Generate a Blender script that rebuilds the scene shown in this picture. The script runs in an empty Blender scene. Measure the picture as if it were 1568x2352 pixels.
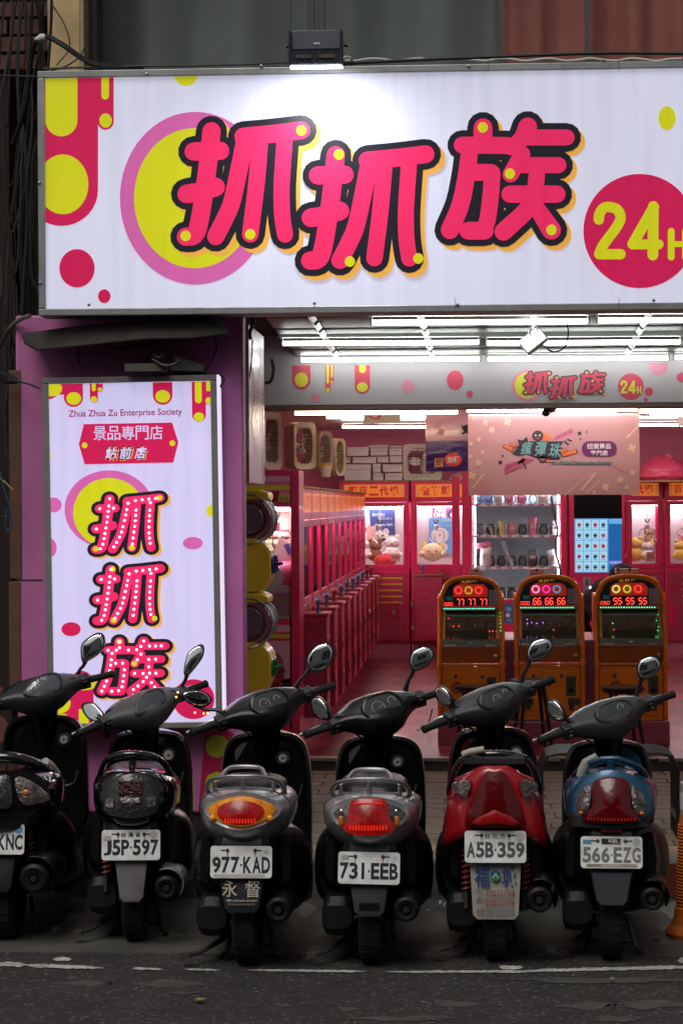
import bpy, math, random
from mathutils import Vector, Matrix
random.seed(7)
SC = bpy.context.scene
COL = SC.collection
PI = math.pi
rad = math.radians

# ---------------------------------------------------------------- camera
F = 5167.0; CX, CY = 784.0, 1176.0          # the photograph seen at 1568 x 2352
EYE = Vector((0, 0, 1.97))
YAW, PITCH, ROLL = math.atan(.058), math.atan(14 / F), .005
fwd = Vector((-math.sin(YAW) * math.cos(PITCH), math.cos(YAW) * math.cos(PITCH), -math.sin(PITCH)))
r0 = Vector((math.cos(YAW), math.sin(YAW), 0)); u0 = r0.cross(fwd)
rgt = r0 * math.cos(ROLL) - u0 * math.sin(ROLL); upv = u0 * math.cos(ROLL) + r0 * math.sin(ROLL)
cam = bpy.data.cameras.new('camera'); camo = bpy.data.objects.new('camera', cam); COL.objects.link(camo)
cam.sensor_fit = 'VERTICAL'; cam.sensor_height = 36; cam.sensor_width = 24; cam.lens = F / 2352 * 36; cam.clip_end = 400; cam.clip_start = .1
m = Matrix((rgt, upv, -fwd)).transposed().to_4x4(); m.translation = EYE
camo.matrix_world = m
SC.camera = camo

# ---------------------------------------------------------------- sky, sun, exposure
w = bpy.data.worlds.new('World'); SC.world = w; w.use_nodes = True
nt = w.node_tree; nt.nodes.clear()
sky = nt.nodes.new('ShaderNodeTexSky'); sky.sky_type = 'NISHITA'; sky.sun_disc = False
SUN_EL, SUN_ROT = rad(54), rad(200)
sky.sun_elevation = SUN_EL; sky.sun_rotation = SUN_ROT; sky.dust_density = 4; sky.air_density = 1.0; sky.ozone_density = .6
bg = nt.nodes.new('ShaderNodeBackground'); bg.inputs[1].default_value = .05
hs = nt.nodes.new('ShaderNodeHueSaturation'); hs.inputs['Saturation'].default_value = .35
nt.links.new(sky.outputs[0], hs.inputs['Color']); nt.links.new(hs.outputs[0], bg.inputs[0])
ow = nt.nodes.new('ShaderNodeOutputWorld'); nt.links.new(bg.outputs[0], ow.inputs[0])
sun = bpy.data.lights.new('sun', 'SUN'); sun.energy = 1.15; sun.angle = rad(35); sun.color = (1, .97, .93)
suno = bpy.data.objects.new('sun', sun); COL.objects.link(suno)
sd = Vector((math.sin(SUN_ROT) * math.cos(SUN_EL), math.cos(SUN_ROT) * math.cos(SUN_EL), math.sin(SUN_EL)))
suno.rotation_euler = sd.to_track_quat('Z', 'Y').to_euler()
SC.view_settings.view_transform = 'Standard'; SC.view_settings.look = 'None'; SC.view_settings.gamma = 1
SC.view_settings.exposure = 0; SC.view_settings.use_curve_mapping = False
SC.render.engine = 'CYCLES'
cy = SC.cycles; cy.use_denoising = True; cy.sample_clamp_indirect = 3; cy.max_bounces = 7; cy.diffuse_bounces = 3
cy.glossy_bounces = 4; cy.transparent_max_bounces = 12; cy.transmission_bounces = 4; cy.caustics_reflective = False; cy.caustics_refractive = False

# ---------------------------------------------------------------- points from the photograph
def ray(px, py):
    return fwd + rgt * ((px - CX) / F) + upv * ((CY - py) / F)
def at(px, py, Y):
    d = ray(px, py); return EYE + d * (Y / d.y)
def atx(px, Y, py=1162): return at(px, py, Y).x
def atz(py, Y, px=1084): return at(px, py, Y).z
def onz(px, py, z):
    d = ray(px, py); return EYE + d * ((z - EYE.z) / d.z)

# ---------------------------------------------------------------- materials
MATS = {}
def mat(name, col, rough=.5, metal=0, emit=None, es=0, coat=0, noise=0, nscale=8, bump=0, bscale=60, spec=.5, trans=0, tint=None, stretch=None):
    if name in MATS: return MATS[name]
    m = bpy.data.materials.new(name); m.use_nodes = True; MATS[name] = m
    nt = m.node_tree; b = nt.nodes['Principled BSDF']
    b.inputs['Base Color'].default_value = (*col, 1); b.inputs['Roughness'].default_value = rough; b.inputs['Metallic'].default_value = metal
    b.inputs['Coat Weight'].default_value = coat; b.inputs['Coat Roughness'].default_value = .08
    b.inputs['Specular IOR Level'].default_value = spec; b.inputs['Transmission Weight'].default_value = trans
    if emit is not None:
        b.inputs['Emission Color'].default_value = (*emit, 1); b.inputs['Emission Strength'].default_value = es
    if noise or bump:
        tc = nt.nodes.new('ShaderNodeTexCoord'); mp = nt.nodes.new('ShaderNodeMapping'); nt.links.new(tc.outputs['Object'], mp.inputs[0])
        if stretch: mp.inputs['Scale'].default_value = stretch
    if noise:
        n = nt.nodes.new('ShaderNodeTexNoise'); n.inputs['Scale'].default_value = nscale; n.inputs['Detail'].default_value = 7; n.inputs['Roughness'].default_value = .65
        nt.links.new(mp.outputs[0], n.inputs['Vector'])
        cr = nt.nodes.new('ShaderNodeValToRGB'); nt.links.new(n.outputs['Fac'], cr.inputs[0])
        t = tint or tuple(c * (1 - noise) for c in col)
        cr.color_ramp.elements[0].position = .32; cr.color_ramp.elements[0].color = (*t, 1)
        cr.color_ramp.elements[1].position = .62; cr.color_ramp.elements[1].color = (*col, 1)
        nt.links.new(cr.outputs[0], b.inputs['Base Color'])
        mr = nt.nodes.new('ShaderNodeMapRange'); mr.inputs['To Min'].default_value = min(1, rough + .15); mr.inputs['To Max'].default_value = max(.02, rough - .05)
        nt.links.new(n.outputs['Fac'], mr.inputs[0]); nt.links.new(mr.outputs[0], b.inputs['Roughness'])
    if bump:
        n2 = nt.nodes.new('ShaderNodeTexNoise'); n2.inputs['Scale'].default_value = bscale; n2.inputs['Detail'].default_value = 4
        nt.links.new(mp.outputs[0], n2.inputs['Vector'])
        bp = nt.nodes.new('ShaderNodeBump'); bp.inputs['Strength'].default_value = bump; bp.inputs['Distance'].default_value = .01
        nt.links.new(n2.outputs['Fac'], bp.inputs['Height']); nt.links.new(bp.outputs[0], b.inputs['Normal'])
    return m
def glass_mat(name, tint=(1, 1, 1), refl=.12, rough=.02):
    if name in MATS: return MATS[name]
    m = bpy.data.materials.new(name); m.use_nodes = True; MATS[name] = m; nt = m.node_tree; nt.nodes.clear()
    t = nt.nodes.new('ShaderNodeBsdfTransparent'); t.inputs[0].default_value = (*tint, 1)
    g = nt.nodes.new('ShaderNodeBsdfGlossy'); g.inputs['Roughness'].default_value = rough
    lw = nt.nodes.new('ShaderNodeLayerWeight'); lw.inputs[0].default_value = refl
    mx = nt.nodes.new('ShaderNodeMixShader'); o = nt.nodes.new('ShaderNodeOutputMaterial')
    nt.links.new(lw.outputs['Fresnel'], mx.inputs[0]); nt.links.new(t.outputs[0], mx.inputs[1]); nt.links.new(g.outputs[0], mx.inputs[2]); nt.links.new(mx.outputs[0], o.inputs[0])
    return m
def backlit(name, col, k=.5, d=.75):
    """printed film on a backlit lightbox: the tubes inside shine through it, unevenly between the tubes; dust streaks run down it"""
    if name in MATS: return MATS[name]
    m = mat(name, tuple(c * d for c in col), rough=.38)
    nt = m.node_tree; b = nt.nodes['Principled BSDF']
    g = nt.nodes.new('ShaderNodeNewGeometry'); mp = nt.nodes.new('ShaderNodeMapping'); nt.links.new(g.outputs['Position'], mp.inputs[0])
    mp.inputs['Scale'].default_value = (9, 1, .5)
    n = nt.nodes.new('ShaderNodeTexNoise'); n.inputs['Scale'].default_value = 2; n.inputs['Detail'].default_value = 6; nt.links.new(mp.outputs[0], n.inputs['Vector'])
    mr = nt.nodes.new('ShaderNodeMapRange'); mr.inputs['From Min'].default_value = .3; mr.inputs['From Max'].default_value = .6; mr.inputs['To Min'].default_value = k * .88; mr.inputs['To Max'].default_value = k
    nt.links.new(n.outputs['Fac'], mr.inputs[0]); nt.links.new(mr.outputs[0], b.inputs['Emission Strength'])
    b.inputs['Emission Color'].default_value = (*col, 1)
    return m

# ---------------------------------------------------------------- mesh collecting
class MB:
    def __init__(s, M=None): s.v = []; s.f = []; s.mi = []; s.M = M; s.k = 0
    def add(s, vs, fs, k=None):
        o = len(s.v); M = s.M
        s.v += [(M @ Vector(p)) if M else Vector(p) for p in vs]
        for f in fs: s.f.append([i + o for i in f]); s.mi.append(s.k if k is None else k)
        return s
    def bx(s, x0, x1, y0, y1, z0, z1, k=None):
        vs = [(x, y, z) for x in (x0, x1) for y in (y0, y1) for z in (z0, z1)]
        return s.add(vs, [(0, 1, 3, 2), (4, 6, 7, 5), (0, 4, 5, 1), (2, 3, 7, 6), (0, 2, 6, 4), (1, 5, 7, 3)], k)
    def ob(s, c, sz, R=None, k=None):
        vs = []
        for x in (-.5, .5):
            for y in (-.5, .5):
                for z in (-.5, .5):
                    p = Vector((x * sz[0], y * sz[1], z * sz[2])); vs.append((R @ p if R else p) + Vector(c))
        return s.add(vs, [(0, 1, 3, 2), (4, 6, 7, 5), (0, 4, 5, 1), (2, 3, 7, 6), (0, 2, 6, 4), (1, 5, 7, 3)], k)
    def loft(s, rings, cap=True, closed=False, k=None):
        n = len(rings[0]); vs = [p for r in rings for p in r]; fs = []
        for i in range(len(rings) - (0 if closed else 1)):
            a = i * n; b = ((i + 1) % len(rings)) * n
            for j in range(n): fs.append((a + j, a + (j + 1) % n, b + (j + 1) % n, b + j))
        if cap and not closed: fs += [tuple(range(n))[::-1], tuple(range(len(vs) - n, len(vs)))]
        return s.add(vs, fs, k)
    def tube(s, path, r, n=8, cap=True, flat=1, closed=False, k=None):
        P = [Vector(p) for p in path]; rings = []; up = None; L = len(P)
        for i, p in enumerate(P):
            t = (P[(i + 1) % L] - P[i - 1]) if closed else (P[min(i + 1, L - 1)] - P[max(i - 1, 0)])
            if t.length < 1e-9: t = Vector((0, 0, 1))
            t.normalize()
            if up is None: up = t.cross(Vector((0, 0, 1)) if abs(t.z) < .9 else Vector((1, 0, 0))).normalized()
            else:
                up = up - t * up.dot(t)
                up = up.normalized() if up.length > 1e-6 else t.orthogonal().normalized()
            b = t.cross(up); rr = r[i] if isinstance(r, (list, tuple)) else r
            rings.append([p + (up * math.cos(2 * PI * j / n) + b * math.sin(2 * PI * j / n) * flat) * rr for j in range(n)])
        return s.loft(rings, cap, closed, k)
    def cyl(s, a, b, r, r2=None, n=16, k=None): return s.tube([a, b], [r, r if r2 is None else r2], n, k=k)
    def lathe(s, prof, c=(0, 0, 0), ax='z', n=20, k=None):
        rings = []
        for r, h in prof:
            rg = []
            for j in range(n):
                a = 2 * PI * j / n; x, y = max(r, 1e-4) * math.cos(a), max(r, 1e-4) * math.sin(a)
                rg.append(Vector(c) + Vector({'z': (x, y, h), 'y': (x, h, y), 'x': (h, x, y)}[ax]))
            rings.append(rg)
        return s.loft(rings, True, False, k)
    def ell(s, c, r, n=14, m=9, k=None, R=None):
        rings = []
        for i in range(m):
            th = PI * (i + .02) / (m - 1 + .04)
            rg = []
            for j in range(n):
                p = Vector((r[0] * math.sin(th) * math.cos(2 * PI * j / n), r[1] * math.sin(th) * math.sin(2 * PI * j / n), r[2] * math.cos(th)))
                rg.append(Vector(c) + (R @ p if R else p))
            rings.append(rg)
        return s.loft(rings, True, False, k)
    def prism(s, pts, d, k=None):
        """pts: a planar outline (Vectors), d: thickness vector"""
        n = len(pts); d = Vector(d); vs = [Vector(p) for p in pts] + [Vector(p) + d for p in pts]
        return s.add(vs, [tuple(range(n)), tuple(range(n, 2 * n))[::-1]] + [(i, i + n, (i + 1) % n + n, (i + 1) % n) for i in range(n)], k)
    def sheet(s, fn, nu, nv, k=None):
        vs = [fn(i / nu, j / nv) for i in range(nu + 1) for j in range(nv + 1)]
        return s.add(vs, [(i * (nv + 1) + j, (i + 1) * (nv + 1) + j, (i + 1) * (nv + 1) + j + 1, i * (nv + 1) + j + 1) for i in range(nu) for j in range(nv)], k)
    def build(s, name, mats, parent=None, bevel=0, sharp=38, fix=True):
        me = bpy.data.meshes.new(name); me.from_pydata([tuple(p) for p in s.v], [], s.f)
        if not isinstance(mats, (list, tuple)): mats = [mats]
        for m_ in mats: me.materials.append(m_)
        me.polygons.foreach_set('material_index', s.mi)
        if fix:
            import bmesh
            b = bmesh.new(); b.from_mesh(me); bmesh.ops.recalc_face_normals(b, faces=b.faces); b.to_mesh(me); b.free()
        me.polygons.foreach_set('use_smooth', [True] * len(me.polygons)); me.set_sharp_from_angle(angle=rad(sharp)); me.update()
        o = bpy.data.objects.new(name, me); COL.objects.link(o)
        if parent: o.parent = parent
        if bevel:
            b = o.modifiers.new('edge', 'BEVEL'); b.width = bevel; b.segments = 2; b.limit_method = 'ANGLE'; b.angle_limit = rad(40)
        return o
def tag(o, label=None, cat=None, group=None, kind=None):
    if label: o['label'] = label
    if cat: o['category'] = cat
    if group: o['group'] = group
    if kind: o['kind'] = kind
    return o
def empty(name, loc, label=None, cat=None, group=None, rz=0):
    o = bpy.data.objects.new(name, None); COL.objects.link(o); o.location = loc; o.rotation_euler = (0, 0, rz); o.empty_display_size = .1
    return tag(o, label, cat, group)
KIDS = {}
def copy_tree(o, loc=None, label=None, parent=None, rz=None):
    if not KIDS:
        pass
    c = o.copy(); COL.objects.link(c)
    if parent: c.parent = parent
    if loc is not None: c.location = loc
    if rz is not None: c.rotation_euler = (0, 0, rz)
    if label: c['label'] = label
    for ch in list(o.children): copy_tree(ch, parent=c)
    return c
def bez(pts, n=6):
    """smooth path through the points (Catmull-Rom)"""
    P = [Vector(p) for p in pts]; out = []
    for i in range(len(P) - 1):
        a = P[i - 1] if i else P[0] * 2 - P[1]; b, c = P[i], P[i + 1]; d = P[i + 2] if i + 2 < len(P) else P[-1] * 2 - P[-2]
        for j in range(n):
            t = j / n; out.append(.5 * ((2 * b) + (c - a) * t + (2 * a - 5 * b + 4 * c - d) * t * t + (3 * b - a - 3 * c + d) * t ** 3))
    out.append(P[-1]); return out

# ---------------------------------------------------------------- flat print: shapes in 2-D, put on a face by a mapping (x, y, lift) -> point
def ellipse(cx, cy, rx, ry=None, n=40):
    ry = rx if ry is None else ry
    return [(cx + rx * math.cos(2 * PI * i / n), cy + ry * math.sin(2 * PI * i / n)) for i in range(n)]
def rect(x0, y0, x1, y1): return [(x0, y0), (x1, y0), (x1, y1), (x0, y1)]
def rrect(x0, y0, x1, y1, r, n=5):
    o = []
    for cx, cy, a in ((x1 - r, y0 + r, -90), (x1 - r, y1 - r, 0), (x0 + r, y1 - r, 90), (x0 + r, y0 + r, 180)):
        o += [(cx + r * math.cos(rad(a + 90 * i / n)), cy + r * math.sin(rad(a + 90 * i / n))) for i in range(n + 1)]
    return o
def capsule_v(x0, x1, y0, y1, ry=None):
    """a drip: flat top at y0, round bottom at y1"""
    cx, rx = (x0 + x1) / 2, (x1 - x0) / 2; ry = rx if ry is None else ry
    return [(x1, y0)] + [(cx + rx * math.cos(PI * i / 18), y1 - ry + ry * math.sin(PI * i / 18)) for i in range(19)] + [(x0, y0)]
def clip(poly, x0, y0, x1, y1):
    def cut(p, ins, inter):
        o = []
        for i in range(len(p)):
            a, b = p[i - 1], p[i]
            if ins(b):
                if not ins(a): o.append(inter(a, b))
                o.append(b)
            elif ins(a): o.append(inter(a, b))
        return o
    def ix(x): return lambda a, b: (x, a[1] + (b[1] - a[1]) * (x - a[0]) / (b[0] - a[0]))
    def iy(y): return lambda a, b: (a[0] + (b[0] - a[0]) * (y - a[1]) / (b[1] - a[1]), y)
    for ins, inter in ((lambda q: q[0] >= x0, ix(x0)), (lambda q: q[0] <= x1, ix(x1)), (lambda q: q[1] >= y0, iy(y0)), (lambda q: q[1] <= y1, iy(y1))):
        poly = cut(poly, ins, inter)
        if not poly: return []
    return poly
def stroke(pts, r, n=7):
    """round-ended stroke outline round a smooth path; r: one radius or a pair"""
    P = bez([Vector((p[0], p[1])) for p in pts], 5) if len(pts) > 2 else [Vector((p[0], p[1])) for p in pts]
    r0_, r1_ = (r if isinstance(r, (tuple, list)) else (r, r)); L = len(P); left, right = [], []
    for i, p in enumerate(P):
        t = (P[min(i + 1, L - 1)] - P[max(i - 1, 0)]).normalized(); nn = Vector((-t.y, t.x)); rr = r0_ + (r1_ - r0_) * i / (L - 1)
        left.append(p + nn * rr); right.append(p - nn * rr)
    def cap(c, frm, rr, sgn=-1):
        a0 = math.atan2(frm.y - c.y, frm.x - c.x)
        return [c + Vector((math.cos(a0 + sgn * PI * i / n), math.sin(a0 + sgn * PI * i / n))) * rr for i in range(1, n)]
    o = left + cap(P[-1], left[-1], r1_) + right[::-1] + cap(P[0], right[0], r0_)
    return [(q.x, q.y) for q in o]
_TX = {}
def text2d(s, off=0.0, shear=0):
    key = (s, off, shear)
    if key in _TX: return _TX[key]
    c = bpy.data.curves.new('t', 'FONT'); c.body = s; c.offset = off; c.shear = shear; c.resolution_u = 3; c.fill_mode = 'BOTH'
    o = bpy.data.objects.new('t', c); COL.objects.link(o); bpy.context.view_layer.update()
    me = bpy.data.meshes.new_from_object(o.evaluated_get(bpy.context.evaluated_depsgraph_get()))
    vs = [(v.co.x, v.co.y) for v in me.vertices]; fs = [list(p.vertices) for p in me.polygons]
    bpy.data.objects.remove(o); bpy.data.curves.remove(c); bpy.data.meshes.remove(me)
    if not vs: vs = [(0, 0), (1, 0), (1, 1)]; fs = []
    x0 = min(v[0] for v in vs); x1 = max(v[0] for v in vs); y0 = min(v[1] for v in vs); y1 = max(v[1] for v in vs)
    vs = [((v[0] - x0) / (x1 - x0 or 1), (v[1] - y0) / (y1 - y0 or 1)) for v in vs]
    _TX[key] = (vs, fs); return _TX[key]
class Print:
    """y grows downwards in the 2-D frame"""
    def __init__(s, fn): s.fn = fn; s.mb = MB(); s.lift = 0
    def poly(s, pts, k, step=.0002):
        if len(pts) < 3: return s
        s.lift += step
        s.mb.add([s.fn(x, y, s.lift) for x, y in pts], [tuple(range(len(pts)))], k); return s
    def text(s, body, x0, y0, x1, y1, k, off=0.0, shear=0, tilt=0):
        vs, fs = text2d(body, off, shear); s.lift += .0003
        s.mb.add([s.fn(x0 + (x1 - x0) * a, y1 + (y0 - y1) * b + tilt * (x1 - x0) * a, s.lift) for a, b in vs], fs, k); return s
    def out(s, name, mats, parent): return s.mb.build(name, mats, parent, fix=False)
def plane_px(Y, base=.002):
    """pixel frame on the plane at depth Y, lifts come towards the street"""
    return lambda x, y, l: at(x, y, Y - base - l)

# the shop's three brush characters, as round strokes (frame: 1568-wide crop of the sign)
ZHUA = [([(948, 588), (925, 790), (895, 985), (872, 1052), (833, 1061)], 41), ([(868, 679), (987, 676)], 41), ([(837, 869), (900, 858), (966, 838)], 42),
        ([(1096, 632), (1075, 740), (1040, 900), (1010, 975), (967, 1060)], 39), ([(1090, 612), (1220, 600), (1350, 584)], 40),
        ([(1165, 630), (1148, 830), (1121, 1050)], 37), ([(1275, 630), (1262, 830), (1264, 960), (1277, 1052)], 36)]
ZU = [([(672, 572), (672, 640)], 42), ([(579, 650), (780, 652)], 38), ([(612, 680), (596, 800), (570, 920), (524, 1031)], (38, 41)),
      ([(640, 772), (708, 773)], 38), ([(713, 775), (706, 880), (688, 1000), (655, 1034)], 37), ([(606, 1034), (680, 1034)], 40),
      ([(872, 568), (845, 622), (795, 662)], (42, 34)), ([(855, 616), (1046, 616)], 36), ([(848, 690), (795, 782)], 36), ([(840, 740), (1010, 740)], 36),
      ([(793, 870), (1003, 870)], 39), ([(916, 745), (902, 870), (868, 940), (764, 1038)], (36, 41)), ([(895, 905), (978, 1031)], (34, 43))]
ZHUA_DOTS = [[(1350, 584), (832, 1057), (1121, 1050)], [(962, 585), (1011, 1065), (1317, 1051)]]
ZU_DOTS = [(671, 571), (792, 778), (978, 1030)]
def draw_char(pr, strokes, dots, f, kk=(0, 1, 2, 3), out=29, sh=(19, 20), sc=1):
    """kk: material slots of shadow, outline, fill, dots; f maps crop coordinates to the print's frame"""
    for st, r in strokes: pr.poly([f(x + sh[0], y + sh[1]) for x, y in stroke(st, grow(r, out))], kk[0])
    for st, r in strokes: pr.poly([f(x, y) for x, y in stroke(st, grow(r, out))], kk[1])
    for st, r in strokes: pr.poly([f(x, y) for x, y in stroke(st, r)], kk[2])
    for x, y in dots: pr.poly([f(*q) for q in ellipse(x, y, 23, 24, 20)], kk[3])
def grow(r, d): return tuple(a + d for a in r) if isinstance(r, (tuple, list)) else r + d
def draw_logo(parent, base, f, mats, name='character'):
    """ring, disc and three characters; f: crop frame -> surface frame"""
    for nm, e, k in (('printed_ring', ellipse(875, 888, 337, 387, 64), 4), ('printed_disc', ellipse(873, 888, 272, 314, 64), 3)):
        p = Print(base); p.lift = .0004 if k == 4 else .0008; p.poly([f(*q) for q in e], k); p.out(nm, mats, parent)
    for dx, dy, st, dots, l in ((0, 0, ZHUA, ZHUA_DOTS[0], .0015), (556, 107, ZHUA, [(x, y) for x, y in ZHUA_DOTS[1]], .006), (1490.6, 0, ZU, ZU_DOTS, .0015)):
        p = Print(base); p.lift = l
        draw_char(p, st, dots, lambda x, y, dx=dx, dy=dy: f(x + dx, y + dy)); p.out(name, mats, parent)
# ================================================================ materials of the place
M_asph = mat('asphalt', (.036, .032, .030), .82, noise=.35, nscale=5, bump=.9, bscale=70)
M_conc = mat('concrete', (.10, .094, .080), .8, noise=.5, nscale=3, bump=.5, bscale=40)
M_kerb = mat('kerb_concrete', (.16, .155, .135), .8, noise=.45, nscale=5, bump=.5, bscale=30)
M_tile = mat('paver', (.15, .105, .075), .7, noise=.4, nscale=4, bump=.25, bscale=60)
M_tile2 = mat('paver_pale', (.27, .20, .11), .7, noise=.35, nscale=6)
M_dark = mat('dark_grout', (.035, .03, .028), .9)
M_white = mat('worn_paint', (.62, .61, .56), .7, noise=.75, nscale=16, tint=(.2, .19, .18))
M_pink = mat('pink_paint', (.60, .18, .42), .5, noise=.2, nscale=2.5, bump=.05)
M_pinkd = mat('pink_wall', (.66, .17, .28), .6, noise=.12, nscale=3)
M_alu = mat('aluminium', (.50, .51, .50), .42, .8, noise=.35, nscale=7, bump=.05)
M_slat = mat('ceiling_slat', (.22, .225, .21), .45, 0, noise=.1, nscale=3)
M_black = mat('black_plastic', (.012, .012, .013), .38)
M_rubber = mat('rubber', (.007, .007, .007), .75, bump=.2, bscale=90)
M_steel = mat('steel', (.5, .5, .5), .3, .9)
M_dsteel = mat('dull_steel', (.13, .12, .11), .5, .8, noise=.4, nscale=20)
M_cable = mat('cable_black', (.015, .014, .014), .6)
M_cable2 = mat('cable_grey', (.045, .04, .035), .6)
M_tube = mat('fluorescent', (.9, .9, .9), .4, emit=(.93, 1, .95), es=16)
M_tubew = mat('fluorescent_warm', (.9, .9, .9), .4, emit=(1, .88, .70), es=10)
M_batten = mat('batten_white', (.7, .72, .7), .4)
M_brick = mat('brick', (.14, .055, .04), .85, noise=.5, nscale=9, bump=.5)
M_beige = mat('beige_render', (.80, .58, .30), .8, noise=.35, nscale=3)
M_wood = mat('plywood', (.36, .21, .09), .6, noise=.3, nscale=5, stretch=(1, 1, 8))
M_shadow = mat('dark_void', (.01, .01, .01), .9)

ZW, ZS = .197, .275            # walkway and shop floor levels
YK, YP, YS = 11.25, 11.75, 15.15   # kerb face, front of the pillar, shop front

nt = M_asph.node_tree; bb_ = nt.nodes['Principled BSDF']; src = bb_.inputs['Base Color'].links[0].from_socket
vo = nt.nodes.new('ShaderNodeTexVoronoi'); vo.inputs['Scale'].default_value = 75; g_ = nt.nodes.new('ShaderNodeNewGeometry'); nt.links.new(g_.outputs['Position'], vo.inputs['Vector'])
r_ = nt.nodes.new('ShaderNodeMapRange'); r_.inputs['From Min'].default_value = .75; r_.inputs['From Max'].default_value = .98; nt.links.new(vo.outputs['Color'], r_.inputs[0])
mx_ = nt.nodes.new('ShaderNodeMixRGB'); mx_.inputs[2].default_value = (.17, .16, .15, 1); nt.links.new(r_.outputs[0], mx_.inputs[0]); nt.links.new(src, mx_.inputs[1]); nt.links.new(mx_.outputs[0], bb_.inputs['Base Color'])
# ================================================================ ground
rd = MB(); rd.sheet(lambda a, b: (-40 + 80 * a, -30 + 39.86 * b, 0), 40, 20); tag(rd.build('road', M_asph), 'dark asphalt road along the parked scooters', kind='structure')
g = MB(); g.bx(-40, 40, 9.86, YK, -.06, .0); go = tag(g.build('gutter', M_conc), 'pale worn concrete strip where the scooters stand', kind='structure')
# patches of worn slurry on the asphalt
def blob(cx, cy, rx, ry, n=60, j=.45, seed=0):
    R = random.Random(seed); ph = [R.uniform(0, 6) for _ in range(4)]
    return [(cx + rx * math.cos(a) * (1 + j * (math.sin(3 * a + ph[0]) + .6 * math.sin(5 * a + ph[1]) + .5 * math.sin(9 * a + ph[2]) + .4 * math.sin(17 * a + ph[3])) / 2), cy + ry * math.sin(a) * (1 + j * (math.sin(4 * a + ph[3]) + .6 * math.sin(7 * a + ph[0])) / 2)) for a in [2 * PI * i / n for i in range(n)]]
M_patch = mat('road_patch', (.082, .078, .070), .85, noise=.4, nscale=12, bump=.3)
pm = MB()
for i, (cx, cy, rx, ry) in enumerate([(195, 2258, 60, 6), (390, 2259, 80, 8), (650, 2309, 20, 4), (1045, 2306, 50, 7), (800, 2318, 25, 4), (930, 2340, 110, 6), (1350, 2310, 60, 9), (1490, 2307, 75, 10), (1410, 2340, 50, 7), (1380, 2252, 190, 7), (400, 2350, 14, 3), (420, 2281, 30, 3)]):
    pts = blob(cx, cy, rx, ry, seed=i)
    pm.add([onz(x, y, .0012 + i * .0002) for x, y in pts], [tuple(range(len(pts)))])
tag(pm.build('road_patches', M_patch), 'pale slurry stains on the asphalt', kind='structure')
# the broken white parking line
lm = MB(); R = random.Random(3)
def paintline(x0, x1, ya, yb, h0, h1):
    n = max(6, int(abs(x1 - x0) / 7)); top, bot = [], []
    for i in range(n + 1):
        t = i / n; x = x0 + (x1 - x0) * t; y = ya + (yb - ya) * t; h = (h0 + (h1 - h0) * t) * min(1, 5 * t + .15, 5 * (1 - t) + .15)
        top.append((x, y - h * R.uniform(.3, .6))); bot.append((x, y + h * R.uniform(.3, .6)))
    for i in range(n):
        lm.add([onz(*q, .0045) for q in (top[i], top[i + 1], bot[i + 1], bot[i])], [(0, 1, 2, 3)])
paintline(-20, 62, 2213, 2216, 11, 10); paintline(60, 240, 2217, 2223, 10, 6); paintline(305, 374, 2224, 2226, 6, 5); paintline(425, 506, 2226, 2228, 4, 5)
paintline(568, 840, 2228, 2231, 5, 6); paintline(885, 1240, 2232, 2231, 5, 7); paintline(1190, 1610, 2230, 2220, 7, 9)
paintline(122, 165, 2203, 2203, 10, 9); paintline(1145, 1200, 2222, 2222, 10, 8); paintline(1555, 1610, 2206, 2206, 14, 18)
tag(lm.build('painted_line', M_white), 'broken white parking line on the road', kind='structure')
pm = MB()
for i, (cx, cy, rx, ry) in enumerate([(700, 2088, 26, 14), (385, 2148, 28, 10), (1540, 2090, 24, 16), (1560, 2130, 40, 10), (130, 2135, 20, 6)]):
    pts = blob(cx, cy, rx, ry, seed=40 + i, j=.5); pm.add([onz(x, y, .0012 + i * .0002) for x, y in pts], [tuple(range(len(pts)))])
tag(pm.build('paint_patches', mat('old_paint', (.24, .235, .20), .8, noise=.7, nscale=30)), 'flaked remains of white paint on the gutter concrete', kind='structure')

# kerb stones
kerb = empty('kerb', (0, YK + .15, 0)); tag(kerb, 'grey concrete kerb behind the scooters', kind='structure')
kx = -4.2; i = 0
M_kr = mat('kerb_red', (.16, .02, .014), .7, noise=.5, nscale=12); M_kw = mat('kerb_white', (.5, .5, .47), .7, noise=.5, nscale=14, tint=(.16, .16, .14))
while kx < 5.5:
    wd = .88
    km = MB(); km.bx(kx + .006, kx + wd - .006, -.15 + random.uniform(-.004, .004), .149, -.05, ZW + .001)
    o = km.build('kerb_stone', M_kerb, kerb, bevel=.014)
    kx += wd; i += 1
xr = at(1490, 2010, YK).x
for a, b, mm in ((xr - .1, xr + .04, M_kw), (xr + .045, xr + .6, M_kr)):
    km = MB(); km.bx(a, b, -.156, -.1505, .015, .185); km.build('kerb_paint', mm, kerb, bevel=.003).location = (0, 0, 0)

# walkway pavers: each its own piece over a recessed bed
walk = empty('walkway', (0, YK + .15, ZW)); tag(walk, 'brown paved arcade walkway in front of the shop', kind='structure')
b = MB(); b.bx(-6, 7, .151, 3.75, -.15, -.012); b.build('paver_bed', M_dark, walk)
tw, td = .40, .205; R = random.Random(5); protos = {}
def paver(x, y, wd, mm, nm='tile'):
    key = (round(wd, 3), mm.name)
    if key not in protos:
        t = MB(); t.bx(0, wd - .008, 0, td - .018, -.014, 0); o = t.build(nm, mm, walk, bevel=.002); protos[key] = o
    else: o = protos[key].copy(); COL.objects.link(o)
    o.location = (x, y, R.uniform(-.0015, .0015)); return o
row = 0; y = .155
while y < 3.55:
    mm = M_tile2 if row in (0, 17) else M_tile
    x = -1.95 + (row % 2) * .2 + R.uniform(-.02, .02)
    while x < 2.4: paver(x, y, tw, mm); x += tw
    y += td; row += 1

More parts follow.
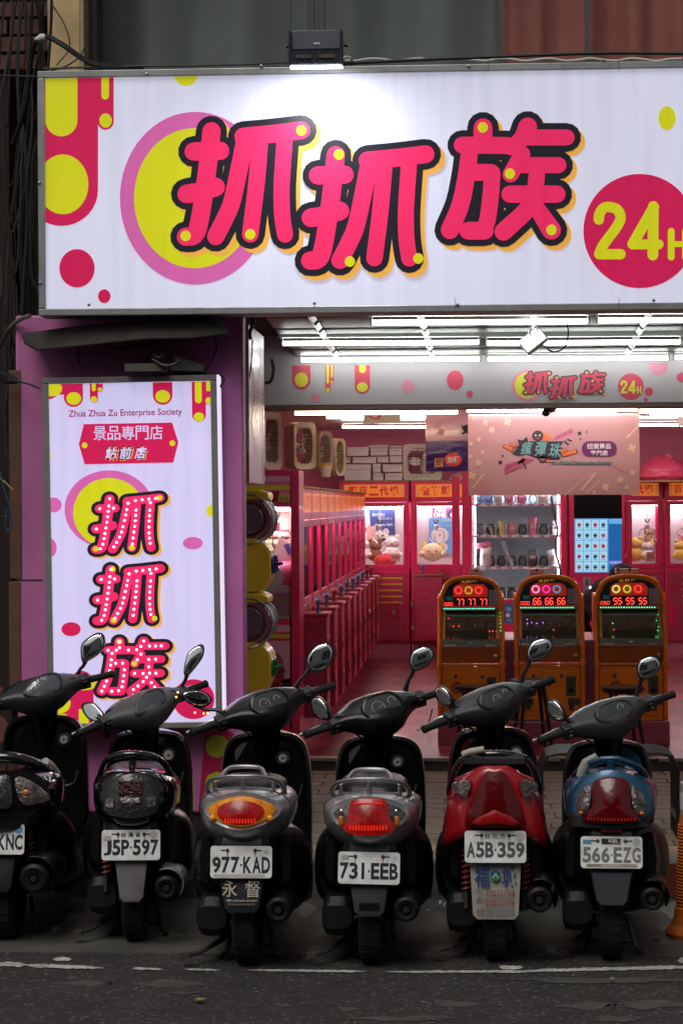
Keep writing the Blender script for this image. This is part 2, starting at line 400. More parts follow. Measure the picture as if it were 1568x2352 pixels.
# ================================================================ the building
bld = empty('shop_building', (0, YP, 0), 'shopfront building with pink pillar, slatted arcade ceiling and curtained windows above', 'building')
def bpart(mb, name, mats, **k):
    o = mb.build(name, mats, bld, **k); o.matrix_parent_inverse = Matrix.Translation((0, -YP, 0)); return o
xl, xr = atx(38, YP), atx(560, YP)
zb = at(300, 1867, YP).z
m = MB(); m.bx(xl, xr, YP, YP + .14, zb, at(300, 722, YP).z); bpart(m, 'pillar', M_pink, bevel=.012)
m = MB(); m.bx(xl + .01, xr - .01, YP + .02, YP + .135, ZW - .15, zb - .002); bpart(m, 'pillar_base', mat('plinth_dark', (.035, .018, .025), .6, noise=.3))
for (ya, yb, c) in ((850, 1330, (.15, .065, .04)), (1336, 1600, (.14, .06, .035))):
    m = MB(); a = at(33, ya, YP - .01); c2 = at(42, yb, YP - .01); m.bx(a.x - .03, a.x + .035, YP - .004, YP + .3, c2.z, a.z); bpart(m, 'pillar_edge_strip', mat('edge_strip', c, .6, noise=.3), bevel=.004)
m = MB(); a = at(44, 1331, YP); m.bx(xl - .003, atx(97, YP), YP - .0045, YP + .01, a.z - .004, a.z); bpart(m, 'pillar_seam', M_dark)
# rear pier of the arcade and left arcade wall
m = MB(); m.bx(xl + .05, xl + .3, YP + .15, YS + .4, ZW, 2.75); bpart(m, 'arcade_side_wall', M_pink)
# arcade ceiling: slats with open joints
m = MB(); m.bx(xl + .3, 5.5, YP - .1, YS + .15, 3.12, 3.35); bpart(m, 'ceiling_bed', M_dark)
def zc(y): return 3.075 - (y - 12) * .031
ys = [11.72, 12.2, 12.82, 13.44, 14.06, 14.68, 15.2]
for i in range(len(ys) - 1):
    m = MB(); y0, y1 = ys[i] + .012, ys[i + 1] - .012
    for a, bq, zz in ((y0, y0 + .03, .03), (y0 + .03, y1 - .03, 0), (y1 - .03, y1, .03)): pass
    x0 = xr + .02
    prof = [(y0, .035), (y0 + .018, .004), (y0 + .05, 0), (y1 - .05, 0), (y1 - .018, .004), (y1, .035), (y1, .045), (y0, .045)]
    m.loft([[(x, yy, zc(yy) + dz) for yy, dz in prof] for x in (x0, 5.4)]); bpart(m, 'ceiling_slat', M_slat, sharp=60)
# lamp carrier strips under the ceiling
for (xa, ya_, xb, yb_) in ((697, 728, 773, 817), (957, 722, 992, 816), (1228, 719, 1214, 812), (1506, 712, 1440, 812)):
    pa = at(xa, ya_, 12.1); pb = at(xb, yb_, 15.0); m = MB(); n = 7
    for j in range(n):
        t0, t1 = (j + .12) / n, (j + .8) / n
        q0, q1 = pa.lerp(pb, t0), pa.lerp(pb, t1); q0.z, q1.z = zc(q0.y) - .012, zc(q1.y) - .012
        m.tube([q0, q1], [.022, .022], 4)
    bpart(m, 'carrier_strip', mat('perforated_steel', (.34, .34, .34), .35, .8))
# header band (printed fascia) above the shop front
fz0, fz1 = at(1000, 930, YS).z, 3.2
m = MB(); m.bx(atx(604, YS), 5.5, YS, YS + .2, at(1100, 928, YS).z, 3.3); bpart(m, 'header_band', mat('fascia_white', (.42, .38, .40), .5, noise=.06, nscale=2), bevel=.004)
m = MB(); m.bx(atx(604, YS), 5.5, YS - .012, YS + .22, at(1100, 928, YS).z - .03, at(1100, 928, YS).z - .003); bpart(m, 'header_trim', mat('trim_brown', (.12, .06, .05), .4))
bandmats = [mat('band_orange', (.62, .4, .25), .5), mat('band_black', (.05, .05, .06), .5), mat('band_red', (.55, .05, .10), .5), mat('band_yellow', (.62, .58, .04), .5), mat('band_pink', (.62, .22, .32), .5)]
fas = empty('printed_decor', (0, 0, 0)); fas.parent = bld; fas.matrix_parent_inverse = Matrix.Translation((0, -YP, 0)); fas.name = 'header_print'
base = plane_px(YS, .0015)
def sc2(x, y): return (1051 + (374 + (x - 538) * .322) * .3295, 689 + (487 + (y - 500) * .284) * .3295)
draw_logo(fas, base, sc2, bandmats)
def z1(x, y): return (545.4 + x * .3296, 689 + y * .3296)   # crop 950,1200
def z2(x, y): return (1051.2 + x * .3296, 689 + y * .3296)  # crop 1831,1200
def fp(f, polys, nm='printed_shape'):
    for pts, k, l in polys:
        p = Print(base); p.lift = l; p.poly([f(*q) for q in pts], k); p.out(nm, bandmats, fas)
fp(z1, [(capsule_v(381, 508, 455, 626), 2, .0005), (ellipse(444, 556, 46, 51), 3, .001), (capsule_v(612, 648, 455, 646), 2, .0005), (capsule_v(640, 671, 455, 587), 2, .0008), (capsule_v(620, 637, 455, 583), 3, .0012), (capsule_v(651, 664, 455, 543), 3, .0012), (ellipse(629, 628, 14, 16), 3, .0012), (ellipse(656, 573, 9, 11), 3, .0012),
    (capsule_v(816, 922, 455, 655), 2, .0005), (capsule_v(846, 893, 455, 510), 3, .001), (ellipse(869, 608, 39, 33), 3, .001), (ellipse(543, 682, 35, 33), 4, .0005), (ellipse(1186, 604, 45, 47), 4, .0005), (ellipse(1515, 559, 58, 68), 2, .0005)])
fp(z2, [(ellipse(81, 656, 22, 25), 2, .0005), (ellipse(1203, 603, 90, 91), 2, .0005), (ellipse(1328, 639, 29, 29), 2, .0005), (ellipse(1307, 694, 13, 13), 2, .0005), (capsule_v(1330, 1462, 437, 524), 4, .0005), (ellipse(1575, 540, 54, 36), 2, .0005), (ellipse(700, 437, 0.1), 4, .0005)][:-1])
def draw24(pr, f, k, g=1):
    for pts, r in (([(1190, 984), (1193, 958), (1212, 932), (1242, 928), (1275, 942), (1287, 980), (1262, 1028), (1210, 1098), (1192, 1138)], 23), ([(1192, 1139), (1288, 1139)], 23),
                   ([(1436, 928), (1342, 1094)], 24), ([(1342, 1095), (1458, 1095)], 22), ([(1434, 925), (1432, 1143)], 24), ([(1514, 1036), (1514, 1152)], 15), ([(1514, 1094), (1575, 1094)], 13), ([(1578, 1036), (1578, 1152)], 15)):
        pr.poly([f(*q) for q in stroke(pts, r)], k)
p = Print(base); p.lift = .001
draw24(p, lambda x, y: z2(1130 + (x - 1166) * .345, 560 + (y - 904) * .355), 3); p.out('lettering', bandmats, fas)

# rooms: shop interior shell
xL, xR, YB, ZC = -2.15, 3.6, 26.3, 2.86
m = MB(); m.bx(xL - .1, xL, YS + .2, YB, ZS - .1, 3.0); bpart(m, 'side_wall', M_pinkd)
m = MB(); m.bx(xR, xR + .1, YS - 3.0, YB, ZW - .1, 3.3); bpart(m, 'side_wall', M_pinkd)
m = MB(); m.bx(xL - .1, xR + .1, YB, YB + .1, ZS - .1, 3.0); bpart(m, 'back_wall', M_pinkd)
y = YS + .25
while y < YB - .1:
    m = MB(); m.bx(xL, xR, y, y + .185, ZC, ZC + .02); bpart(m, 'ceiling_slat', mat('shop_ceiling', (.66, .50, .48), .4), bevel=0); y += .2 if y < 22 else .2
m = MB(); m.bx(xL, xR, YS + .2, YB, ZC + .03, ZC + .15); bpart(m, 'ceiling_bed', M_dark)
m = MB(); m.bx(xL - .1, xR + .1, YS + .2, YS + .25, ZC - .02, 3.3); bpart(m, 'header_back', M_pinkd)
# upper wall, slab and windows above the sign
zt = at(784, 160, 12.3).z
m = MB(); m.bx(atx(205, 12.6), 6, 11.95, 15.4, 3.4, zt - .12); bpart(m, 'floor_slab', M_conc)
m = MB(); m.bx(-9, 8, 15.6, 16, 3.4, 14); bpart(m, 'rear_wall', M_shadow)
m = MB(); m.bx(atx(205, 12.6), 6, 12.0, 12.7, 6.1, 14); bpart(m, 'upper_wall', mat('upper_tile', (.3, .28, .25), .7, noise=.3))
m = MB(); m.bx(atx(115, 12.2), atx(192, 12.2), 12.2, 12.6, 3.4, 14); bpart(m, 'column', M_beige, bevel=.01)
m = MB(); m.bx(atx(192, 12.2) + .002, atx(203, 12.2), 12.15, 12.6, 3.4, 14); bpart(m, 'column_edge', mat('beige_dark', (.5, .38, .22), .7, noise=.3), bevel=.005)
m = MB(); m.bx(atx(204, 12.3), atx(228, 12.3), 12.3, 12.5, 3.4, 6.1); bpart(m, 'window_frame', mat('brown_frame', (.05, .035, .025), .5))
for px in (668, 735, 1155, 1352): 
    m = MB(); xx = atx(px, 12.45); m.bx(xx - .012, xx + .012, 12.42, 12.46, 3.6, 6.1); bpart(m, 'window_mullion', mat('mullion', (.12, .13, .13), .4, .5))
m = MB(); m.bx(atx(229, 12.44), 6, 12.438, 12.444, 3.6, 6.1); bpart(m, 'window_pane', glass_mat('window_glass', (.90, .90, .90), .08))
def curtain(name, p0, p1, Y, mm, label, amp=.07, per=.22, seed=1):
    R = random.Random(seed); x0, x1 = atx(p0, Y), atx(p1, Y); m = MB(); n = int((x1 - x0) / per * 10)
    ph = [0]; 
    for i in range(n): ph.append(ph[-1] + (x1 - x0) / n / per * 2 * PI * R.choice((.6, .8, 1, 1.3)))
    m.sheet(lambda a, b: (x0 + (x1 - x0) * a, Y + amp * math.sin(ph[int(round(a * n))] + .25 * math.sin(b * 5)) * (1.1 - .25 * b), 3.7 + 2.5 * b), n, 8)
    o = m.build(name, mm, fix=False, sharp=180); s = o.modifiers.new('thick', 'SOLIDIFY'); s.thickness = .004
    tag(o, label, 'curtain')
curtain('curtain', 215, 1152, 12.75, mat('curtain_grey', (.30, .34, .32), .75, noise=.15, nscale=2), 'grey green pleated curtain behind the window above the sign', amp=.065, per=.5)
curtain('curtain', 1156, 1660, 12.7, mat('curtain_red', (.60, .22, .19), .75, noise=.2, nscale=2), 'dusty red pleated curtain behind the window above the right end of the sign', amp=.045, per=.24, seed=4)

# neighbour: dark brick house with a recess between
nb = empty('brick_house', (-3, 12.4, 0), 'dark brick side wall of the neighbouring house in shadow behind the cables', 'building')
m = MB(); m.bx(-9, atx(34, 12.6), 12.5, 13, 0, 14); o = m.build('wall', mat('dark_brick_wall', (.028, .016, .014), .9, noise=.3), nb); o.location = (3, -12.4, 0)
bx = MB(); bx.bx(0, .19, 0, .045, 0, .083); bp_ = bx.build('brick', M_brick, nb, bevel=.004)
first = True; R = random.Random(8)
for r_ in range(9):
    for c_ in range(3):
        x = atx(-25, 12.45) + c_ * .205 + (r_ % 2) * .1 - .28; z = 4.42 + r_ * .098
        o = bp_ if first else bp_.copy()
        if not first: COL.objects.link(o)
        first = False; o.location = (x + 3, 12.46 - 12.4 + R.uniform(-.006, .004), z)
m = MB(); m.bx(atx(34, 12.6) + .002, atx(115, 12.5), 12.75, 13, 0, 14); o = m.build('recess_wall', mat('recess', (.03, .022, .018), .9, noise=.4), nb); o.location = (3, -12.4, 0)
m = MB(); m.bx(-9, atx(10, 11.5), 11.3, 12.45, ZW, .9 + 0); 

# cables hanging at the left and lying along the sign
def cable(pts, r, mm, label, grp=None, cat='cable', name='cable'):
    m = MB(); m.tube(bez(pts, 6), r, 6); return tag(m.build(name, mm), label, cat, grp)
R = random.Random(11)
for i in range(15):
    x = R.uniform(5, 110); Y = R.uniform(12.0, 12.35); P = []
    for j in range(9):
        yy = -60 + j * R.uniform(120, 175) * 1.0; P.append(at(x + 14 * math.sin(j * 1.3 + i) + R.uniform(-9, 9) - j * 5, yy, Y))
    cable(P, R.choice((.004, .006, .009)), R.choice((M_cable, M_cable2, M_cable)), 'thin cable hanging in the dark bundle left of the big sign', 'cables hanging left of the sign')
cable([at(30, 330, 11.9), at(60, 240, 11.8), at(75, 120, 11.7), at(100, 84, 11.6), at(140, 100, 11.5), at(200, 140, 11.5), at(250, 152, 11.5), at(330, 155, 11.52)], .014, M_cable, 'thick black cable looping over to the top of the big sign')
m = MB(); m.ell(at(98, 86, 11.58), (.03, .02, .02), 8, 6); m.ell(at(88, 90, 11.58), (.02, .018, .014), 8, 6); tag(m.build('cable_tape', mat('tape', (.7, .65, .6), .6)), 'white tape wrapped round the bend of the thick black cable', 'tape')
cable([at(700, 152, 11.4), at(850, 143, 11.42), at(1000, 136, 11.42), at(1200, 128, 11.42), at(1400, 122, 11.42), at(1620, 124, 11.42)], .009, M_cable, 'black cable running above the top edge of the big sign')
cable([at(100, 158, 11.5), at(250, 153, 11.5), at(420, 151, 11.5), at(560, 148, 11.5), at(660, 143, 11.45)], .006, M_cable2, 'grey brown cable lying on the left half of the sign top')
P = [at(785 + 30 * j, 138 + 3.0 * math.sin(j * 1.9), 11.5) for j in range(27)]
cable(P, .009, mat('cable_white', (.55, .53, .48), .6), 'bundled pale cable lying along the right half of the sign top')
cable([at(780, 150, 11.4), at(792, 132, 11.4), at(806, 134, 11.4), at(808, 150, 11.45)], .007, mat('cable_white', (.5, .5, .5)), 'short white cable curling down beside the floodlight')
cable([at(-40, 172, 11.7), at(60, 175, 11.6), at(88, 176, 11.6)], .004, M_cable2, 'thin wire running in from the left to the corner of the sign')
cable([at(120, 10, 12.1), at(150, 60, 12.0), at(160, 110, 12.0), at(130, 150, 12)], .004, M_cable2, 'thin wire crossing the beige column diagonally')
cable([at(200, 80, 11.9), at(190, 120, 11.8), at(160, 148, 11.7), at(110, 165, 11.7)], .004, M_cable, 'thin wire dropping from the column to the sign corner')
cable([at(0, 800, 12), at(18, 760, 11.8), at(45, 735, 11.7), at(70, 725, 11.65)], .012, mat('hose_grey', (.16, .15, .13), .6), 'grey hose coming out of the dark below the big sign')
P = [at(15 + 24 * math.cos(a), 868 + 12 * math.sin(a * 1.1), 11.7 - .01 * a) for a in [k * .6 for k in range(24)]] + [at(60, 880, 11.5), at(92, 892, 11.5)]
cable(P, .006, M_cable, 'coil of black cable hanging left of the pillar sign')
cable([at(0, 1098, 11.6), at(15, 1110, 11.6), at(30, 1125, 11.6)], .004, mat('yellow_wire', (.4, .35, .05), .5), 'yellow wire in the dark left of the pillar')
cable([at(0, 1080, 11.6), at(12, 1130, 11.6), at(22, 1165, 11.6), at(28, 1210, 11.6), at(14, 1215, 11.6), at(16, 1165, 11.6)], .005, mat('blue_wire', (.02, .06, .13), .6), 'blue strap hanging in the dark left of the pillar')

# dark awning and boxes between the two signs
aw = MB(); pts = [at(48, 766, 11.5), at(56, 790, 11.48), at(84, 806, 11.46), at(180, 796, 11.44), at(330, 780, 11.44), at(440, 778, 11.44), at(518, 768, 11.46), at(506, 745, 11.48), at(470, 726, 11.5), at(300, 738, 11.5), at(150, 752, 11.5)]
aw.prism(pts, (0, .22, .02)); tag(aw.build('canopy_board', mat('dusty_board', (.05, .042, .038), .8, noise=.4), bevel=.01), 'dusty grey board under the left end of the big sign', 'board')
m = MB(); a, c = at(290, 837, 11.55), at(386, 853, 11.55); m.bx(a.x, c.x, 11.5, 11.66, c.z, a.z)
for k in range(6): q = at(372 + k * 2.2, 845, 11.5); m.bx(q.x, q.x + .002, 11.496, 11.5, q.z - .012, q.z + .012, 1)
tag(m.build('power_supply', [mat('psu_grey', (.14, .12, .10), .5, .3, noise=.3), M_dark], bevel=.003), 'flat grey power supply lying on top of the pillar sign', 'power supply')
m = MB(); m.prism([at(388, 852, 11.6), at(402, 815, 11.6), at(468, 838, 11.6), at(466, 853, 11.6)], (0, .15, 0)); tag(m.build('junction_box', mat('jb', (.22, .20, .20), .6, noise=.3), bevel=.004), 'tilted pale junction box beside the power supply', 'box')
cable([at(330, 852, 11.6), at(345, 812, 11.55), at(365, 822, 11.5), at(390, 808, 11.55), at(410, 830, 11.5), at(380, 840, 11.48), at(350, 825, 11.5)], .008, M_cable, 'tangle of black cable on top of the pillar sign')
cable([at(180, 795, 11.7), at(182, 830, 11.7), at(195, 845, 11.7)], .003, M_cable, 'short wire against the pink pillar above its sign')
cable([at(470, 852, 11.6), at(490, 820, 11.65), at(497, 790, 11.7), at(480, 765, 11.7), at(400, 775, 11.7), at(290, 800, 11.7), at(220, 780, 11.7)], .004, M_cable, 'thin black wire arching over the pillar wall above its sign')
cable([at(505, 860, 11.6), at(514, 872, 11.65), at(505, 890, 11.65)], .006, M_cable, 'small loop of cable at the top right corner of the pillar sign')
P = [at(577 + 3 * math.sin(j), 726 + j * 9, 11.8) for j in range(7)]; cable(P, .010, M_cable, 'knotted black cable hanging from the big sign beside the pillar')
cable([at(580, 780, 11.85), at(578, 830, 11.9), at(570, 885, 11.95), at(566, 900, 11.95)], .004, M_cable, 'thin black lead hanging over the narrow side lightbox')
cable([at(624, 825, 14.9), at(628, 850, 14.9), at(622, 875, 14.9), at(609, 880, 14.9)], .012, M_cable, 'black cable curving down the left end of the header band')

# ================================================================ signs
KW, KR, KY, KP, KO, KB = 'film_white', 'film_crimson', 'film_yellow', 'film_pink', 'film_orange', 'film_black'
def films(s, k):
    return [backlit(KO + s, (.85, .42, .07), k), backlit(KB + s, (.012, .012, .02), k), backlit(KR + 'b' + s, (.86, .025, .13), k), backlit(KY + s, (.66, .655, .012), k), backlit(KP + s, (.66, .13, .40), k), backlit(KW + s, (.73, .73, .90) if s == '_big' else (.66, .60, .90), k), backlit(KR + s, (.62, .012, .09), k)]
def frame_box(parent, px0, py0, px1, py1, Y, depth, t, mm, screws=()):
    """aluminium frame round a face; corner pixels of the outer edge at depth Y"""
    a, b_ = at(px0, py0, Y), at(px1, py1, Y)
    x0, x1, z0, z1 = a.x, b_.x, b_.z, a.z
    L = parent.location
    for nm, c in (('frame_rail', (x0, x1, z1 - t, z1)), ('frame_rail', (x0, x1, z0, z0 + t)), ('frame_stile', (x0, x0 + t, z0 + t + .001, z1 - t - .001)), ('frame_stile', (x1 - t, x1, z0 + t + .001, z1 - t - .001))):
        m = MB(); m.bx(c[0] - L.x, c[1] - L.x, Y - L.y, Y + depth - L.y, c[2] - L.z, c[3] - L.z); m.build(nm, mm, parent, bevel=.004)
    return x0, x1, z0, z1
# big sign
SY = 11.4
bs = empty('shop_sign', at(800, 710, SY), 'wide white lightbox sign reading 抓抓族 24H over the arcade', 'sign')
A = (86, 163); B = (1640, 710)
x0, x1, z0, z1_ = frame_box(bs, A[0], A[1], B[0], B[1], SY, .22, .036, M_alu)
L = bs.location
m = MB(); m.bx(x0 + .036 - L.x, x1 - .036 - L.x, .02, .06, z0 + .036 - L.z, z1_ - .036 - L.z); F1 = films('_big', .58)
m.build('sign_face', F1[5], bs)
m = MB(); m.bx(x0 + .003 - L.x, x1 - .003 - L.x, .065, .215, z0 + .003 - L.z, z1_ - .003 - L.z); m.build('sign_case', mat('case_grey', (.3, .3, .3), .6), bs)
def sbase(x, y, l): 
    p = at(x, y, SY + .018 - l); return p - L
def q1(x, y): return (x * .5126, y * .5126)
def q2(x, y): return (764.1 + x * .5126, y * .5126)
draw_logo(bs, sbase, q1, F1)
lf = 187.5 * .5126
xface0, yface0, xface1, yface1 = 0, 0, 0, 0
fx0 = (x0 + .065)
def clipf(pts):
    """keep a print inside the face (world x / z limits turned to pixels)"""
    return clip(pts, CLX, CLY, 3000, 3000)
CLX = CX + 0; 
def tpx(p):   # world -> pixel
    d = p - EYE; k = d.dot(fwd); return (CX + F * d.dot(rgt) / k, CY - F * d.dot(upv) / k)
tl = tpx(Vector((x0 + .036, SY + .018, z1_ - .036))); tr = tpx(Vector((x0 + 3.0, SY + .018, z1_ - .036))); bl = tpx(Vector((x0 + .036, SY + .018, z0 + .036)))
def faceclip(pts):
    # skewed corner: shift y by the slope of the top edge, x by the lean of the left edge
    s = (tr[1] - tl[1]) / (tr[0] - tl[0]); e = (bl[0] - tl[0]) / (bl[1] - tl[1])
    q = [(x - e * (y - tl[1]), y - s * (x - tl[0])) for x, y in pts]
    q = clip(q, tl[0] + .3, tl[1] + .3, 5000, 5000)
    return [(x + e * (y + s * (x - tl[0]) - tl[1]), y + s * (x - tl[0])) for x, y in q]
def big(f, pts, k, l, nm='printed_shape'):
    pts = faceclip([f(*q) for q in pts])
    if len(pts) < 3: return
    p = Print(sbase); p.lift = l; p.poly(pts, k); p.out(nm, F1, bs)
big(q1, [(x, y) for x, y in capsule_v(114, 440, 300, 1012, 162)], 6, .0004); big(q1, capsule_v(437, 510, 300, 581, 38), 6, .0007); big(q1, rect(300, 300, 470, 540), 6, .0010)
big(q1, capsule_v(205, 348, 300, 611, 72), 3, .0014); big(q1, ellipse(283, 826, 114, 134), 3, .0014); big(q1, capsule_v(455, 489, 300, 446), 3, .0014); big(q1, ellipse(474, 540, 28, 32), 3, .0014)
big(q1, ellipse(346, 1202, 79, 86), 6, .0004); big(q1, ellipse(468, 1327, 28, 31), 6, .0004); big(q1, ellipse(833, 333, 54, 51), 3, .0004)
big(q2, ellipse(1495, 529, 39, 54), 3, .0004); big(q2, ellipse(1525, 290, 20, 17), 6, .0004); big(q2, ellipse(1373, 1035, 252, 256, 60), 6, .0004)
p = Print(sbase); p.lift = .001; draw24(p, q2, 3); p.out('lettering', F1, bs)
for (px, py) in ((205, 700), (337, 170), (722, 697), (1076, 152), (1385, 138), (1590, 690), (91, 420), (93, 650), (1500, 690), (600, 152), (1050, 700)):
    q = at(px, py, SY) - L; m = MB(); m.lathe([(.0, 0), (.009, -.001), (.008, -.005), (.0, -.007)], q, 'y', 10); m.build('screw', M_steel, bs)
for px in (744, 1120, 1420):   # joints in the top and bottom rail
    for py in (148, 697):
        q = at(px + 300 * (py > 400), py, SY) - L; m = MB(); m.bx(q.x, q.x + .002, -.002, 0.01, q.z - .03, q.z + .03)
        m.build('rail_joint', M_dark, bs)
# flood light above the big sign (lit, aimed down its face)
fl = empty('floodlight', at(725, 150, 11.0), 'grey finned floodlight seen from behind above the centre of the big sign', 'lamp'); L2 = fl.location
M_fl = mat('flood_body', (.13, .14, .17), .45, .4, noise=.2); sx = 11.0 / F
m = MB(); m.bx(-58 * sx, 58 * sx, 0, .06, 36 * sx, 82 * sx); m.build('driver_box', M_fl, fl, bevel=.006)
m = MB(); m.bx(-62 * sx, 62 * sx, .02, .07, 2 * sx, 36 * sx); m.bx(-62 * sx, -56 * sx, -.02, .06, 0, 80 * sx); m.bx(56 * sx, 62 * sx, -.02, .06, 0, 80 * sx); m.build('housing', mat('flood_dark', (.035, .04, .06), .4, .4), fl, bevel=.003)
for k in range(24):
    m = MB() if k == 0 else m; xx = (-55 + k * 4.8) * sx; m.bx(xx, xx + .003, -.022, .02, 2 * sx, 33 * sx)
m.build('cooling_fins', M_fl, fl)
for s in (-1, 1):
    m = MB(); m.bx(s * 26 * sx - .04, s * 26 * sx + .04, -.03, -.023, 14 * sx, 22 * sx); m.build('clip_plate', M_dsteel, fl, bevel=.002)
    m = MB(); m.lathe([(.012, 0), (.012, .02), (.0, .021)], (s * 64 * sx - .01 * (s < 0), .03, 48 * sx), 'x', 10); m.build('bracket_bolt', M_dsteel, fl)
    m = MB(); m.bx(s * 12 * sx - .017, s * 12 * sx + .017, .06, .09, 60 * sx, 1.0); m.build('support_bar', mat('bar_grey', (.10, .11, .12), .5, .5), fl, bevel=.003)
m = MB(); m.bx(-.01, .02, -.003, 0, 48 * sx, 52 * sx); m.build('label', mat('label_white', (.7, .7, .7)), fl)
m = MB(); m.bx(-60 * sx, 60 * sx, .02, .07, -2 * sx, 1 * sx); m.build('lens', mat('flood_lens', (.9, .9, .9), .3, emit=(.92, .95, 1), es=14), fl)
la = bpy.data.lights.new('flood_beam', 'AREA'); la.shape = 'RECTANGLE'; la.size = .2; la.size_y = .04; la.energy = 6; la.color = (.9, .93, 1); la.spread = rad(150)
lo = bpy.data.objects.new('flood_beam', la); COL.objects.link(lo); lo.parent = fl; lo.location = (0, .045, -.02); lo.rotation_euler = (rad(30), 0, 0)

# pillar sign
PY = 11.58
ps = empty('pillar_sign', at(300, 1672, PY), 'tall white lightbox sign on the pink pillar with studded characters 抓抓族', 'sign'); L3 = ps.location
# corners: top-left (97,866) top-right (500,856) bottom-right (510,1674) bottom-left (117,1668)
def pbase_raw(x, y, Y): return at(x, y, Y) - L3
x0, x1, z0, z1_ = frame_box(ps, 107, 866, 510, 1674, PY, .10, .031, mat('olive_alu', (.30, .30, .27), .45, .3, noise=.2))
F2 = films('_pillar', .74)
m = MB(); m.bx(x0 + .031 - L3.x, x1 - .031 - L3.x, .012, .04, z0 + .031 - L3.z, z1_ - .031 - L3.z); m.build('sign_face', F2[5], ps)
m = MB(); m.bx(x1 + .001 - L3.x, x1 + .012 - L3.x, .02, .12, z0 - L3.z, z1_ - L3.z); m.build('side_diffuser', backlit('side_diffuser', (.8, .72, .95), .95), ps)
m = MB(); m.bx(x0 + .002 - L3.x, x1 - .002 - L3.x, .045, .16, z0 + .002 - L3.z, z1_ - .002 - L3.z); m.build('sign_case', mat('case_grey', (.3, .3, .3)), ps)
def pb(x, y, l):
    p = at(x, y, PY + .0105 - l); return p - L3
FXa, FZa, FXb, FZb = x0 + .031, z0 + .031, x1 - .031, z1_ - .031
ptl = tpx(Vector((FXa, PY + .01, FZb))); pbr = tpx(Vector((FXb, PY + .01, FZa)))
def g3(x, y): return (x * .4027, 689 + y * .4027)       # crop 0,1200,1100,2300
def g4(x, y): return (x * .4027, 1263 + y * .4027)      # crop 0,2200,1100,3100
def pil(f, pts, k, l, nm='printed_shape'):
    e = .005; q = [(x - e * (y - ptl[1]), y + e * (x - ptl[0])) for x, y in [f(*t) for t in pts]]
    q = clip(q, ptl[0] + .3, ptl[1] + .3, pbr[0] - e * (pbr[1] - ptl[1]) - .3, pbr[1] + e * (pbr[0] - ptl[0]) - .3)
    if len(q) < 3: return
    q = [(x + e * (y - ptl[1]), y - e * (x - ptl[0])) for x, y in q]
    p = Print(pb); p.lift = l; p.poly(q, k); p.out(nm, F2, ps)
for pts, k, l in ((capsule_v(195, 388, 400, 563, 120), 6, .0004), (rect(300, 400, 440, 535), 6, .0005), (capsule_v(388, 497, 400, 606), 6, .0008), (ellipse(322, 500, 57, 44), 3, .0012), (ellipse(444, 558, 42, 36), 3, .0012),
                  (capsule_v(536, 582, 400, 583), 6, .0004), (capsule_v(575, 611, 400, 524), 6, .0007), (capsule_v(548, 570, 400, 518), 3, .0012), (capsule_v(587, 603, 400, 478), 3, .0012), (ellipse(594, 509, 13, 12), 3, .0012), (ellipse(559, 564, 18, 17), 3, .0012),
                  (capsule_v(895, 1007, 400, 600), 6, .0004), (ellipse(951, 552, 42, 36), 3, .0012), (capsule_v(1117, 1196, 400, 698), 6, .0004), (rect(1170, 400, 1260, 600), 6, .0006), (capsule_v(1135, 1173, 400, 594), 3, .0012), (ellipse(1156, 671, 29, 25), 3, .0012), (rect(1200, 400, 1250, 525), 3, .0013), (ellipse(1212, 580, 18, 20), 3, .0013),
                  (ellipse(278, 880, 33, 31), 3, .0004), (ellipse(322, 1163, 46, 42), 4, .0004), (ellipse(285, 1408, 52, 60), 4, .0004), (ellipse(1113, 1391, 57, 35), 4, .0004), (ellipse(1228, 1207, 36, 36), 3, .0004),
                  (ellipse(638, 1192, 254, 222, 60), 4, .0004), (ellipse(638, 1212, 205, 198, 60), 3, .0008)):
    pil(g3, pts, k, l)
for pts, k, l in ((ellipse(413, 448, 55, 40), 6, .0004), (ellipse(1106, 856, 119, 114, 50), 6, .0004), (ellipse(470, 770, 72, 84), 6, .0004), (ellipse(340, 830, 70, 80), 6, .0005), (rect(270, 800, 537, 1010), 6, .0006), (ellipse(478, 752, 48, 46), 3, .0012), (ellipse(500, 760, 55, 36), 3, .0013), (ellipse(350, 870, 55, 56), 3, .0012), (rect(452, 905, 507, 1010), 3, .0012)):
    pil(g4, pts, k, l)
p = Print(pb); p.lift = .0006; F2b = F2 + [backlit('film_plum', (.33, .02, .12), .6)]
p.text('Zhua Zhua Zu Enterprise Society', *g3(413, 625), *g3(1060, 674), 7, .012, tilt=-.008); p.out('lettering', F2b, ps)
pil(g3, [(500, 705), (1003, 702), (1037, 815), (1007, 930), (502, 934), (470, 820)], 6, .0006, 'name_plate')
hexa = lambda cx, cy, r: [(cx + r * math.cos(k * PI / 3), cy + r * math.sin(k * PI / 3)) for k in range(6)]
pil(g3, hexa(503, 826, 18), 3, .0014); pil(g3, hexa(1003, 820, 18), 3, .0014)
p = Print(pb); p.lift = .0014
for i, ch in enumerate('景品專門店'): p.text(ch, *g3(553 + i * 80.5, 718), *g3(627 + i * 80.5, 798), 5, .006)
p.out('lettering', F2, ps)
p = Print(pb); p.lift = .0014
for i, ch in enumerate('站前店'):
    X = 618 + i * 83
    p.text(ch, *g3(X + 1, 834), *g3(X + 82, 917), 0, .06, .2); p.lift += .001; p.text(ch, *g3(X - 4, 831), *g3(X + 77, 913), 1, .06, .2); p.lift += .001
    p.text(ch, *g3(X + 1, 838), *g3(X + 72, 907), 5, .025, .2); p.lift -= .002
p.out('lettering', F2, ps)
led = None
M_led = mat('led_white', (.9, .9, .9), .3, emit=(.95, .9, 1), es=7); nled = 0
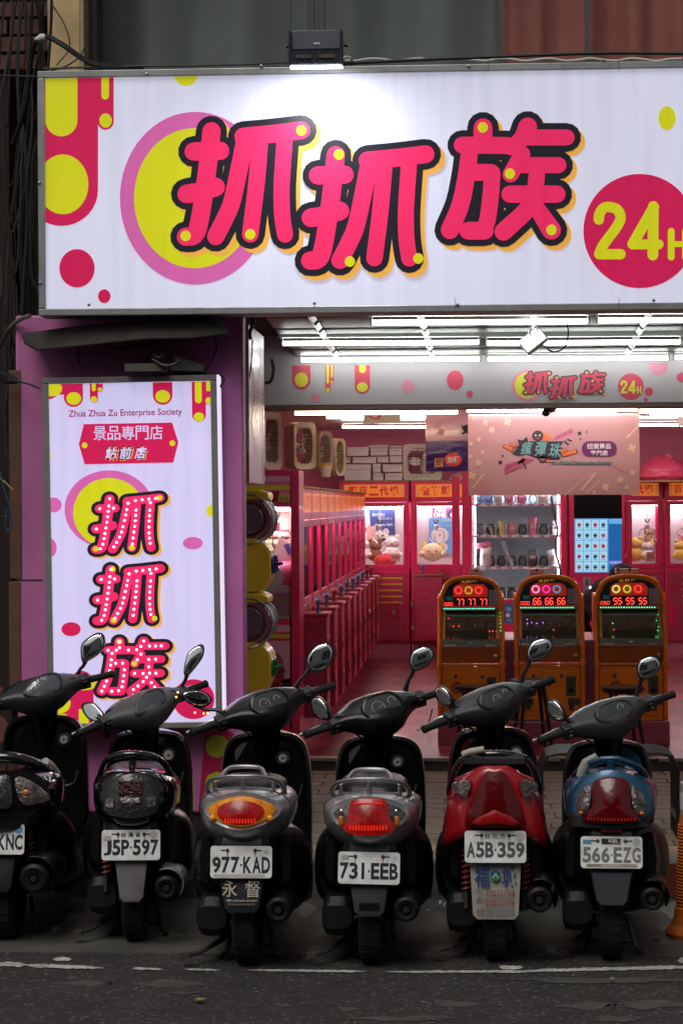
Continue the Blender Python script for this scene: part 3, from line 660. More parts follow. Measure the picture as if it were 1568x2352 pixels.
def chmap(ax, ay, bx, by, st):
    (x0, y0, x1, y1) = ((790, 543, 1390, 1105) if st is ZHUA else (482, 526, 1083, 1078))
    return lambda x, y: (ax + (x - x0) / (x1 - x0) * (bx - ax), ay + (y - y0) / (y1 - y0) * (by - ay))
for st, dots, bb in ((ZHUA, ZHUA_DOTS[0], g3(530, 1105) + g3(955, 1448)), (ZHUA, [ZHUA_DOTS[1][0], (967, 1058), (1300, 1045)], g4(533, 82) + g4(953, 430)), (ZU, ZU_DOTS, g4(555, 495) + g4(974, 832))):
    f = chmap(*bb, st)
    p = Print(pb); p.lift = .002; draw_char(p, st, dots, f, out=30, sh=(20, 14)); ch = p.out('character', F2, ps)
    seen = []
    for s_, r_ in st:
        P = bez([Vector((a, b)) for a, b in s_], 12) if len(s_) > 2 else [Vector(s_[0]).lerp(Vector(s_[1]), t / 12) for t in range(13)]
        d = 0; last = None
        for a, b_ in zip(P, P[1:]):
            d += (b_ - a).length
            if last is None or d >= 46:
                q = a if last is None else b_; last = q; d = 0
                if any((q - o).length < 34 for o in seen): continue
                seen.append(q)
                if led is None:
                    m = MB(); m.ell((0, 0, 0), (.0056, .005, .0056), 8, 5); led = m.build('led_bulb', M_led, ch); o = led
                else: o = led.copy(); COL.objects.link(o); o.parent = ch
                o.location = pb(*f(q.x, q.y), .011)
ps.rotation_euler = (0, -.012, 0)
# narrow lightbox on the inner side of the pillar
sb = empty('side_lightbox', (atx(563, 11.9), 11.9, at(570, 1110, 11.9).z), 'narrow pink lightbox on the inner side of the pillar with faded oval logo', 'sign'); L4 = sb.location
YA, YBx = 11.9, 12.77; zt4, zb4 = at(567, 742, YA).z, at(565, 1108, YA).z; xf0, xf1 = atx(563, YA), atx(573, YA)
M_sf = mat('side_film', (.66, .40, .52), .35, noise=.1, nscale=3)
SF = [M_sf, mat('sf_crimson', (.45, .03, .09), .35), mat('sf_yellow', (.55, .48, .04), .35), mat('sf_cream', (.72, .70, .62), .25), mat('sf_brown', (.35, .08, .06), .4)]
m = MB(); m.bx(0, xf1 - xf0, 0, YBx - YA, 0, zt4 - zb4); m.build('box_body', M_sf, sb, bevel=.004)
def sfn(y, z, l): return Vector((xf1 - xf0 + .0015 + l, y, z))     # y: depth along the side, z: height
H4 = zt4 - zb4; D4 = YBx - YA
def sp(pts, k, l, nm='printed_shape'):
    p = Print(lambda x, y, q: sfn(x, H4 - y, q)); p.lift = l; p.poly(pts, k); p.out(nm, SF, sb)
for y0_, h_ in ((0.02, .12), (.60, .12), (1.0, .1)):
    pass
sp(rect(D4 - .10, .3, D4 - .004, H4 - .01), 1, .0004); 
for z_ in (.34, .46, .62, .78): sp(capsule_v(D4 - .085, D4 - .02, z_, min(z_ + .14, H4 - .01)), 2, .0008)
sp(ellipse(D4 * .42, H4 * .22, D4 * .24, H4 * .14), 3, .0004); sp(ellipse(D4 * .42, H4 * .60, D4 * .24, H4 * .13), 2, .0004)
p = Print(lambda x, y, q: sfn(x, H4 - y, q)); p.lift = .001; 
for i, ch in enumerate('抓抓族'): p.text(ch, D4 * .22, H4 * (.33 + .09 * i), D4 * .62, H4 * (.42 + .09 * i), 4, .05)
for i, ch in enumerate('景品店'): p.text(ch, D4 * .3, H4 * (.70 + .045 * i), D4 * .55, H4 * (.74 + .045 * i), 1, .01)
p.out('lettering', SF, sb)
p = Print(lambda x, y, q: Vector((x, -.0015 - q, y))); p.lift = .0004; wv = xf1 - xf0
p.poly(rect(wv * .25, .01, wv * .5, H4 * .32), 2); p.poly(rect(wv * .5, .01, wv * .95, H4 * .2), 1); p.poly(rect(wv * .2, H4 * .85, wv * .6, H4 * .98), 2); p.out('front_stripe', SF, sb)

# poster on the pillar below its sign
po = MB(); PYq = YP - .006
PM = [mat('poster_red', (.50, .012, .08), .45), mat('poster_yellow', (.55, .52, .03), .45)]
pp = empty('drip_poster', at(500, 1860, PYq), 'crimson poster with yellow drops on the foot of the pillar', 'poster'); L5 = pp.location
def pq(x, y, l): return at(x, y, PYq - l) - L5
def g5(x, y): return (x * .4027, 1263 + y * .4027)
pr = Print(pq); pr.poly([(456, 1863), (464, 1760), (470, 1700), (480, 1686), (496, 1678), (520, 1676), (545, 1690), (550, 1710), (550, 1863)], 0); pr.out('poster_sheet', PM, pp)
pr = Print(pq); pr.lift = .001; pr.poly(ellipse(499, 1714, 27, 26), 1); pr.poly([(469, 1863), (470, 1800), (478, 1780), (498, 1772), (520, 1778), (532, 1795), (532, 1863)], 1); pr.out('printed_drop', PM, pp)
pn = MB(); a, c = at(-40, 1560, 11.7), at(22, 1680, 11.7)
rs = empty('round_sticker', at(-3, 1600, 11.6), 'faded pink ring print in the dark left of the pillar', 'sign')
pr = Print(lambda x, y, l: at(x, y, 11.6 - l) - rs.location); pr.poly(ellipse(-10, 1598, 24, 24), 0); pr.lift = .001; pr.poly(ellipse(-10, 1598, 13, 13), 1); pr.poly(ellipse(0, 1675, 20, 30), 0); pr.out('print', [mat('faded_pink', (.16, .05, .045), .7), M_shadow], rs)
# ================================================================ scooters
def black(n, c=.012, r=.36): return mat(n, (c, c, c * 1.06), r, coat=.15, bump=.03, bscale=300)
M_bp = mat('scooter_plastic', (.004, .0042, .0045), .26, noise=.4, nscale=14, tint=(.008, .0075, .007), spec=.4, bump=.04, bscale=260)
M_bp2 = mat('scooter_grey_plastic', (.032, .034, .037), .36, noise=.4, nscale=9, bump=.04, bscale=300)
M_gloss = mat('gloss_black', (.006, .006, .008), .12, coat=.8)
M_seat = mat('seat_vinyl', (.006, .006, .0065), .36, bump=.12, bscale=220)
M_eng = mat('engine_case', (.012, .012, .012), .45, .3, noise=.4, nscale=12)
M_plate = mat('plate_white', (.92, .95, .93), .35, noise=.18, nscale=9, tint=(.55, .55, .5))
M_ptxt = mat('plate_ink', (.02, .02, .03), .5)
M_pgrey = mat('plate_ink_worn', (.20, .18, .17), .5)
M_rust = mat('rust', (.10, .035, .015), .8, noise=.5, nscale=60)
M_mirror = mat('mirror_glass', (.82, .84, .84), .015, 1)
M_clear = glass_mat('clear_lens', (.8, .82, .82), .35, .05)
M_dash = mat('dash_glass', (.045, .05, .05), .05, coat=1)
M_print = mat('gauge_print', (.6, .62, .62), .4)
M_redl = mat('red_lens_glow', (.55, .004, .003), .10, coat=.5, bump=.25, bscale=190, noise=.5, nscale=14, tint=(.12, 0, 0), emit=(1, .01, .003), es=.06)  # unlit lens; faint emission stands in for the light it reflects
M_rib = mat('red_rib_glow', (1, .03, .01), .1, coat=.5, emit=(1, .05, .02), es=.35)  # bright reflections in the unlit lamp, put in as glowing ribs
M_redd = mat('red_lens_dark', (.11, .001, .002), .14, coat=.15, bump=.2, bscale=35)
M_amb = mat('amber_lens_glow', (1, .36, .005), .12, coat=.35, bump=.5, bscale=170, noise=.5, nscale=20, tint=(.30, .045, 0), emit=(1, .33, .01), es=.14)  # lamp is off; its reflected brightness is added as a faint glow
M_smoke = mat('smoke_lens', (.05, .047, .045), .08, .4, coat=.7, bump=.7, bscale=55)
M_lensw = mat('clear_reflector', (.30, .26, .24), .14, .6, coat=.5, bump=.9, bscale=60, noise=.6, nscale=25, tint=(.04, .03, .03))
M_orb = mat('orange_bulb', (.7, .16, .03), .2, coat=1)
M_refl = mat('red_reflector', (.22, .008, .008), .2, coat=.6, bump=.2, bscale=200)
M_winc = mat('clear_window', (.20, .20, .21), .08, .8, coat=1, bump=.5, bscale=30)
M_tape = mat('sticker_paper', (.46, .46, .38), .5, noise=.3, nscale=20, tint=(.35, .36, .30))
M_spr = mat('spring_red', (.30, .03, .025), .4)
M_key = mat('key_disc', (.55, .54, .50), .35, .4, noise=.3, nscale=40)
M_silver = mat('paint_silver', (.46, .46, .47), .28, .55, coat=.5, noise=.12, nscale=9)
M_rail = mat('rail_silver', (.42, .42, .43), .28, .8, noise=.12, nscale=12)
M_red = mat('paint_red', (.42, .006, .012), .22, .1, coat=.8, noise=.1, nscale=6)
M_bpb = mat('fairing_brown_grey', (.035, .032, .03), .45, noise=.4, nscale=9)
M_blue = mat('paint_blue', (.010, .085, .17), .25, .4, coat=.8, noise=.12, nscale=6)

def polar(pts, c, n=44, s=1.0, off=0):
    """star-shaped outline seen from c, sampled at n angles"""
    out = []; m = len(pts)
    for i in range(n):
        a = 2 * PI * i / n + .0007; d = (math.cos(a), math.sin(a)); best = .001
        for j in range(m):
            p, q = pts[j], pts[(j + 1) % m]; ex, ey = q[0] - p[0], q[1] - p[1]; den = d[0] * ey - d[1] * ex
            if abs(den) < 1e-12: continue
            t = ((p[0] - c[0]) * ey - (p[1] - c[1]) * ex) / den; u = ((p[0] - c[0]) * d[1] - (p[1] - c[1]) * d[0]) / den
            if t > 0 and -1e-6 <= u <= 1 + 1e-6: best = max(best, t)
        out.append((c[0] + d[0] * (best * s + off), c[1] + d[1] * (best * s + off)))
    return out
def smooth_out(pts, n=6):
    P = [Vector((a, b)) for a, b in pts]; m = len(P); out = []
    for i in range(m):
        a, b, c, d = P[i - 1], P[i], P[(i + 1) % m], P[(i + 2) % m]
        for j in range(n):
            t = j / n; q = .5 * ((2 * b) + (c - a) * t + (2 * a - 5 * b + 4 * c - d) * t * t + (3 * b - a - 3 * c + d) * t ** 3); out.append((q.x, q.y))
    return out
def sup(hw, ht, hb, c=(0, 0), p=2.3, n=44):
    o = []
    for i in range(n):
        a = 2 * PI * i / n + .0007; x, z = math.cos(a), math.sin(a)
        o.append((c[0] + hw * math.copysign(abs(x) ** (2 / p), x), c[1] + (ht if z > 0 else hb) * math.copysign(abs(z) ** (2 / p), z)))
    return o
def lens(outline, c, yf, dome, rings=5):
    """domed cap over an outline; yf(x, z) gives the seat surface"""
    m = MB(); R = []
    for i in range(rings + 1):
        s = math.cos(PI / 2 * i / rings) if i < rings else .02
        R.append([(c[0] + (x - c[0]) * s, yf(c[0] + (x - c[0]) * s, c[1] + (z - c[1]) * s) - dome * (1 - s * s), c[1] + (z - c[1]) * s) for x, z in outline])
    back = [(x, yf(x, z) + .03, z) for x, z in outline]
    m.loft([back] + R); return m
def text_on(mb, body, x0, x1, z0, z1, fn, off=0.0, k=None, shear=0):
    vs, fs = text2d(body, off, shear); mb.add([fn(x0 + (x1 - x0) * a, z0 + (z1 - z0) * b) for a, b in vs], fs, k)

def scooter(name, px, py, Yp, label, st, ang=0, plate=None, hz=1.0, mirrors=(), k=1.0, hx=0):
    """px, py, Yp: the plate's centre in the photograph and its depth"""
    pc = at(px, py, Yp); zp = pc.z / k; dy = .27 * k
    sc_ = empty(name, (pc.x - math.sin(rad(ang)) * 0, Yp + dy, 0), label, 'scooter', 'scooters parked in a row along the kerb', rz=rad(ang))
    if k != 1: sc_.scale = (k, k, k)
    W = Matrix.Translation(sc_.location) @ Matrix.Rotation(rad(ang), 4, 'Z') @ Matrix.Scale(k, 4); WI = W.inverted()
    P = lambda m, nm, mm, **kw: m.build(nm, mm, sc_, **kw)
    body, low = st['body'], M_bp
    wy = 0.0; wb = 1.13
    # wheels
    for y, nm, ph in ((0, 'rear_wheel', 0), (wb, 'front_wheel', 33)):
        R = Matrix.Translation((0, y, .212)) @ Matrix.Rotation(rad(ph), 4, 'Z')
        m = MB(R); pr = [(.125, -.035), (.15, -.047), (.185, -.052), (.204, -.036), (.212, 0), (.204, .036), (.185, .052), (.15, .047), (.125, .035)]
        m.lathe(pr, ax='x', n=36); wh = P(m, nm, M_rubber, sharp=50)
        m = MB(R)
        for j in range(30):     # tread blocks
            a = 2 * PI * j / 30
            for s in (-1, 1):
                m.ob((s * .022, .2085 * math.cos(a + .05 * s), .2085 * math.sin(a + .05 * s)), (.034, .037, .005), Matrix.Rotation(a - PI / 2, 3, 'X'))
        m.build('tread', M_rubber, wh)
        m = MB(R); m.lathe([(.03, -.05), (.05, -.04), (.115, -.03), (.126, -.038), (.126, .038), (.115, .03), (.05, .04), (.03, .05)], ax='x', n=24); m.build('rim', M_eng, wh)
    # black under-body, floor and leg shield
    m = MB(); rr = []
    for y, hw, z0, z1 in ((-.17, .085, .40, .60), (-.12, .13, .35, .62), (-.04, .20, .29, .62), (.06, .245, .21, .62), (.2, .262, .16, .60), (.36, .258, .15, .54), (.52, .235, .16, .38), (.62, .20, .21, .30)):
        rr.append([(x, y, z) for x, z in sup(hw, (z1 - z0) / 2, (z1 - z0) / 2, (0, (z0 + z1) / 2), 2.9, 36)])
    m.loft(rr); P(m, 'under_body', low, sharp=50)
    for s in (-1, 1):   # side skirts with a crease
        m = MB(); ring = []
        for y, x, z0, z1 in ((-.10, .19, .36, .56), (.1, .235, .28, .52), (.35, .25, .20, .42), (.6, .235, .17, .32), (.9, .215, .17, .32)):
            ring.append([(s * (x - .03), y, z0), (s * x, y, z0 + .02), (s * (x + .006), y, (z0 + z1) / 2), (s * (x - .012), y, z1), (s * (x - .04), y, z1)])
        m.loft(ring); P(m, 'side_skirt', M_bp if st.get('dark', 1) else M_bp2, sharp=30)
    m = MB(); m.bx(-.19, .19, .5, 1.0, .22, .275); P(m, 'floorboard', M_bp, bevel=.02)
    shp = smooth_out([(-.085, .885), (.085, .885), (.165, .855), (.20, .77), (.212, .6), (.21, .42), (.19, .27), (0, .24), (-.19, .27), (-.21, .42), (-.212, .6), (-.20, .77), (-.165, .855)], 5)
    shp = [(x, z + hz - 1.0 if z > .6 else z) for x, z in shp]
    yc = lambda x, z, o: .90 + o + .9 * (abs(x) ** 1.8) * -.35 + (.62 - z) * .10
    ins = [(x * .94, .56 + (z - .56) * .96) for x, z in shp]
    m = MB(); m.loft([[(x, yc(x, z, .012), z) for x, z in shp], [(x, yc(x, z, -.012), z) for x, z in ins], [(x * .8, yc(x * .8, z, .02), .56 + (z - .56) * .85) for x, z in shp], [(x * .3, yc(0, z, .03), .56 + (z - .56) * .3) for x, z in shp]]); ls = P(m, 'leg_shield', M_bp, sharp=35)
    m = MB(); m.loft([[(x * 1.015, yc(x, z, .0135), z) for x, z in shp], [(x * 1.02, yc(x, z, .05), z) for x, z in shp], [(x * .8, yc(x, z, .12), z) for x, z in shp], [(x * .3, yc(x, z, .17), .56 + (z - .56) * .5) for x, z in shp]]); P(m, 'front_cover', body, sharp=35)
    for zz in (.42, .52, .60):
        for s in (-1, 1):
            m = MB(); m.lathe([(.008, 0), (.007, -.003), (.0, -.003)], (s * .192, yc(.19, zz, -.012) - .002, zz), 'y', 8); m.build('rivet', M_gloss, ls)
    # glove box lip
    m = MB(); m.tube(bez([(.03, .87, .60), (.09, .865, .585), (.15, .86, .60), (.172, .86, .66)], 5), .006, 6); m.build('pocket_lip', M_bp2, ls)
    kz = .77 + hz - 1.0
    m = MB(); m.lathe([(.0, -.0), (.032, 0), (.036, .01), (.036, .02)], (st.get('kx', .085), yc(.085, kz, -.05), kz), 'y', 18); m.build('key_surround', M_bp2, ls)
    m = MB(); kr = st.get('key', .019); m.lathe([(.0, -.012), (kr, -.012), (kr + .002, -.002), (kr + .002, .004)], (st.get('kx', .085), yc(.085, kz, -.05), kz), 'y', 18, k=0); m.lathe([(.0, -.0135), (.006, -.0135), (.006, -.01)], (st.get('kx', .085), yc(.085, kz, -.05), kz), 'y', 8, k=1)
    m.lathe([(.0, -.0135), (.0035, -.0135), (.0035, -.01)], (st.get('kx', .085) + .012, yc(.085, kz, -.05), kz + .003), 'y', 8, k=1); m.build('key_cover', [M_key, M_bp], ls)
    # seat
    m = MB(); rr = []
    zt = st.get('seat', .80)
    for y, hw, z0, z1 in ((-.06, .075, zt - .09, zt - .055), (-.03, .115, zt - .11, zt - .02), (.05, .145, zt - .13, zt + .002), (.2, .15, zt - .15, zt), (.33, .15, zt - .16, zt - .015), (.45, .14, zt - .17, zt - .045), (.56, .12, zt - .18, zt - .05), (.62, .08, zt - .17, zt - .08)):
        rr.append([(x, y, z) for x, z in sup(hw, (z1 - z0) * .5, (z1 - z0) * .5, (0, (z0 + z1) / 2), 2.8, 32)])
    m.loft(rr); P(m, 'seat', M_seat, sharp=60)
    m = MB(); rr = []
    for y, hw, z0, z1 in ((.1, .17, .5, zt - .10), (.35, .165, .42, zt - .12), (.55, .14, .35, zt - .14), (.62, .11, .32, zt - .2)):
        rr.append([(x, y, z) for x, z in sup(hw, (z1 - z0) / 2, (z1 - z0) / 2, (0, (z0 + z1) / 2), 3, 32)])
    m.loft(rr); P(m, 'seat_base', M_bp)
    # tail body
    c = st['c']; kc = st.get('curve', 3.0); yb = st.get('yb', -.29)
    def yf(x, z, o=0): return yb + o + kc * x * x + st.get('lean', .25) * (z - c[1])
    rb = []
    for pts, o, kk in st['rings']:
        q = polar(smooth_out(pts) if len(pts) < 30 else pts, c); rb.append([(x, yb + o + kc * x * x * kk + st.get('lean', .25) * (z - c[1]) * kk, z) for x, z in q])
    m = MB(); m.loft(rb); tb = P(m, 'tail_body', body, sharp=st.get('sharp', 50))
    if st.get('split'):
        tb.data.materials.append(st['split'][1])
        for pg in tb.data.polygons:
            if pg.center.z < st['split'][0]: pg.material_index = 1
    for ri in st.get('seams', ()):
        m = MB(); cc_ = (c[0], 0, c[1]); m.tube([Vector(q_) + (Vector((q_[0], 0, q_[2])) - Vector(cc_)).normalized() * .0006 for q_ in rb[ri]], .0016, 4, closed=True); m.build('panel_seam', M_bp, tb)
    for (j0, j1, r0_, r1_, pts, mm) in st.get('decals', ()):
        m = MB(); V_ = []
        for s_, t_ in pts:
            jj = j0 + (j1 - j0) * s_; ri = r0_ + (r1_ - r0_) * t_; ja, ra = int(jj // 1) % 44, min(int(ri), len(rb) - 2); f_, g_ = jj - math.floor(jj), ri - ra; jb = (ja + 1) % 44
            L4_ = lambda r: Vector(rb[r][ja]).lerp(Vector(rb[r][jb]), f_)
            q_ = L4_(ra).lerp(L4_(ra + 1), g_); V_.append(q_ + (Vector((q_.x, 0, q_.z)) - Vector((c[0], 0, c[1]))).normalized() * .003 + Vector((0, -.003, 0)))
        m.add(V_, [tuple(range(len(V_)))]); m.build('decal', mm, tb)
    for nm, pts, cc, dome, mm, o in st['lamps']:
        q = polar(smooth_out(pts, 5) if len(pts) < 30 else pts, cc, 36); m = lens(q, cc, lambda x, z: yf(x, z, o), dome); lm_ = P(m, nm, mm, sharp=60)
    st['extra'](sc_, P, yf, st) if st.get('extra') else None
    # rail
    for nm, path, r_, mm, fl_ in st['rail']:
        m = MB(); m.tube(bez(path, 5), r_, 10, flat=fl_); P(m, nm, mm, sharp=60)
    # rear fender, plate, flap
    m = MB(); rr = []
    for z, hw, y0, y1 in ((zp + .14, .10, -.20, -.02), (zp + .07, .115, -.245, -.02), (zp - .02, .105, -.25, -.03), (zp - .09, .08, -.245, -.06)):
        rr.append([(-hw, y1, z), (-hw, y0 + .03, z), (-hw + .03, y0, z), (hw - .03, y0, z), (hw, y0 + .03, z), (hw, y1, z)])
    m.loft(rr); P(m, 'rear_fender', M_bp, sharp=30)
    if st.get('refl'):
        m = MB(); m.bx(-.042, .042, -.262, -.24, zp + .083, zp + .108); P(m, 'reflector', M_refl, bevel=.003)
    tl = rad(st.get('ptilt', 10)); rl = rad(st.get('proll', 0)); RP = Matrix.Translation((0, -.27, zp)) @ Matrix.Rotation(rl, 4, 'Y') @ Matrix.Rotation(-tl, 4, 'X') 
    m = MB(RP); q = rrect(-.13, -.067, .13, .067, .014); m.loft([[(x, .0, z) for x, z in q], [(x * .996, -.003, z * .994) for x, z in q]]); pl = P(m, 'license_plate', M_plate, sharp=30)
    fn = lambda x, z: (x, -.0042, z)
    if plate:
        m = MB(RP); ink = plate.get('ink', M_ptxt); s = plate['t']; a, b_ = s.split('-'); z0, z1 = plate.get('z', (-.046, .022))
        # six characters and the dot between, tall condensed numerals
        xs0 = -.121; wch = .0355
        for i, ch in enumerate(a): text_on(m, ch, xs0 + i * (wch + .0035) + (.0115 if ch == '1' else 0), xs0 + i * (wch + .0035) + wch - (.0115 if ch in '1' else 0), z0, z1, fn, .03)
        m.bx(-.0035, .0035, -.0046, -.004, (z0 + z1) / 2 - .004, (z0 + z1) / 2 + .004)
        for i, ch in enumerate(b_): text_on(m, ch, .0085 + i * (wch + .0035), .0085 + i * (wch + .0035) + wch, z0, z1, fn, .03)
        m.build('lettering', ink, pl)
        if plate.get('top'):
            m = MB(RP)
            for i, ch in enumerate(plate['top']): text_on(m, ch, -.045 + i * .032, -.022 + i * .032, .035, .057, fn, .012)
            m.build('lettering', plate.get('ink2', ink), pl)
        for s_ in (-1, 1):
            m = MB(RP); m.lathe([(.0, -.009), (.0065, -.008), (.008, -.0035)], (s_ * plate.get('sx', .058), 0, .048), 'y', 10); m.build('bolt', M_rust if plate.get('rust', 1) else M_dsteel, pl)
            m = MB(RP); x_ = s_ * plate.get('sx', .058); m.bx(min(x_, x_ + s_ * .028), max(x_, x_ + s_ * .028), -.0043, -.0038, .0455, .0505); m.build('slot', M_ptxt, pl)
            if plate.get('rust', 1):
                m = MB(RP); m.add([fn(x_ - .004, .043), fn(x_ + .004, .043), fn(x_ + .002, .024), fn(x_ - .001, .020)], [(0, 1, 2, 3)]); m.build('rust_streak', mat('rust_stain', (.42, .22, .14), .7), pl)
        for nm, pts, mm, tx in plate.get('st', ()):
            m = MB(RP); m.add([(x, -.0045, z) for x, z in pts], [tuple(range(len(pts)))]); so = m.build('sticker', mm, pl)
            for body_, bb, mm2, off in tx:
                m = MB(RP); text_on(m, body_, bb[0], bb[1], bb[2], bb[3], lambda x, z: (x, -.005, z), off); m.build('lettering', mm2, pl)
    fp_ = st.get('flap')
    if fp_:
        z1, z0, w1, w0, mm = fp_['d']; RF = Matrix.Translation((fp_.get('x', 0), -.262, 0)); m = MB(RF)
        q = [(-w1, z1), (w1, z1), (w0, z0 + .02), (w0 - .018, z0), (-w0 + .018, z0), (-w0, z0 + .02)]
        fy = lambda x, z: -.10 * (z1 - z) * .6 + 1.2 * x * x
        m.loft([[(x, fy(x, z) + .006, z) for x, z in q], [(x, fy(x, z), z) for x, z in q], [(x * .9, fy(x, z) - fp_.get('dome', .004), (z1 + z0) / 2 + (z - (z1 + z0) / 2) * .9) for x, z in q]]); fo = P(m, 'mud_flap', mm, sharp=35)
        for tx in fp_.get('text', ()):
            body_, x0, x1, za, zb_, mm2, off = tx; m = MB(RF); n_ = len(body_)
            text_on(m, body_, x0, x1, za, zb_, lambda x, z: (x, fy(x, z) - fp_.get('dome', .004) - .0025, z), off); m.build('lettering', mm2, fo)
        for nm, pts, mm2 in fp_.get('shapes', ()):
            m = MB(RF); m.add([(x, fy(x, z) - fp_.get('dome', .004) - .002, z) for x, z in pts], [tuple(range(len(pts)))]); m.build(nm, mm2, fo)
    # engine, exhaust, springs, stands
    m = MB(); rr = []
    for y, hz_ in ((-.12, .05), (-.09, .085), (0, .10), (.18, .11), (.38, .10), (.44, .06)):
        rr.append([(-.145 + x, y, .215 + z + .02 * (y > .1)) for x, z in sup(.065, hz_, hz_, (0, 0), 3, 24)])
    m.loft(rr); en = P(m, 'engine_case', M_eng)
    m = MB(); m.lathe([(.0, -.03), (.05, -.03), (.058, -.01), (.06, .03)], (-.17, 0.02, .34), 'y', 16); m.build('air_filter', M_bp, en)
    m = MB(); m.bx(-.20, -.15, -.06, .02, .13, .20); m.bx(-.12, -.08, -.04, .05, .11, .17); m.build('gear_cover', M_eng, en, bevel=.008)
    ex = st.get('ex', (.155, .275)); er = st.get('er', .056)
    m = MB(); m.lathe([(.0, -.275), (.018, -.275), (.018, -.25), (.024, -.268), (er * .72, -.272), (er * .93, -.262), (er, -.235), (er, .08), (er * .8, .13), (.02, .17)], (ex[0], 0, ex[1]), 'y', 28, k=0); m.lathe([(.0, -.279), (.012, -.279), (.014, -.27)], (ex[0], 0, ex[1]), 'y', 12, k=1); eo = P(m, 'exhaust', [mat('exhaust_steel', (.018, .014, .012), .45, .5, noise=.5, nscale=15), M_shadow], sharp=30)
    if st.get('shield'):
        m = MB(); c0, mm = st['shield'], st.get('shieldmat', M_bp)
        m.sheet(lambda a, b: (ex[0] + (er + .014) * math.cos(rad(-35 + 150 * a)) * (1 + .25 * a * (1 - a)), -.262 + .30 * b, ex[1] + (er + .016) * math.sin(rad(-35 + 150 * a)) + .01), 10, 5); o = m.build('heat_shield', mm, eo, fix=False); md = o.modifiers.new('t', 'SOLIDIFY'); md.thickness = .005
    for s in st.get('springs', ()):
        m = MB(); m.tube([(s * .125 + .019 * math.cos(a), -.13 + .019 * math.sin(a) + .0, .31 + .0038 * a) for a in [j * .5 for j in range(100)]], .0042, 5); P(m, 'shock_spring', M_spr)
        m = MB(); m.cyl((s * .125, -.13, .24), (s * .125, -.13, .56), .011); P(m, 'shock_absorber', M_dsteel)
    m = MB(); m.tube([(-.06, .10, .13), (-.13, .02, .085), (-.20, -.06, .055), (-.25, -.10, .05)], [.012, .012, .010, .010], 8); m.bx(-.275, -.235, -.125, -.085, .04, .062); P(m, 'stand_pedal', M_dsteel, sharp=30)
    m = MB()
    for s in (-1, 1): m.tube([(s * .07, .16, .16), (s * .11, .10, .02), (s * .135, .06, .006)], .011, 8)
    m.tube([(-.1, .11, .05), (.1, .11, .05)], .009, 6); P(m, 'centre_stand', M_dsteel)
    # steering group, turned to the left lock about the raked axis
    ph = rad(33); rk = rad(27); a = Vector((0, -math.sin(rk), math.cos(rk))); Rm = Matrix.Rotation(ph + rad(st.get('dphi', 0)), 3, a)
    u, v = Rm @ Vector((1, 0, 0)), Rm @ Vector((0, math.cos(rk), math.sin(rk))); C0 = Vector((hx, .80, hz))
    S = Matrix((u, v, a)).transposed().to_4x4(); S.translation = C0

    hm = st.get('hmat', M_bp); m = MB(S); rr = []; g = st.get('hs', 1)
    for uu, cv, cw, rv, rw in ((-.245, 0, .006, .024, .024), (-.225, 0, .006, .031, .031), (-.18, .002, .006, .040, .040), (-.135, .0, .003, .066, .055), (-.085, -.004, -.004, .088 * g, .068), (-.04, -.008, -.008, .098 * g, .075), (0, -.01, -.01, .104 * g, .080)):
        rr.append((uu, cv, cw, rv, rw))
    rr += [(-uu, cv, cw, rv, rw) for uu, cv, cw, rv, rw in rr[-2::-1]]
    m.loft([[(uu, cv + rv * (abs(math.cos(t)) ** .66) * math.copysign(1, math.cos(t)), cw + rw * (abs(math.sin(t)) ** .66) * math.copysign(1, math.sin(t))) for t in [2 * PI * i / 32 for i in range(32)]] for uu, cv, cw, rv, rw in rr])
    hb = P(m, 'handlebar_cover', hm, sharp=60)
    m = MB(S); rr2 = [q_ for q_ in rr if abs(q_[0]) < .2]
    m.loft([[(uu * 1.02, cv + .020 + rv * (abs(math.cos(t)) ** .8) * math.copysign(1, math.cos(t)), cw - .002 + rw * .97 * (abs(math.sin(t)) ** .8) * math.copysign(1, math.sin(t))) for t in [2 * PI * i / 28 for i in range(28)]] for uu, cv, cw, rv, rw in rr2])
    m.build('front_cover', st.get('fmat', body), hb, sharp=60)
    m = MB(S)
    for uu, vv in ((-.10, -.075), (.10, -.075)): m = MB(S); m.lathe([(.0, -.003), (.005, -.002), (.005, .003)], (uu, vv, .028), 'y', 8); m.build('cover_screw', M_dsteel, hb)
    m = MB(S); m.ob((.16, -.010, .048), (.03, .022, .012)); m.build('cable_clip', M_bp2, hb, bevel=.003)
    m = MB(S); m.loft([[(x, y - .01, zz) for x, y in [(hw * math.cos(2 * PI * i / 20), hd * math.sin(2 * PI * i / 20)) for i in range(20)]] for zz, hw, hd in ((-.02, .10, .085), (-.07, .082, .072), (-.13, .068, .060), (-.24, .062, .055), (-.32, .06, .05))]); m.build('column_cover', M_bp, hb)
    # instrument window
    dv = Vector((0, -.66, .75)).normalized(); dn = dv; du = Vector((1, 0, 0)); dw = Vector((0, dv.z, -dv.y)); DC = Vector((st.get('dx', 0), -.046, .060)) + dv * .016
    def DP(x, y, h): return DC + du * x + dw * y + dn * h
    dd = st.get('dash', (.078, .040)); q = smooth_out(st.get('dshape', [(-dd[0], -.2 * dd[1]), (-.6 * dd[0], -dd[1]), (0, -1.08 * dd[1]), (.6 * dd[0], -dd[1]), (dd[0], -.2 * dd[1]), (.7 * dd[0], .85 * dd[1]), (0, dd[1] * 1.05), (-.7 * dd[0], .85 * dd[1])]), 5)
    m = MB(S); m.loft([[DP(x * 1.13, y * 1.2, -.03) for x, y in q], [DP(x * 1.12, y * 1.2, .002) for x, y in q], [DP(x * 1.02, y * 1.02, .006) for x, y in q], [DP(x, y, .0) for x, y in q]]); m.build('dash_bezel', hm, hb, sharp=40)
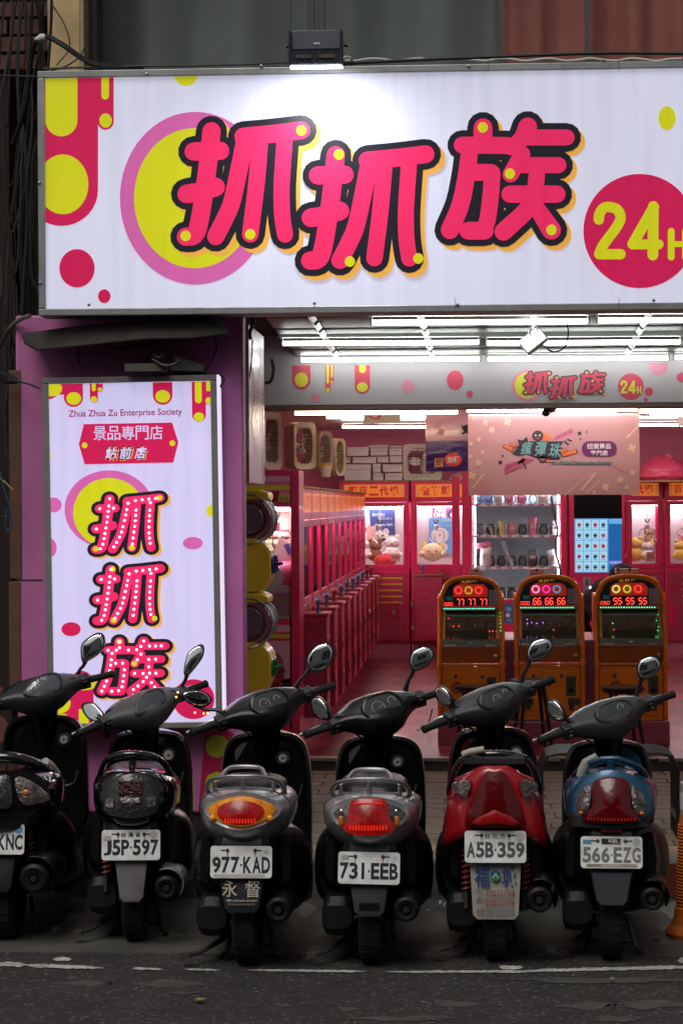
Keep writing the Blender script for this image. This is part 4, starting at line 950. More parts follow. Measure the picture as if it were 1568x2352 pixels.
    m = MB(S); m.loft([[DP(x, y, .001) for x, y in q], [DP(x * .7, y * .7, .0045) for x, y in q], [DP(x * .05, y * .05, .006) for x, y in q]]); m.build('instrument_window', st.get('win', M_dash), hb)
    m = MB(S)
    for gx, gy, gr in st.get('gauges', ((-.026, -.004, .026), (.040, .004, .016))):
        m.tube([DP(gx + gr * math.cos(t), gy + gr * math.sin(t), .0068) for t in [rad(-20 + 10 * i) for i in range(23)]], .0008, 4)
        for i in range(11):
            t = rad(-40 + 26 * i); m.tube([DP(gx + gr * .78 * math.cos(t), gy + gr * .78 * math.sin(t), .007), DP(gx + gr * .95 * math.cos(t), gy + gr * .95 * math.sin(t), .007)], .0008, 4)
        m.tube([DP(gx, gy, .0075), DP(gx + gr * .7, gy + gr * .3, .0075)], .0010, 4)
    if m.v: m.build('gauge', M_print, hb)
    for s in (-1, 1):
        m = MB(S); pr = [(.013, 0), (.0185, .003), (.0185, .01)] + [(.0165 + .0012 * (j % 2), .012 + j * .006) for j in range(18)] + [(.0195, .124), (.0195, .132), (.012, .137), (.0, .138)]
        m.lathe([(r, .246 + h) if s > 0 else (r, -.246 - h) for r, h in pr], (0, 0, .006), 'x', 16); P(m, 'handle_grip', M_rubber, sharp=30)
        m = MB(S); m.ob((s * .228, -.004, .008), (.05, .058, .062)); m.ob((s * .222, -.036, .020), (.026, .012, .016)); m.ob((s * .228, -.034, -.004), (.016, .014, .012)); sw = P(m, 'switch_housing', M_bp2, bevel=.007)
        m = MB(S); m.ob((s * .226, -.040, .004), (.010, .010, .006)); m.build('switch', mat('switch_tan', (.3, .24, .13), .5) if st.get('tan') else M_bp, sw, bevel=.001)
        m = MB(S); m.tube(bez([(s * .215, .03, .0), (s * .25, .055, -.008), (s * .31, .052, -.014), (s * .375, .045, -.018)], 4), [.006] * 6 + [.005] * 7, 8, flat=1.4); m.ell((s * .378, .045, -.018), (.008, .008, .008), 8, 6); P(m, 'brake_lever', st.get('lever', mat('lever_alloy', (.62, .62, .62), .25, .45)))
        m = MB(S); m.tube(bez([(s * .2, .04, -.01), (s * .17, .06, -.05), (s * .08, .05, -.12), (s * .03, .03, -.18)], 5), .004, 6); P(m, 'brake_cable', M_cable)
    for mi in mirrors:
        s, hx_, hy_, hw_, hh_, rot, nrm, pts, bpx, bpy_ = mi; Yh = sc_.location.y + .80 * k + (.13 if s > 0 else -.10) * k
        hc = WI @ at(hx_, hy_, Yh); b0 = WI @ at(bpx, bpy_, Yh + .0); n0 = Vector(nrm).normalized(); pxm = Yh / F / k
        rr_ = Vector((0, 0, 1)).cross(n0).normalized() * -1; uu_ = n0.cross(rr_) * 1.0
        if uu_.z < 0: uu_ = -uu_
        if rr_.x < 0: rr_ = -rr_
        ca, sa = math.cos(rad(rot)), math.sin(rad(rot))
        def MP(x, y, h, sc=1.0): return hc + rr_ * ((x * ca - y * sa) * sc) + uu_ * ((x * sa + y * ca) * sc) + n0 * h
        q = smooth_out([(x * hw_ * pxm, y * hh_ * pxm) for x, y in pts], 5)
        m = MB(); m.loft([[MP(x, y, .004) for x, y in q], [MP(x, y, -.012, 1.02) for x, y in q], [MP(x, y, -.028, .8) for x, y in q], [MP(x, y, -.036, .35) for x, y in q]]); mo = P(m, 'mirror', M_bp, sharp=50)
        m = MB(); m.loft([[MP(x, y, .002, .89) for x, y in q]] + [[MP(x, y, .0045 + .0016 * (1 - t * t), .88 * t) for x, y in q] for t in (1, .85, .68, .5, .32, .15, .02)]); gl = m.build('mirror_glass', M_mirror, mo, sharp=80)
        back = hc - n0 * .025; jn = MP(0, -hh_ * pxm * .8 if True else 0, -.02); j = jn if (jn - b0).length < (back - b0).length else back
        m = MB(); L_ = (j - b0); m.tube([b0 - Vector((0, 0, .02)), b0 + Vector((0, 0, .02)), b0 + L_ * .35 + Vector((0, 0, .02)), b0 + L_ * .7, j, hc - n0 * .02], [.014, .013, .0085, .0085, .013, .014], 8); m.build('mirror_stem', M_bp, mo)
        if st.get('leds') and s < 0:
            for lx, ly in ((-48, -8), (-44, 16), (-50, 4), (-3, 36), (24, 38), (38, 37)):
                pass
    return sc_, W, WI

# mirror outlines (unit frame)
DROP = [(-.55, .55), (0, .98), (.55, .95), (.98, .45), (.85, -.15), (.3, -.75), (-.1, -1.0), (-.5, -.7), (-.9, -.1)]
OVAL = [(-.85, .35), (-.3, .85), (.35, .95), (.9, .6), (.95, -.1), (.55, -.75), (-.1, -.98), (-.7, -.65), (-1, -.1)]
ANG = [(-.98, .3), (-.5, .98), (.3, .9), (.98, .1), (.75, -.7), (.1, -.98), (-.75, -.6)]
UP = (.06, -1, .22); LF = (-.55, -1, .02)

def eye(w, t, b, c=(0, 0), p=1.55): return sup(w, t, b, c, p, 44)
def rings_eye(c, w, t, b):
    return [(eye(w * .98, t * .97, b * .97, c), .012, 1), (eye(w * 1.10, t * 1.22, b * 1.2, c, 1.7), .006, 1), (eye(w * 1.15, t * 1.27, b * 1.6, c, 1.9), .03, 1), (sup(w * 1.27, t * 1.25, b * 2.3, c, 2.3), .10, .8), (sup(w * 1.32, t * 1.15, b * 2.7, c, 2.5), .22, .5), (sup(w * 1.36, t * 1.0, b * 2.6, (0, c[1] - .0), 2.6), .42, .2), (sup(w * 1.2, t * 1.2, b * 2.2, (0, c[1] - .02), 2.6), .62, 0), (sup(w * .95, t * .6, b * 1.6, (0, c[1] - .04), 2.6), .75, 0)]
def rail_hoop(mm, z=0):
    return [('grab_rail', [(-.165, -.03, .735 + z), (-.162, -.10, .775 + z), (-.13, -.17, .812 + z), (-.06, -.205, .828 + z), (0, -.21, .830 + z), (.06, -.205, .828 + z), (.13, -.17, .812 + z), (.162, -.10, .775 + z), (.165, -.03, .735 + z)], .0115, mm, .7),
            ('grab_rail', [(-.095, -.17, .822 + z), (-.07, -.10, .848 + z), (-.03, -.08, .855 + z), (.03, -.08, .855 + z), (.07, -.10, .848 + z), (.095, -.17, .822 + z)], .010, mm, 1),
            ('rail_strut', [(0, -.205, .82 + z), (0, -.20, .78 + z), (0, -.185, .745 + z)], .022, mm, .5), ('rail_strut', [(-.125, -.13, .80 + z), (-.125, -.12, .74 + z), (-.12, -.10, .70 + z)], .016, mm, .6), ('rail_strut', [(.125, -.13, .80 + z), (.125, -.12, .74 + z), (.12, -.10, .70 + z)], .016, mm, .6)]
def rail_arc(mm, w=.19, zt=.835, zm=.72, r=.014, y0=-.16):
    return [('grab_rail', [(-w, .12, zm - .08), (-w * .98, -.0, zm), (-w * .75, y0 * .6, zt - .035), (-w * .3, y0, zt), (w * .3, y0, zt), (w * .75, y0 * .6, zt - .035), (w * .98, 0, zm), (w, .12, zm - .08)], r, mm, 1.3)]
def decal(name, pts, mm, side=1):
    def f(P, yf): 
        m = MB(); m.add(pts, [tuple(range(len(pts)))]); P(m, name, mm)
    return f

def ex_s3(sc_, P, yf, st):
    for i in range(11):
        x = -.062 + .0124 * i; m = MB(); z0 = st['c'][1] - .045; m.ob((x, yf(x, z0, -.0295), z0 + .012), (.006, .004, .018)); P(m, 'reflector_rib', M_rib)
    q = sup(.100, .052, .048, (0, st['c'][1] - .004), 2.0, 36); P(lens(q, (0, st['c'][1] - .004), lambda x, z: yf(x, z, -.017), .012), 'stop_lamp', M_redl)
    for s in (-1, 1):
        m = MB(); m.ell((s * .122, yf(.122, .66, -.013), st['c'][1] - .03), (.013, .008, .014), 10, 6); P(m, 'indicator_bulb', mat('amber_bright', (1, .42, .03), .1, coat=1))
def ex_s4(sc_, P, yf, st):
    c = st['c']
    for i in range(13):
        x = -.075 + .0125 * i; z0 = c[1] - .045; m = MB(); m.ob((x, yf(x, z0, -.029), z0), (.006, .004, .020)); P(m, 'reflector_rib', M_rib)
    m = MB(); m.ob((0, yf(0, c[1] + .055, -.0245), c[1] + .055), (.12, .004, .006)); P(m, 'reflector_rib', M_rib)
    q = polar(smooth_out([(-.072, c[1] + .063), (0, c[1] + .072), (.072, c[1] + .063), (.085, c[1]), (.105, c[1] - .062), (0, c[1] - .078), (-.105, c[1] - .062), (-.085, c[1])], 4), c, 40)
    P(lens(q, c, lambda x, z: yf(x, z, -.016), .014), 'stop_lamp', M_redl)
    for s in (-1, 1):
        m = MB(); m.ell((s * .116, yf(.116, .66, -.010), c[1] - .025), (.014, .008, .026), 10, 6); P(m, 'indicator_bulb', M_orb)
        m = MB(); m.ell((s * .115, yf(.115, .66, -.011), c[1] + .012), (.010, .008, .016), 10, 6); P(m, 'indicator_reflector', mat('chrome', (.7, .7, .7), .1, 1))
def ex_s6(sc_, P, yf, st):
    for i in range(15):
        x = -.098 + .014 * i; m = MB(); m.ob((x, yf(x, .642, -.0245), .642), (.007, .005, .010)); P(m, 'reflector_rib', mat('red_rib_dim', (.6, .02, .01), .12, coat=.5))
    for s in (-1, 1):
        m = MB(); m.ell((s * .128, yf(.12, .66, -.016), .662), (.010, .006, .008), 8, 6); P(m, 'indicator_bulb', M_orb)
def ex_s2(sc_, P, yf, st):
    c = st['c']
    for x0, x1, z0, z1, mm in ((-.055, .055, .69, .755, mat('dark_bulb', (.035, .004, .004), .15, coat=.4, bump=.5)), (-.045, .045, .655, .685, M_lensw), (-.115, -.07, .635, .68, M_lensw), (.07, .115, .635, .68, M_lensw)):
        m = MB(); m.loft([[(x, yf(x, z, -.012), z) for x, z in rrect(x0, z0, x1, z1, .008)], [(x, yf(x, z, -.022), z) for x, z in rrect(x0 + .004, z0 + .004, x1 - .004, z1 - .004, .006)]]); P(m, 'lamp_chamber', mm)
def zz(y, Y): return 1.97 - (y - 1162) / F * Y

tc = [(-.004, .066)]
STARX = [(0, .0), (.35, .35), (.1, .9), (.5, .6), (.8, 1), (.65, .5), (1, .2), (.6, .3), (.5, 0), (.4, .25)]
M_lime = mat('decal_lime', (.45, .5, .04), .4)
ST1 = dict(dphi=-5, gauges=(), dshape=[(-.095, -.012), (-.03, -.045), (.06, -.040), (.088, .03), (.03, .052), (-.04, .035)], win=M_winc, body=M_gloss, c=(0, .70), curve=2.0, yb=-.28, hs=1.05, seat=.80, refl=1, springs=(1,), hmat=M_bp2, kx=.11,
    rings=[([(-.17, .77), (0, .79), (.17, .77), (.235, .66), (.22, .63), (.1, .6), (0, .6), (-.1, .6), (-.22, .63), (-.235, .66)], .012, 1), (sup(.235, .10, .16, (0, .69), 2.6), .03, 1), (sup(.25, .105, .24, (0, .69), 2.6), .2, .5), (sup(.235, .10, .25, (0, .69), 2.6), .45, 0), (sup(.17, .07, .2, (0, .66), 2.6), .7, 0)],
    lamps=[('tail_lamp', [(-.06, .76), (0, .77), (.06, .76), (.075, .64), (0, .63), (-.075, .64)], (0, .70), .012, M_smoke, -.006), ('indicator', [(.085, .758), (.15, .742), (.23, .665), (.20, .645), (.12, .648)], (.15, .70), .012, M_lensw, -.006), ('indicator', [(-.085, .758), (-.15, .742), (-.23, .665), (-.20, .645), (-.12, .648)], (-.15, .70), .012, M_lensw, -.006)],
    rail=rail_arc(M_gloss, .2, .84, .75, .02), flap=dict(d=(.40, .25, .085, .065, M_bp2)), shield=1, er=.07, ex=(.17, .31))
def ex_s1(sc_, P, yf, st):
    m = MB(); m.ell((.135, yf(.135, .7, -.018), .695), (.018, .008, .015), 10, 6); P(m, 'indicator_bulb', M_orb)
    m = MB(); m.tube([(.17, .0, .80), (.19, .04, .775), (.205, .09, .735)], .024, 10); P(m, 'paper_wrap', M_tape)
ST1['extra'] = ex_s1
ST2 = dict(dphi=4, gauges=(), dshape=[(-.085, -.03), (0, -.038), (.07, -.02), (.085, .03), (.02, .048), (-.05, .02)], win=M_winc, body=M_gloss, c=(0, .70), curve=2.6, yb=-.28, seat=.79, refl=1, springs=(-1,), hmat=mat('bar_grey_plastic', (.085, .087, .09), .45, noise=.3, nscale=8), key=.022, kx=.10,
    rings=[([(-.08, .765), (0, .79), (.08, .765), (.105, .70), (.13, .635), (.11, .60), (0, .58), (-.11, .60), (-.13, .635), (-.105, .70)], .012, 1), (sup(.155, .105, .13, (0, .69), 2.4), .03, 1), (sup(.185, .11, .18, (0, .68), 2.4), .16, .6), (sup(.2, .105, .22, (0, .68), 2.6), .35, .2), (sup(.15, .07, .2, (0, .66), 2.6), .6, 0)],
    lamps=[('tail_lamp', [(-.075, .758), (0, .782), (.075, .758), (.10, .70), (.125, .64), (.105, .608), (0, .592), (-.105, .608), (-.125, .64), (-.10, .70)], (0, .69), .012, M_smoke, -.004)], extra=ex_s2,
    rail=rail_arc(M_gloss, .165, .858, .74, .013) + [('rail_strut', [(0, -.15, .85), (0, -.16, .80), (0, -.18, .78)], .016, M_bp, 1)], flap=dict(d=(.40, .215, .072, .052, mat('flap_pale', (.22, .205, .205), .6, noise=.35, nscale=7))), shield=1, shieldmat=mat('shield_grey', (.25, .25, .26), .4, .3, noise=.3))
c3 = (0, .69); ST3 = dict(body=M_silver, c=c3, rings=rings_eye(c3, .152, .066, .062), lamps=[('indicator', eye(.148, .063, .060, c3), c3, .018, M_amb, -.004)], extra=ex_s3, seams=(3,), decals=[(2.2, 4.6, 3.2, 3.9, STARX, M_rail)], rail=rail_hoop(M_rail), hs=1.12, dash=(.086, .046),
    flap=dict(d=(.412, .262, .095, .072, mat('flap_navy', (.018, .024, .034), .5)), text=[('永', -.082, -.018, .330, .400, mat('ink_gold', (.62, .52, .40), .5), .012), ('督', .016, .080, .328, .400, mat('ink_gold', (.5, .42, .32)), .008), ('☎:2950-0229', -.066, .066, .309, .321, mat('ink_gold', (.5, .42, .32)), .02), ('新北市永和區竹林路17號', -.058, .058, .295, .304, mat('ink_brown', (.22, .16, .11)), .01), ('專業機車買賣修理', -.058, .058, .295, .304, mat('ink_brown', (.22, .16, .11)), .01)]))
ST4 = dict(body=M_silver, c=(0, .67), rings=rings_eye((0, .67), .158, .066, .064), lamps=[('indicator', eye(.154, .063, .062, (0, .67)), (0, .67), .016, M_lensw, -.004)], extra=ex_s4, seams=(3,), decals=[(2.6, 5.0, 3.1, 3.9, STARX, M_lime), (20.0, 17.8, 3.2, 3.8, STARX, M_lime)], rail=rail_hoop(M_rail, -.015), hs=1.2, dphi=-2, gauges=((-.024, -.006, .033), (.052, .010, .020)), dash=(.092, .05),
    flap=dict(d=(.385, .245, .082, .062, mat('flap_grey', (.05, .056, .064), .5, noise=.2)), shapes=[('reflector_slot', rect(-.042, .272, .042, .302), M_bp)]), proll=-1.5)
ST4['proll'] = 1.0
r5 = [([(-.045, .84), (0, .845), (.045, .84), (.10, .73), (.135, .62), (.11, .60), (0, .615), (-.11, .60), (-.135, .62), (-.10, .73)], .014, 1),
      ([(-.06, .853), (0, .856), (.06, .853), (.125, .80), (.165, .72), (.20, .60), (.212, .50), (.195, .49), (.14, .575), (0, .60), (-.14, .575), (-.195, .49), (-.212, .50), (-.20, .60), (-.165, .72), (-.125, .80)], .03, .8),
      ([(-.06, .853), (0, .856), (.06, .853), (.14, .80), (.19, .72), (.222, .60), (.224, .50), (.205, .48), (.14, .55), (0, .56), (-.14, .55), (-.205, .48), (-.224, .50), (-.222, .60), (-.19, .72), (-.14, .80)], .12, .5), (sup(.21, .10, .17, (0, .70), 2.5), .38, .2), (sup(.15, .07, .16, (0, .68), 2.5), .62, 0)]
def ex_s5(sc_, P, yf, st):
    P(lens(polar([(-.07, .655), (0, .685), (.07, .655), (.118, .612), (0, .628), (-.118, .612)], (0, .645), 36), (0, .645), lambda x, z: yf(x, z, -.026), .006), 'lens_fin', mat('red_fin', (.35, .004, .006), .15, coat=.4))
    m = MB(); m.loft([[(x, -.15, z) for x, z in rrect(-.13, .862, .13, .885, .01)], [(x, -.12, z) for x, z in rrect(-.12, .87, .12, .905, .01)], [(x, .0, z) for x, z in rrect(-.12, .85, .12, .89, .01)]]); P(m, 'rear_pad', M_bp2)
    m = MB(); m.tube([(-.135, -.13, .900), (-.10, -.145, .915), (-.045, -.155, .925)], .015, 10); P(m, 'paper_wrap', M_tape)
W5 = mat('flap_white', (.40, .39, .34), .5, noise=.25, nscale=10); B5 = mat('ink_blue', (.02, .05, .2), .5); R5 = mat('ink_red', (.35, .03, .03), .5); G5 = mat('ink_grey', (.2, .19, .2), .5)
t5 = [('福', -.088, -.026, .352, .445, B5, .012), ('城', .026, .088, .352, .445, B5, .012)]
z_ = .342
for i, (a_, b_) in enumerate((('永和店', '22837784'), ('', '22838158'), (None, '蘆洲區永平街32號之1'), ('重新店', '22837332'), ('', '82868579'), (None, '三重區重新路五段16號'), ('免費', '換電瓶·機油·道路救援'), (None, '新車中古車·分期零利率買賣'))):
    if a_: t5.append((a_, -.082, -.052, z_ - .012, z_ - .001, R5, .01))
    t5.append((b_, -.045 if a_ is not None else -.078, .08, z_ - .0115, z_ - .001, R5 if i in (0, 1, 3, 4) else G5, .01)); z_ -= .0138
circ = lambda cx, cz, r, a0=0, a1=360: [(cx + r * math.cos(rad(a0 + (a1 - a0) * i / 24)), cz + r * math.sin(rad(a0 + (a1 - a0) * i / 24))) for i in range(25)]
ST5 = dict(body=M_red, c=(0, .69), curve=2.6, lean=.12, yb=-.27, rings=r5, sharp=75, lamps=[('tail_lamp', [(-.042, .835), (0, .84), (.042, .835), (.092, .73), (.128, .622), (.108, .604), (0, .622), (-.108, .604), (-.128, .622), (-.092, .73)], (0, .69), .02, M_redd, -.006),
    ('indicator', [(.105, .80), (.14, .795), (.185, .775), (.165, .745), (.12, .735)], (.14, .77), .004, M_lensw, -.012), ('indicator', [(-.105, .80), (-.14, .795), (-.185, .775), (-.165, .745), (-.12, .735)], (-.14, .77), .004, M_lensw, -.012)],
    extra=ex_s5, rail=rail_arc(M_gloss, .195, .90, .76, .014, -.12), springs=(-1, 1), refl=1, dphi=3, gauges=((-.004, -.008, .021), (.050, .010, .012)), fmat=M_bp, hmat=M_bp2, kx=.11, key=.023, dash=(.088, .038), shield=1, ex=(.185, .30), er=.058,
    flap=dict(d=(.458, .218, .108, .096, W5), dome=.001, text=t5, shapes=[('round_emblem', circ(0, .404, .022, 0, 180)[:25], mat('ink_teal', (.02, .10, .16))), ('round_emblem', circ(0, .402, .022, 180, 360)[:25], mat('ink_green', (.02, .2, .1)))]))
ST5['flap']['shapes'].append(('emblem_peak', [(-.014, .394), (0, .416), (.014, .394), (.007, .394), (0, .406), (-.007, .394)], mat('emblem_white', (.5, .5, .46))))
r6 = [([(-.075, .80), (0, .815), (.075, .80), (.13, .76), (.155, .70), (.148, .645), (.09, .625), (0, .62), (-.09, .625), (-.148, .645), (-.155, .70), (-.13, .76)], .014, 1),
      ([(-.08, .822), (0, .84), (.08, .822), (.14, .785), (.175, .70), (.18, .61), (.15, .6), (0, .6), (-.15, .6), (-.18, .61), (-.175, .70), (-.14, .785)], .02, 1),
      (sup(.195, .13, .15, (0, .70), 2.4), .12, .6), (sup(.205, .12, .2, (0, .70), 2.5), .32, .3), (sup(.15, .07, .17, (0, .68), 2.5), .6, 0)]
ST6 = dict(body=M_blue, c=(0, .70), curve=2.6, yb=-.27, rings=r6, extra=ex_s6, lamps=[('tail_lamp', [(-.07, .795), (0, .812), (.07, .795), (.082, .74), (.085, .685), (.122, .648), (.115, .628), (0, .622), (-.115, .628), (-.122, .648), (-.085, .685), (-.082, .74)], (0, .70), .02, M_redd, -.006),
    ('indicator', [(.088, .775), (.125, .755), (.15, .70), (.142, .65), (.12, .652), (.092, .69)], (.12, .70), .012, M_lensw, -.006), ('indicator', [(-.088, .775), (-.125, .755), (-.15, .70), (-.142, .65), (-.12, .652), (-.092, .69)], (-.12, .70), .012, M_lensw, -.006)],
    rail=[('grab_rail', [(-.155, .03, .765), (-.14, -.07, .81), (-.10, -.135, .85), (-.04, -.165, .875), (0, -.17, .88), (.04, -.165, .875), (.10, -.135, .85), (.14, -.07, .81), (.155, .03, .765)], .02, M_blue, .7), ('rail_strut', [(0, -.165, .875), (0, -.16, .84), (0, -.15, .80)], .03, M_blue, .6)],
    refl=1, hmat=mat('bar_brown_grey', (.05, .047, .044), .5, noise=.4, nscale=7), kx=.105, key=.022, tan=1, gauges=((.034, .004, .017),), split=(.655, M_bpb), dash=(.09, .038), shield=1, ex=(.17, .30), er=.052, flap=dict(d=(.415, .27, .092, .068, mat('flap_slate', (.045, .05, .058), .45, noise=.2)), dome=.018), springs=())
def ex6b(sc_, P, yf, st):
    ex_s6(sc_, P, yf, st); m = MB(); m.tube([(-.125, -.12, .80), (-.115, -.13, .835), (-.10, -.14, .865)], .023, 12); m.tube([(-.105, -.14, .868), (-.06, -.15, .892)], .014, 8); P(m, 'paper_wrap', M_tape)
ST6['extra'] = ex6b
S_b = mat('sticker_blue', (.12, .3, .5), .4); S_g = mat('sticker_grey', (.42, .42, .42), .4); S_p = mat('sticker_pinkish', (.5, .42, .42), .5)
GRP = [
 ('motor_scooter', -9, 1928, 9.95, 'big black scooter cut off by the left edge, plate ending KNC', ST1, 0, dict(t='612-KNC', rust=0, sx=.062, st=[('s', circ(.103, .045, .018), S_b, [])]), 1.05, 1, [(1, 210, 1487, 26, 39, -25, (.0, -1, .22), DROP, 178, 1562)], .0),
 ('motor_scooter', 291, 1941, 9.92, 'black scooter with smoky tail lamp, plate J5P-597', ST2, 4.2, dict(t='J5P-597', top='台灣省', z=(-.045, .024), st=[('s', rect(-.122, .020, -.088, .04), S_p, []), ('s', circ(.10, .045, .017), S_g, [])]), .975, 1, [(1, 440, 1513, 24, 38, -16, (.05, -1, .25), [(-.5, .2), (.3, .95), (.85, .9), (.95, .2), (.2, -.95), (-.35, -.95)], 412, 1604), (-1, 214, 1636, 34, 23, -8, (-.35, -1, .25), [(-.95, .5), (-.3, .98), (.3, .6), (.98, -.3), (.5, -.95), (-.4, -.6)], 246, 1686)], -.02),
 ('motor_scooter', 554, 1980, 9.40, 'silver scooter with amber and red tail lamp, plate 977-KAD', ST3, 0, dict(t='977-KAD', st=[('s', rrect(-.115, -.062, .10, -.050, .004), mat('sticker_cream', (.6, .56, .52)), []), ('s', circ(.105, .043, .010), S_g, [])]), 1.02, 1, [(1, 735, 1510, 28, 38, -48, UP, ANG, 677, 1592), (-1, 452, 1604, 38, 19, -6, (.35, -1, .12), [(-.98, .3), (-.5, .9), (.3, .98), (.95, .1), (.6, -.9), (-.3, -.8)], 526, 1652)], 0),
 ('motor_scooter', 847, 1994, 9.43, 'silver scooter with red centre lamp and clear sides, plate 731-EEB', ST4, 0, dict(t='731-EEB', st=[('s', circ(.108, .042, .016), mat('sticker_white', (.7, .72, .75)), [('G', (.101, .115, .036, .049), S_b, .0)]), ('s', rect(-.115, .034, -.085, .052), S_g, [])]), 1.0, 1, [(1, 966, 1511, 24, 34, -36, UP, OVAL, 931, 1592), (-1, 734, 1628, 21, 33, 48, LF, OVAL, 786, 1656)], -.01),
 ('motor_scooter', 1137, 1945, 9.53, 'red scooter with white text mud flap, plate A5B-359', ST5, 0, dict(t='A5B-359', top='台北市', ink=mat('ink_worn_dark', (.09, .085, .09), .5), z=(-.045, .020), st=[('s', circ(.105, .043, .019), S_g, [])]), 1.03, 1, [(1, 1237, 1491, 23, 36, -44, UP, OVAL, 1190, 1590), (-1, 1018, 1600, 18, 28, 50, LF, OVAL, 1058, 1642)], -.015),
 ('motor_scooter', 1410, 1958, 9.57, 'blue scooter with blue grab handle, plate 566-EZG', ST6, -2.6, dict(t='566-EZG', rust=0, ink=M_pgrey, z=(-.043, .022), st=[('s', rect(-.042, .034, .038, .058), M_ptxt, [('KSL', (-.012, .030, .042, .055), M_plate, .04), ('2234-7313', (.0, .034, .036, .040), M_plate, 0)]), ('s', rect(-.120, .034, -.085, .052), S_b, []), ('s', circ(.105, .045, .016), S_g, []), ('s', rect(-.108, -.062, .108, -.048), mat('sticker_tan', (.5, .44, .36)), [('豐民車業', (-.100, -.045, -.0605, -.0495), M_pgrey, .01), ('(02)8228-6851', (.035, .103, -.0605, -.050), M_pgrey, .01)])]), .965, 1, [(1, 1487, 1532, 24, 32, -34, UP, OVAL, 1457, 1618), (-1, 1275, 1633, 19, 31, 50, LF, OVAL, 1334, 1682)], 0),
]
SCOOT = []
for nm, px, py, Yp, lb, st, an, pt, hz, k, mr, hx in GRP:
    for j in range(2): pass
    SCOOT.append(scooter(nm, px, py, Yp, lb, st, an, pt, hz, mr, k, hx))
# orange lights on the left mirror of the silver scooter: lit turn lamps set into its shell
sc_, W_, WI_ = SCOOT[2]
mo = [o for o in sc_.children if o.name.startswith('mirror')][-1]
for (x, y) in ((409, 1590), (405, 1601), (448, 1637), (468, 1639), (477, 1638)):
    m = MB(); m.ell(WI_ @ at(x, y, sc_.location.y + .66), (.004, .004, .004), 8, 6); m.build('turn_light', mat('turn_led', (1, .4, .05), .3, emit=(1, .32, .03), es=12), mo)
# maker's marks on the side panels
def side_mark(i, body, px, py, Y, w, h, mm, sh=0, rot=0):
    s, W, WI = SCOOT[i]; m = MB(); p0 = at(px, py, Y)
    vs, fs = text2d(body, .03, sh); sc = Y / F
    m.add([WI @ (p0 + Vector(((a * math.cos(rot) - 0) * w * sc, a * w * sc * .6, (b * h + a * math.sin(rot) * w) * sc))) for a, b in vs], fs); m.build('lettering', mm, s)
# ================================================================ the shop inside
fm = bpy.data.materials.new('shop_floor_vinyl'); fm.use_nodes = True; nt = fm.node_tree; b = nt.nodes['Principled BSDF']; b.inputs['Roughness'].default_value = .28; b.inputs['Specular IOR Level'].default_value = .3
tc = nt.nodes.new('ShaderNodeTexCoord'); sx_ = nt.nodes.new('ShaderNodeSeparateXYZ'); nt.links.new(tc.outputs['Object'], sx_.inputs[0])
def mth(op, a, b_=None):
    n = nt.nodes.new('ShaderNodeMath'); n.operation = op
    for i, q in enumerate((a, b_)):
        if q is None: continue
        if isinstance(q, (int, float)): n.inputs[i].default_value = q
        else: nt.links.new(q, n.inputs[i])
    return n.outputs[0]
X_ = mth('MULTIPLY', sx_.outputs[0], 1.5); Y_ = mth('MULTIPLY', sx_.outputs[1], .5)
d1 = mth('FRACT', mth('ADD', X_, Y_)); d2 = mth('FRACT', mth('SUBTRACT', X_, Y_))
ck = mth('COMPARE', mth('GREATER_THAN', d1, .5), mth('GREATER_THAN', d2, .5))
nt.nodes[-1].inputs[2].default_value = .1
mxn = nt.nodes.new('ShaderNodeMixRGB'); nt.links.new(ck, mxn.inputs[0]); mxn.inputs[1].default_value = (.115, .002, .006, 1); mxn.inputs[2].default_value = (.27, .035, .042, 1)
nt.links.new(mxn.outputs[0], b.inputs['Base Color']); b.inputs['Coat Weight'].default_value = .25; b.inputs['Coat Roughness'].default_value = .12
f = MB(); f.bx(xL, xR, YS - .05, YB, ZS - .02, ZS); tag(f.build('shop_floor', fm), 'red and pink diamond patterned shop floor', kind='structure')
f = MB(); f.bx(xL, 5.5, YS - .055, YS - .05 + .0, ZW - .1, ZS - .004); f.bx(xL, 5.5, YS - .075, YS + .03, ZS - .018, ZS + .003, 1)
tag(f.build('shop_step', [mat('step_brown', (.09, .065, .05), .7, noise=.3), mat('step_edge', (.3, .26, .23), .5)]), 'low brown step at the shop front', kind='structure')

# fluorescent tubes
def tube_light(px0, px1, py, Y, label, mm=M_tube, slope=-.006, bat=1):
    a = at(px0, py, Y); c = at(px1, py + slope * (px1 - px0), Y); t = empty('fluorescent_lamp', (a.x, Y, a.z), label, 'lamp', 'fluorescent lamps under the arcade and shop ceiling')
    Ln = c.x - a.x; dz = c.z - a.z
    m = MB(); m.cyl((0.0, 0, 0), (Ln, 0, dz), .0135, n=10); m.build('glass_tube', mm, t)
    for x, z in ((-.012, 0), (Ln, dz)):
        m = MB(); m.bx(x, x + .012, -.012, .012, z - .014, z + .05); m.build('lamp_holder', M_batten, t, bevel=.002)
    if bat:
        m = MB(); o = .035; m.add([(x, y, (dz if x > 0 else 0) + z) for x in (-.03, Ln + .03) for y, z in ((-.022, o), (.022, o), (.022, o + .035), (-.022, o + .035))], [(0, 1, 2, 3), (4, 7, 6, 5), (0, 4, 5, 1), (1, 5, 6, 2), (2, 6, 7, 3), (3, 7, 4, 0)]); m.build('batten', M_batten, t)
    return t
tube_light(855, 1348, 741, 12.58, 'front row fluorescent tube above the floodlight under the arcade ceiling')
tube_light(1373, 1866, 736, 12.58, 'front row fluorescent tube cut off by the right edge')
tube_light(650, 1098, 789, 13.75, 'middle row fluorescent tube at the left')
tube_light(1118, 1560, 788, 13.75, 'middle row fluorescent tube behind the small floodlight')
tube_light(692, 1100, 827, 15.0, 'rear row fluorescent tube over the left half of the header band')
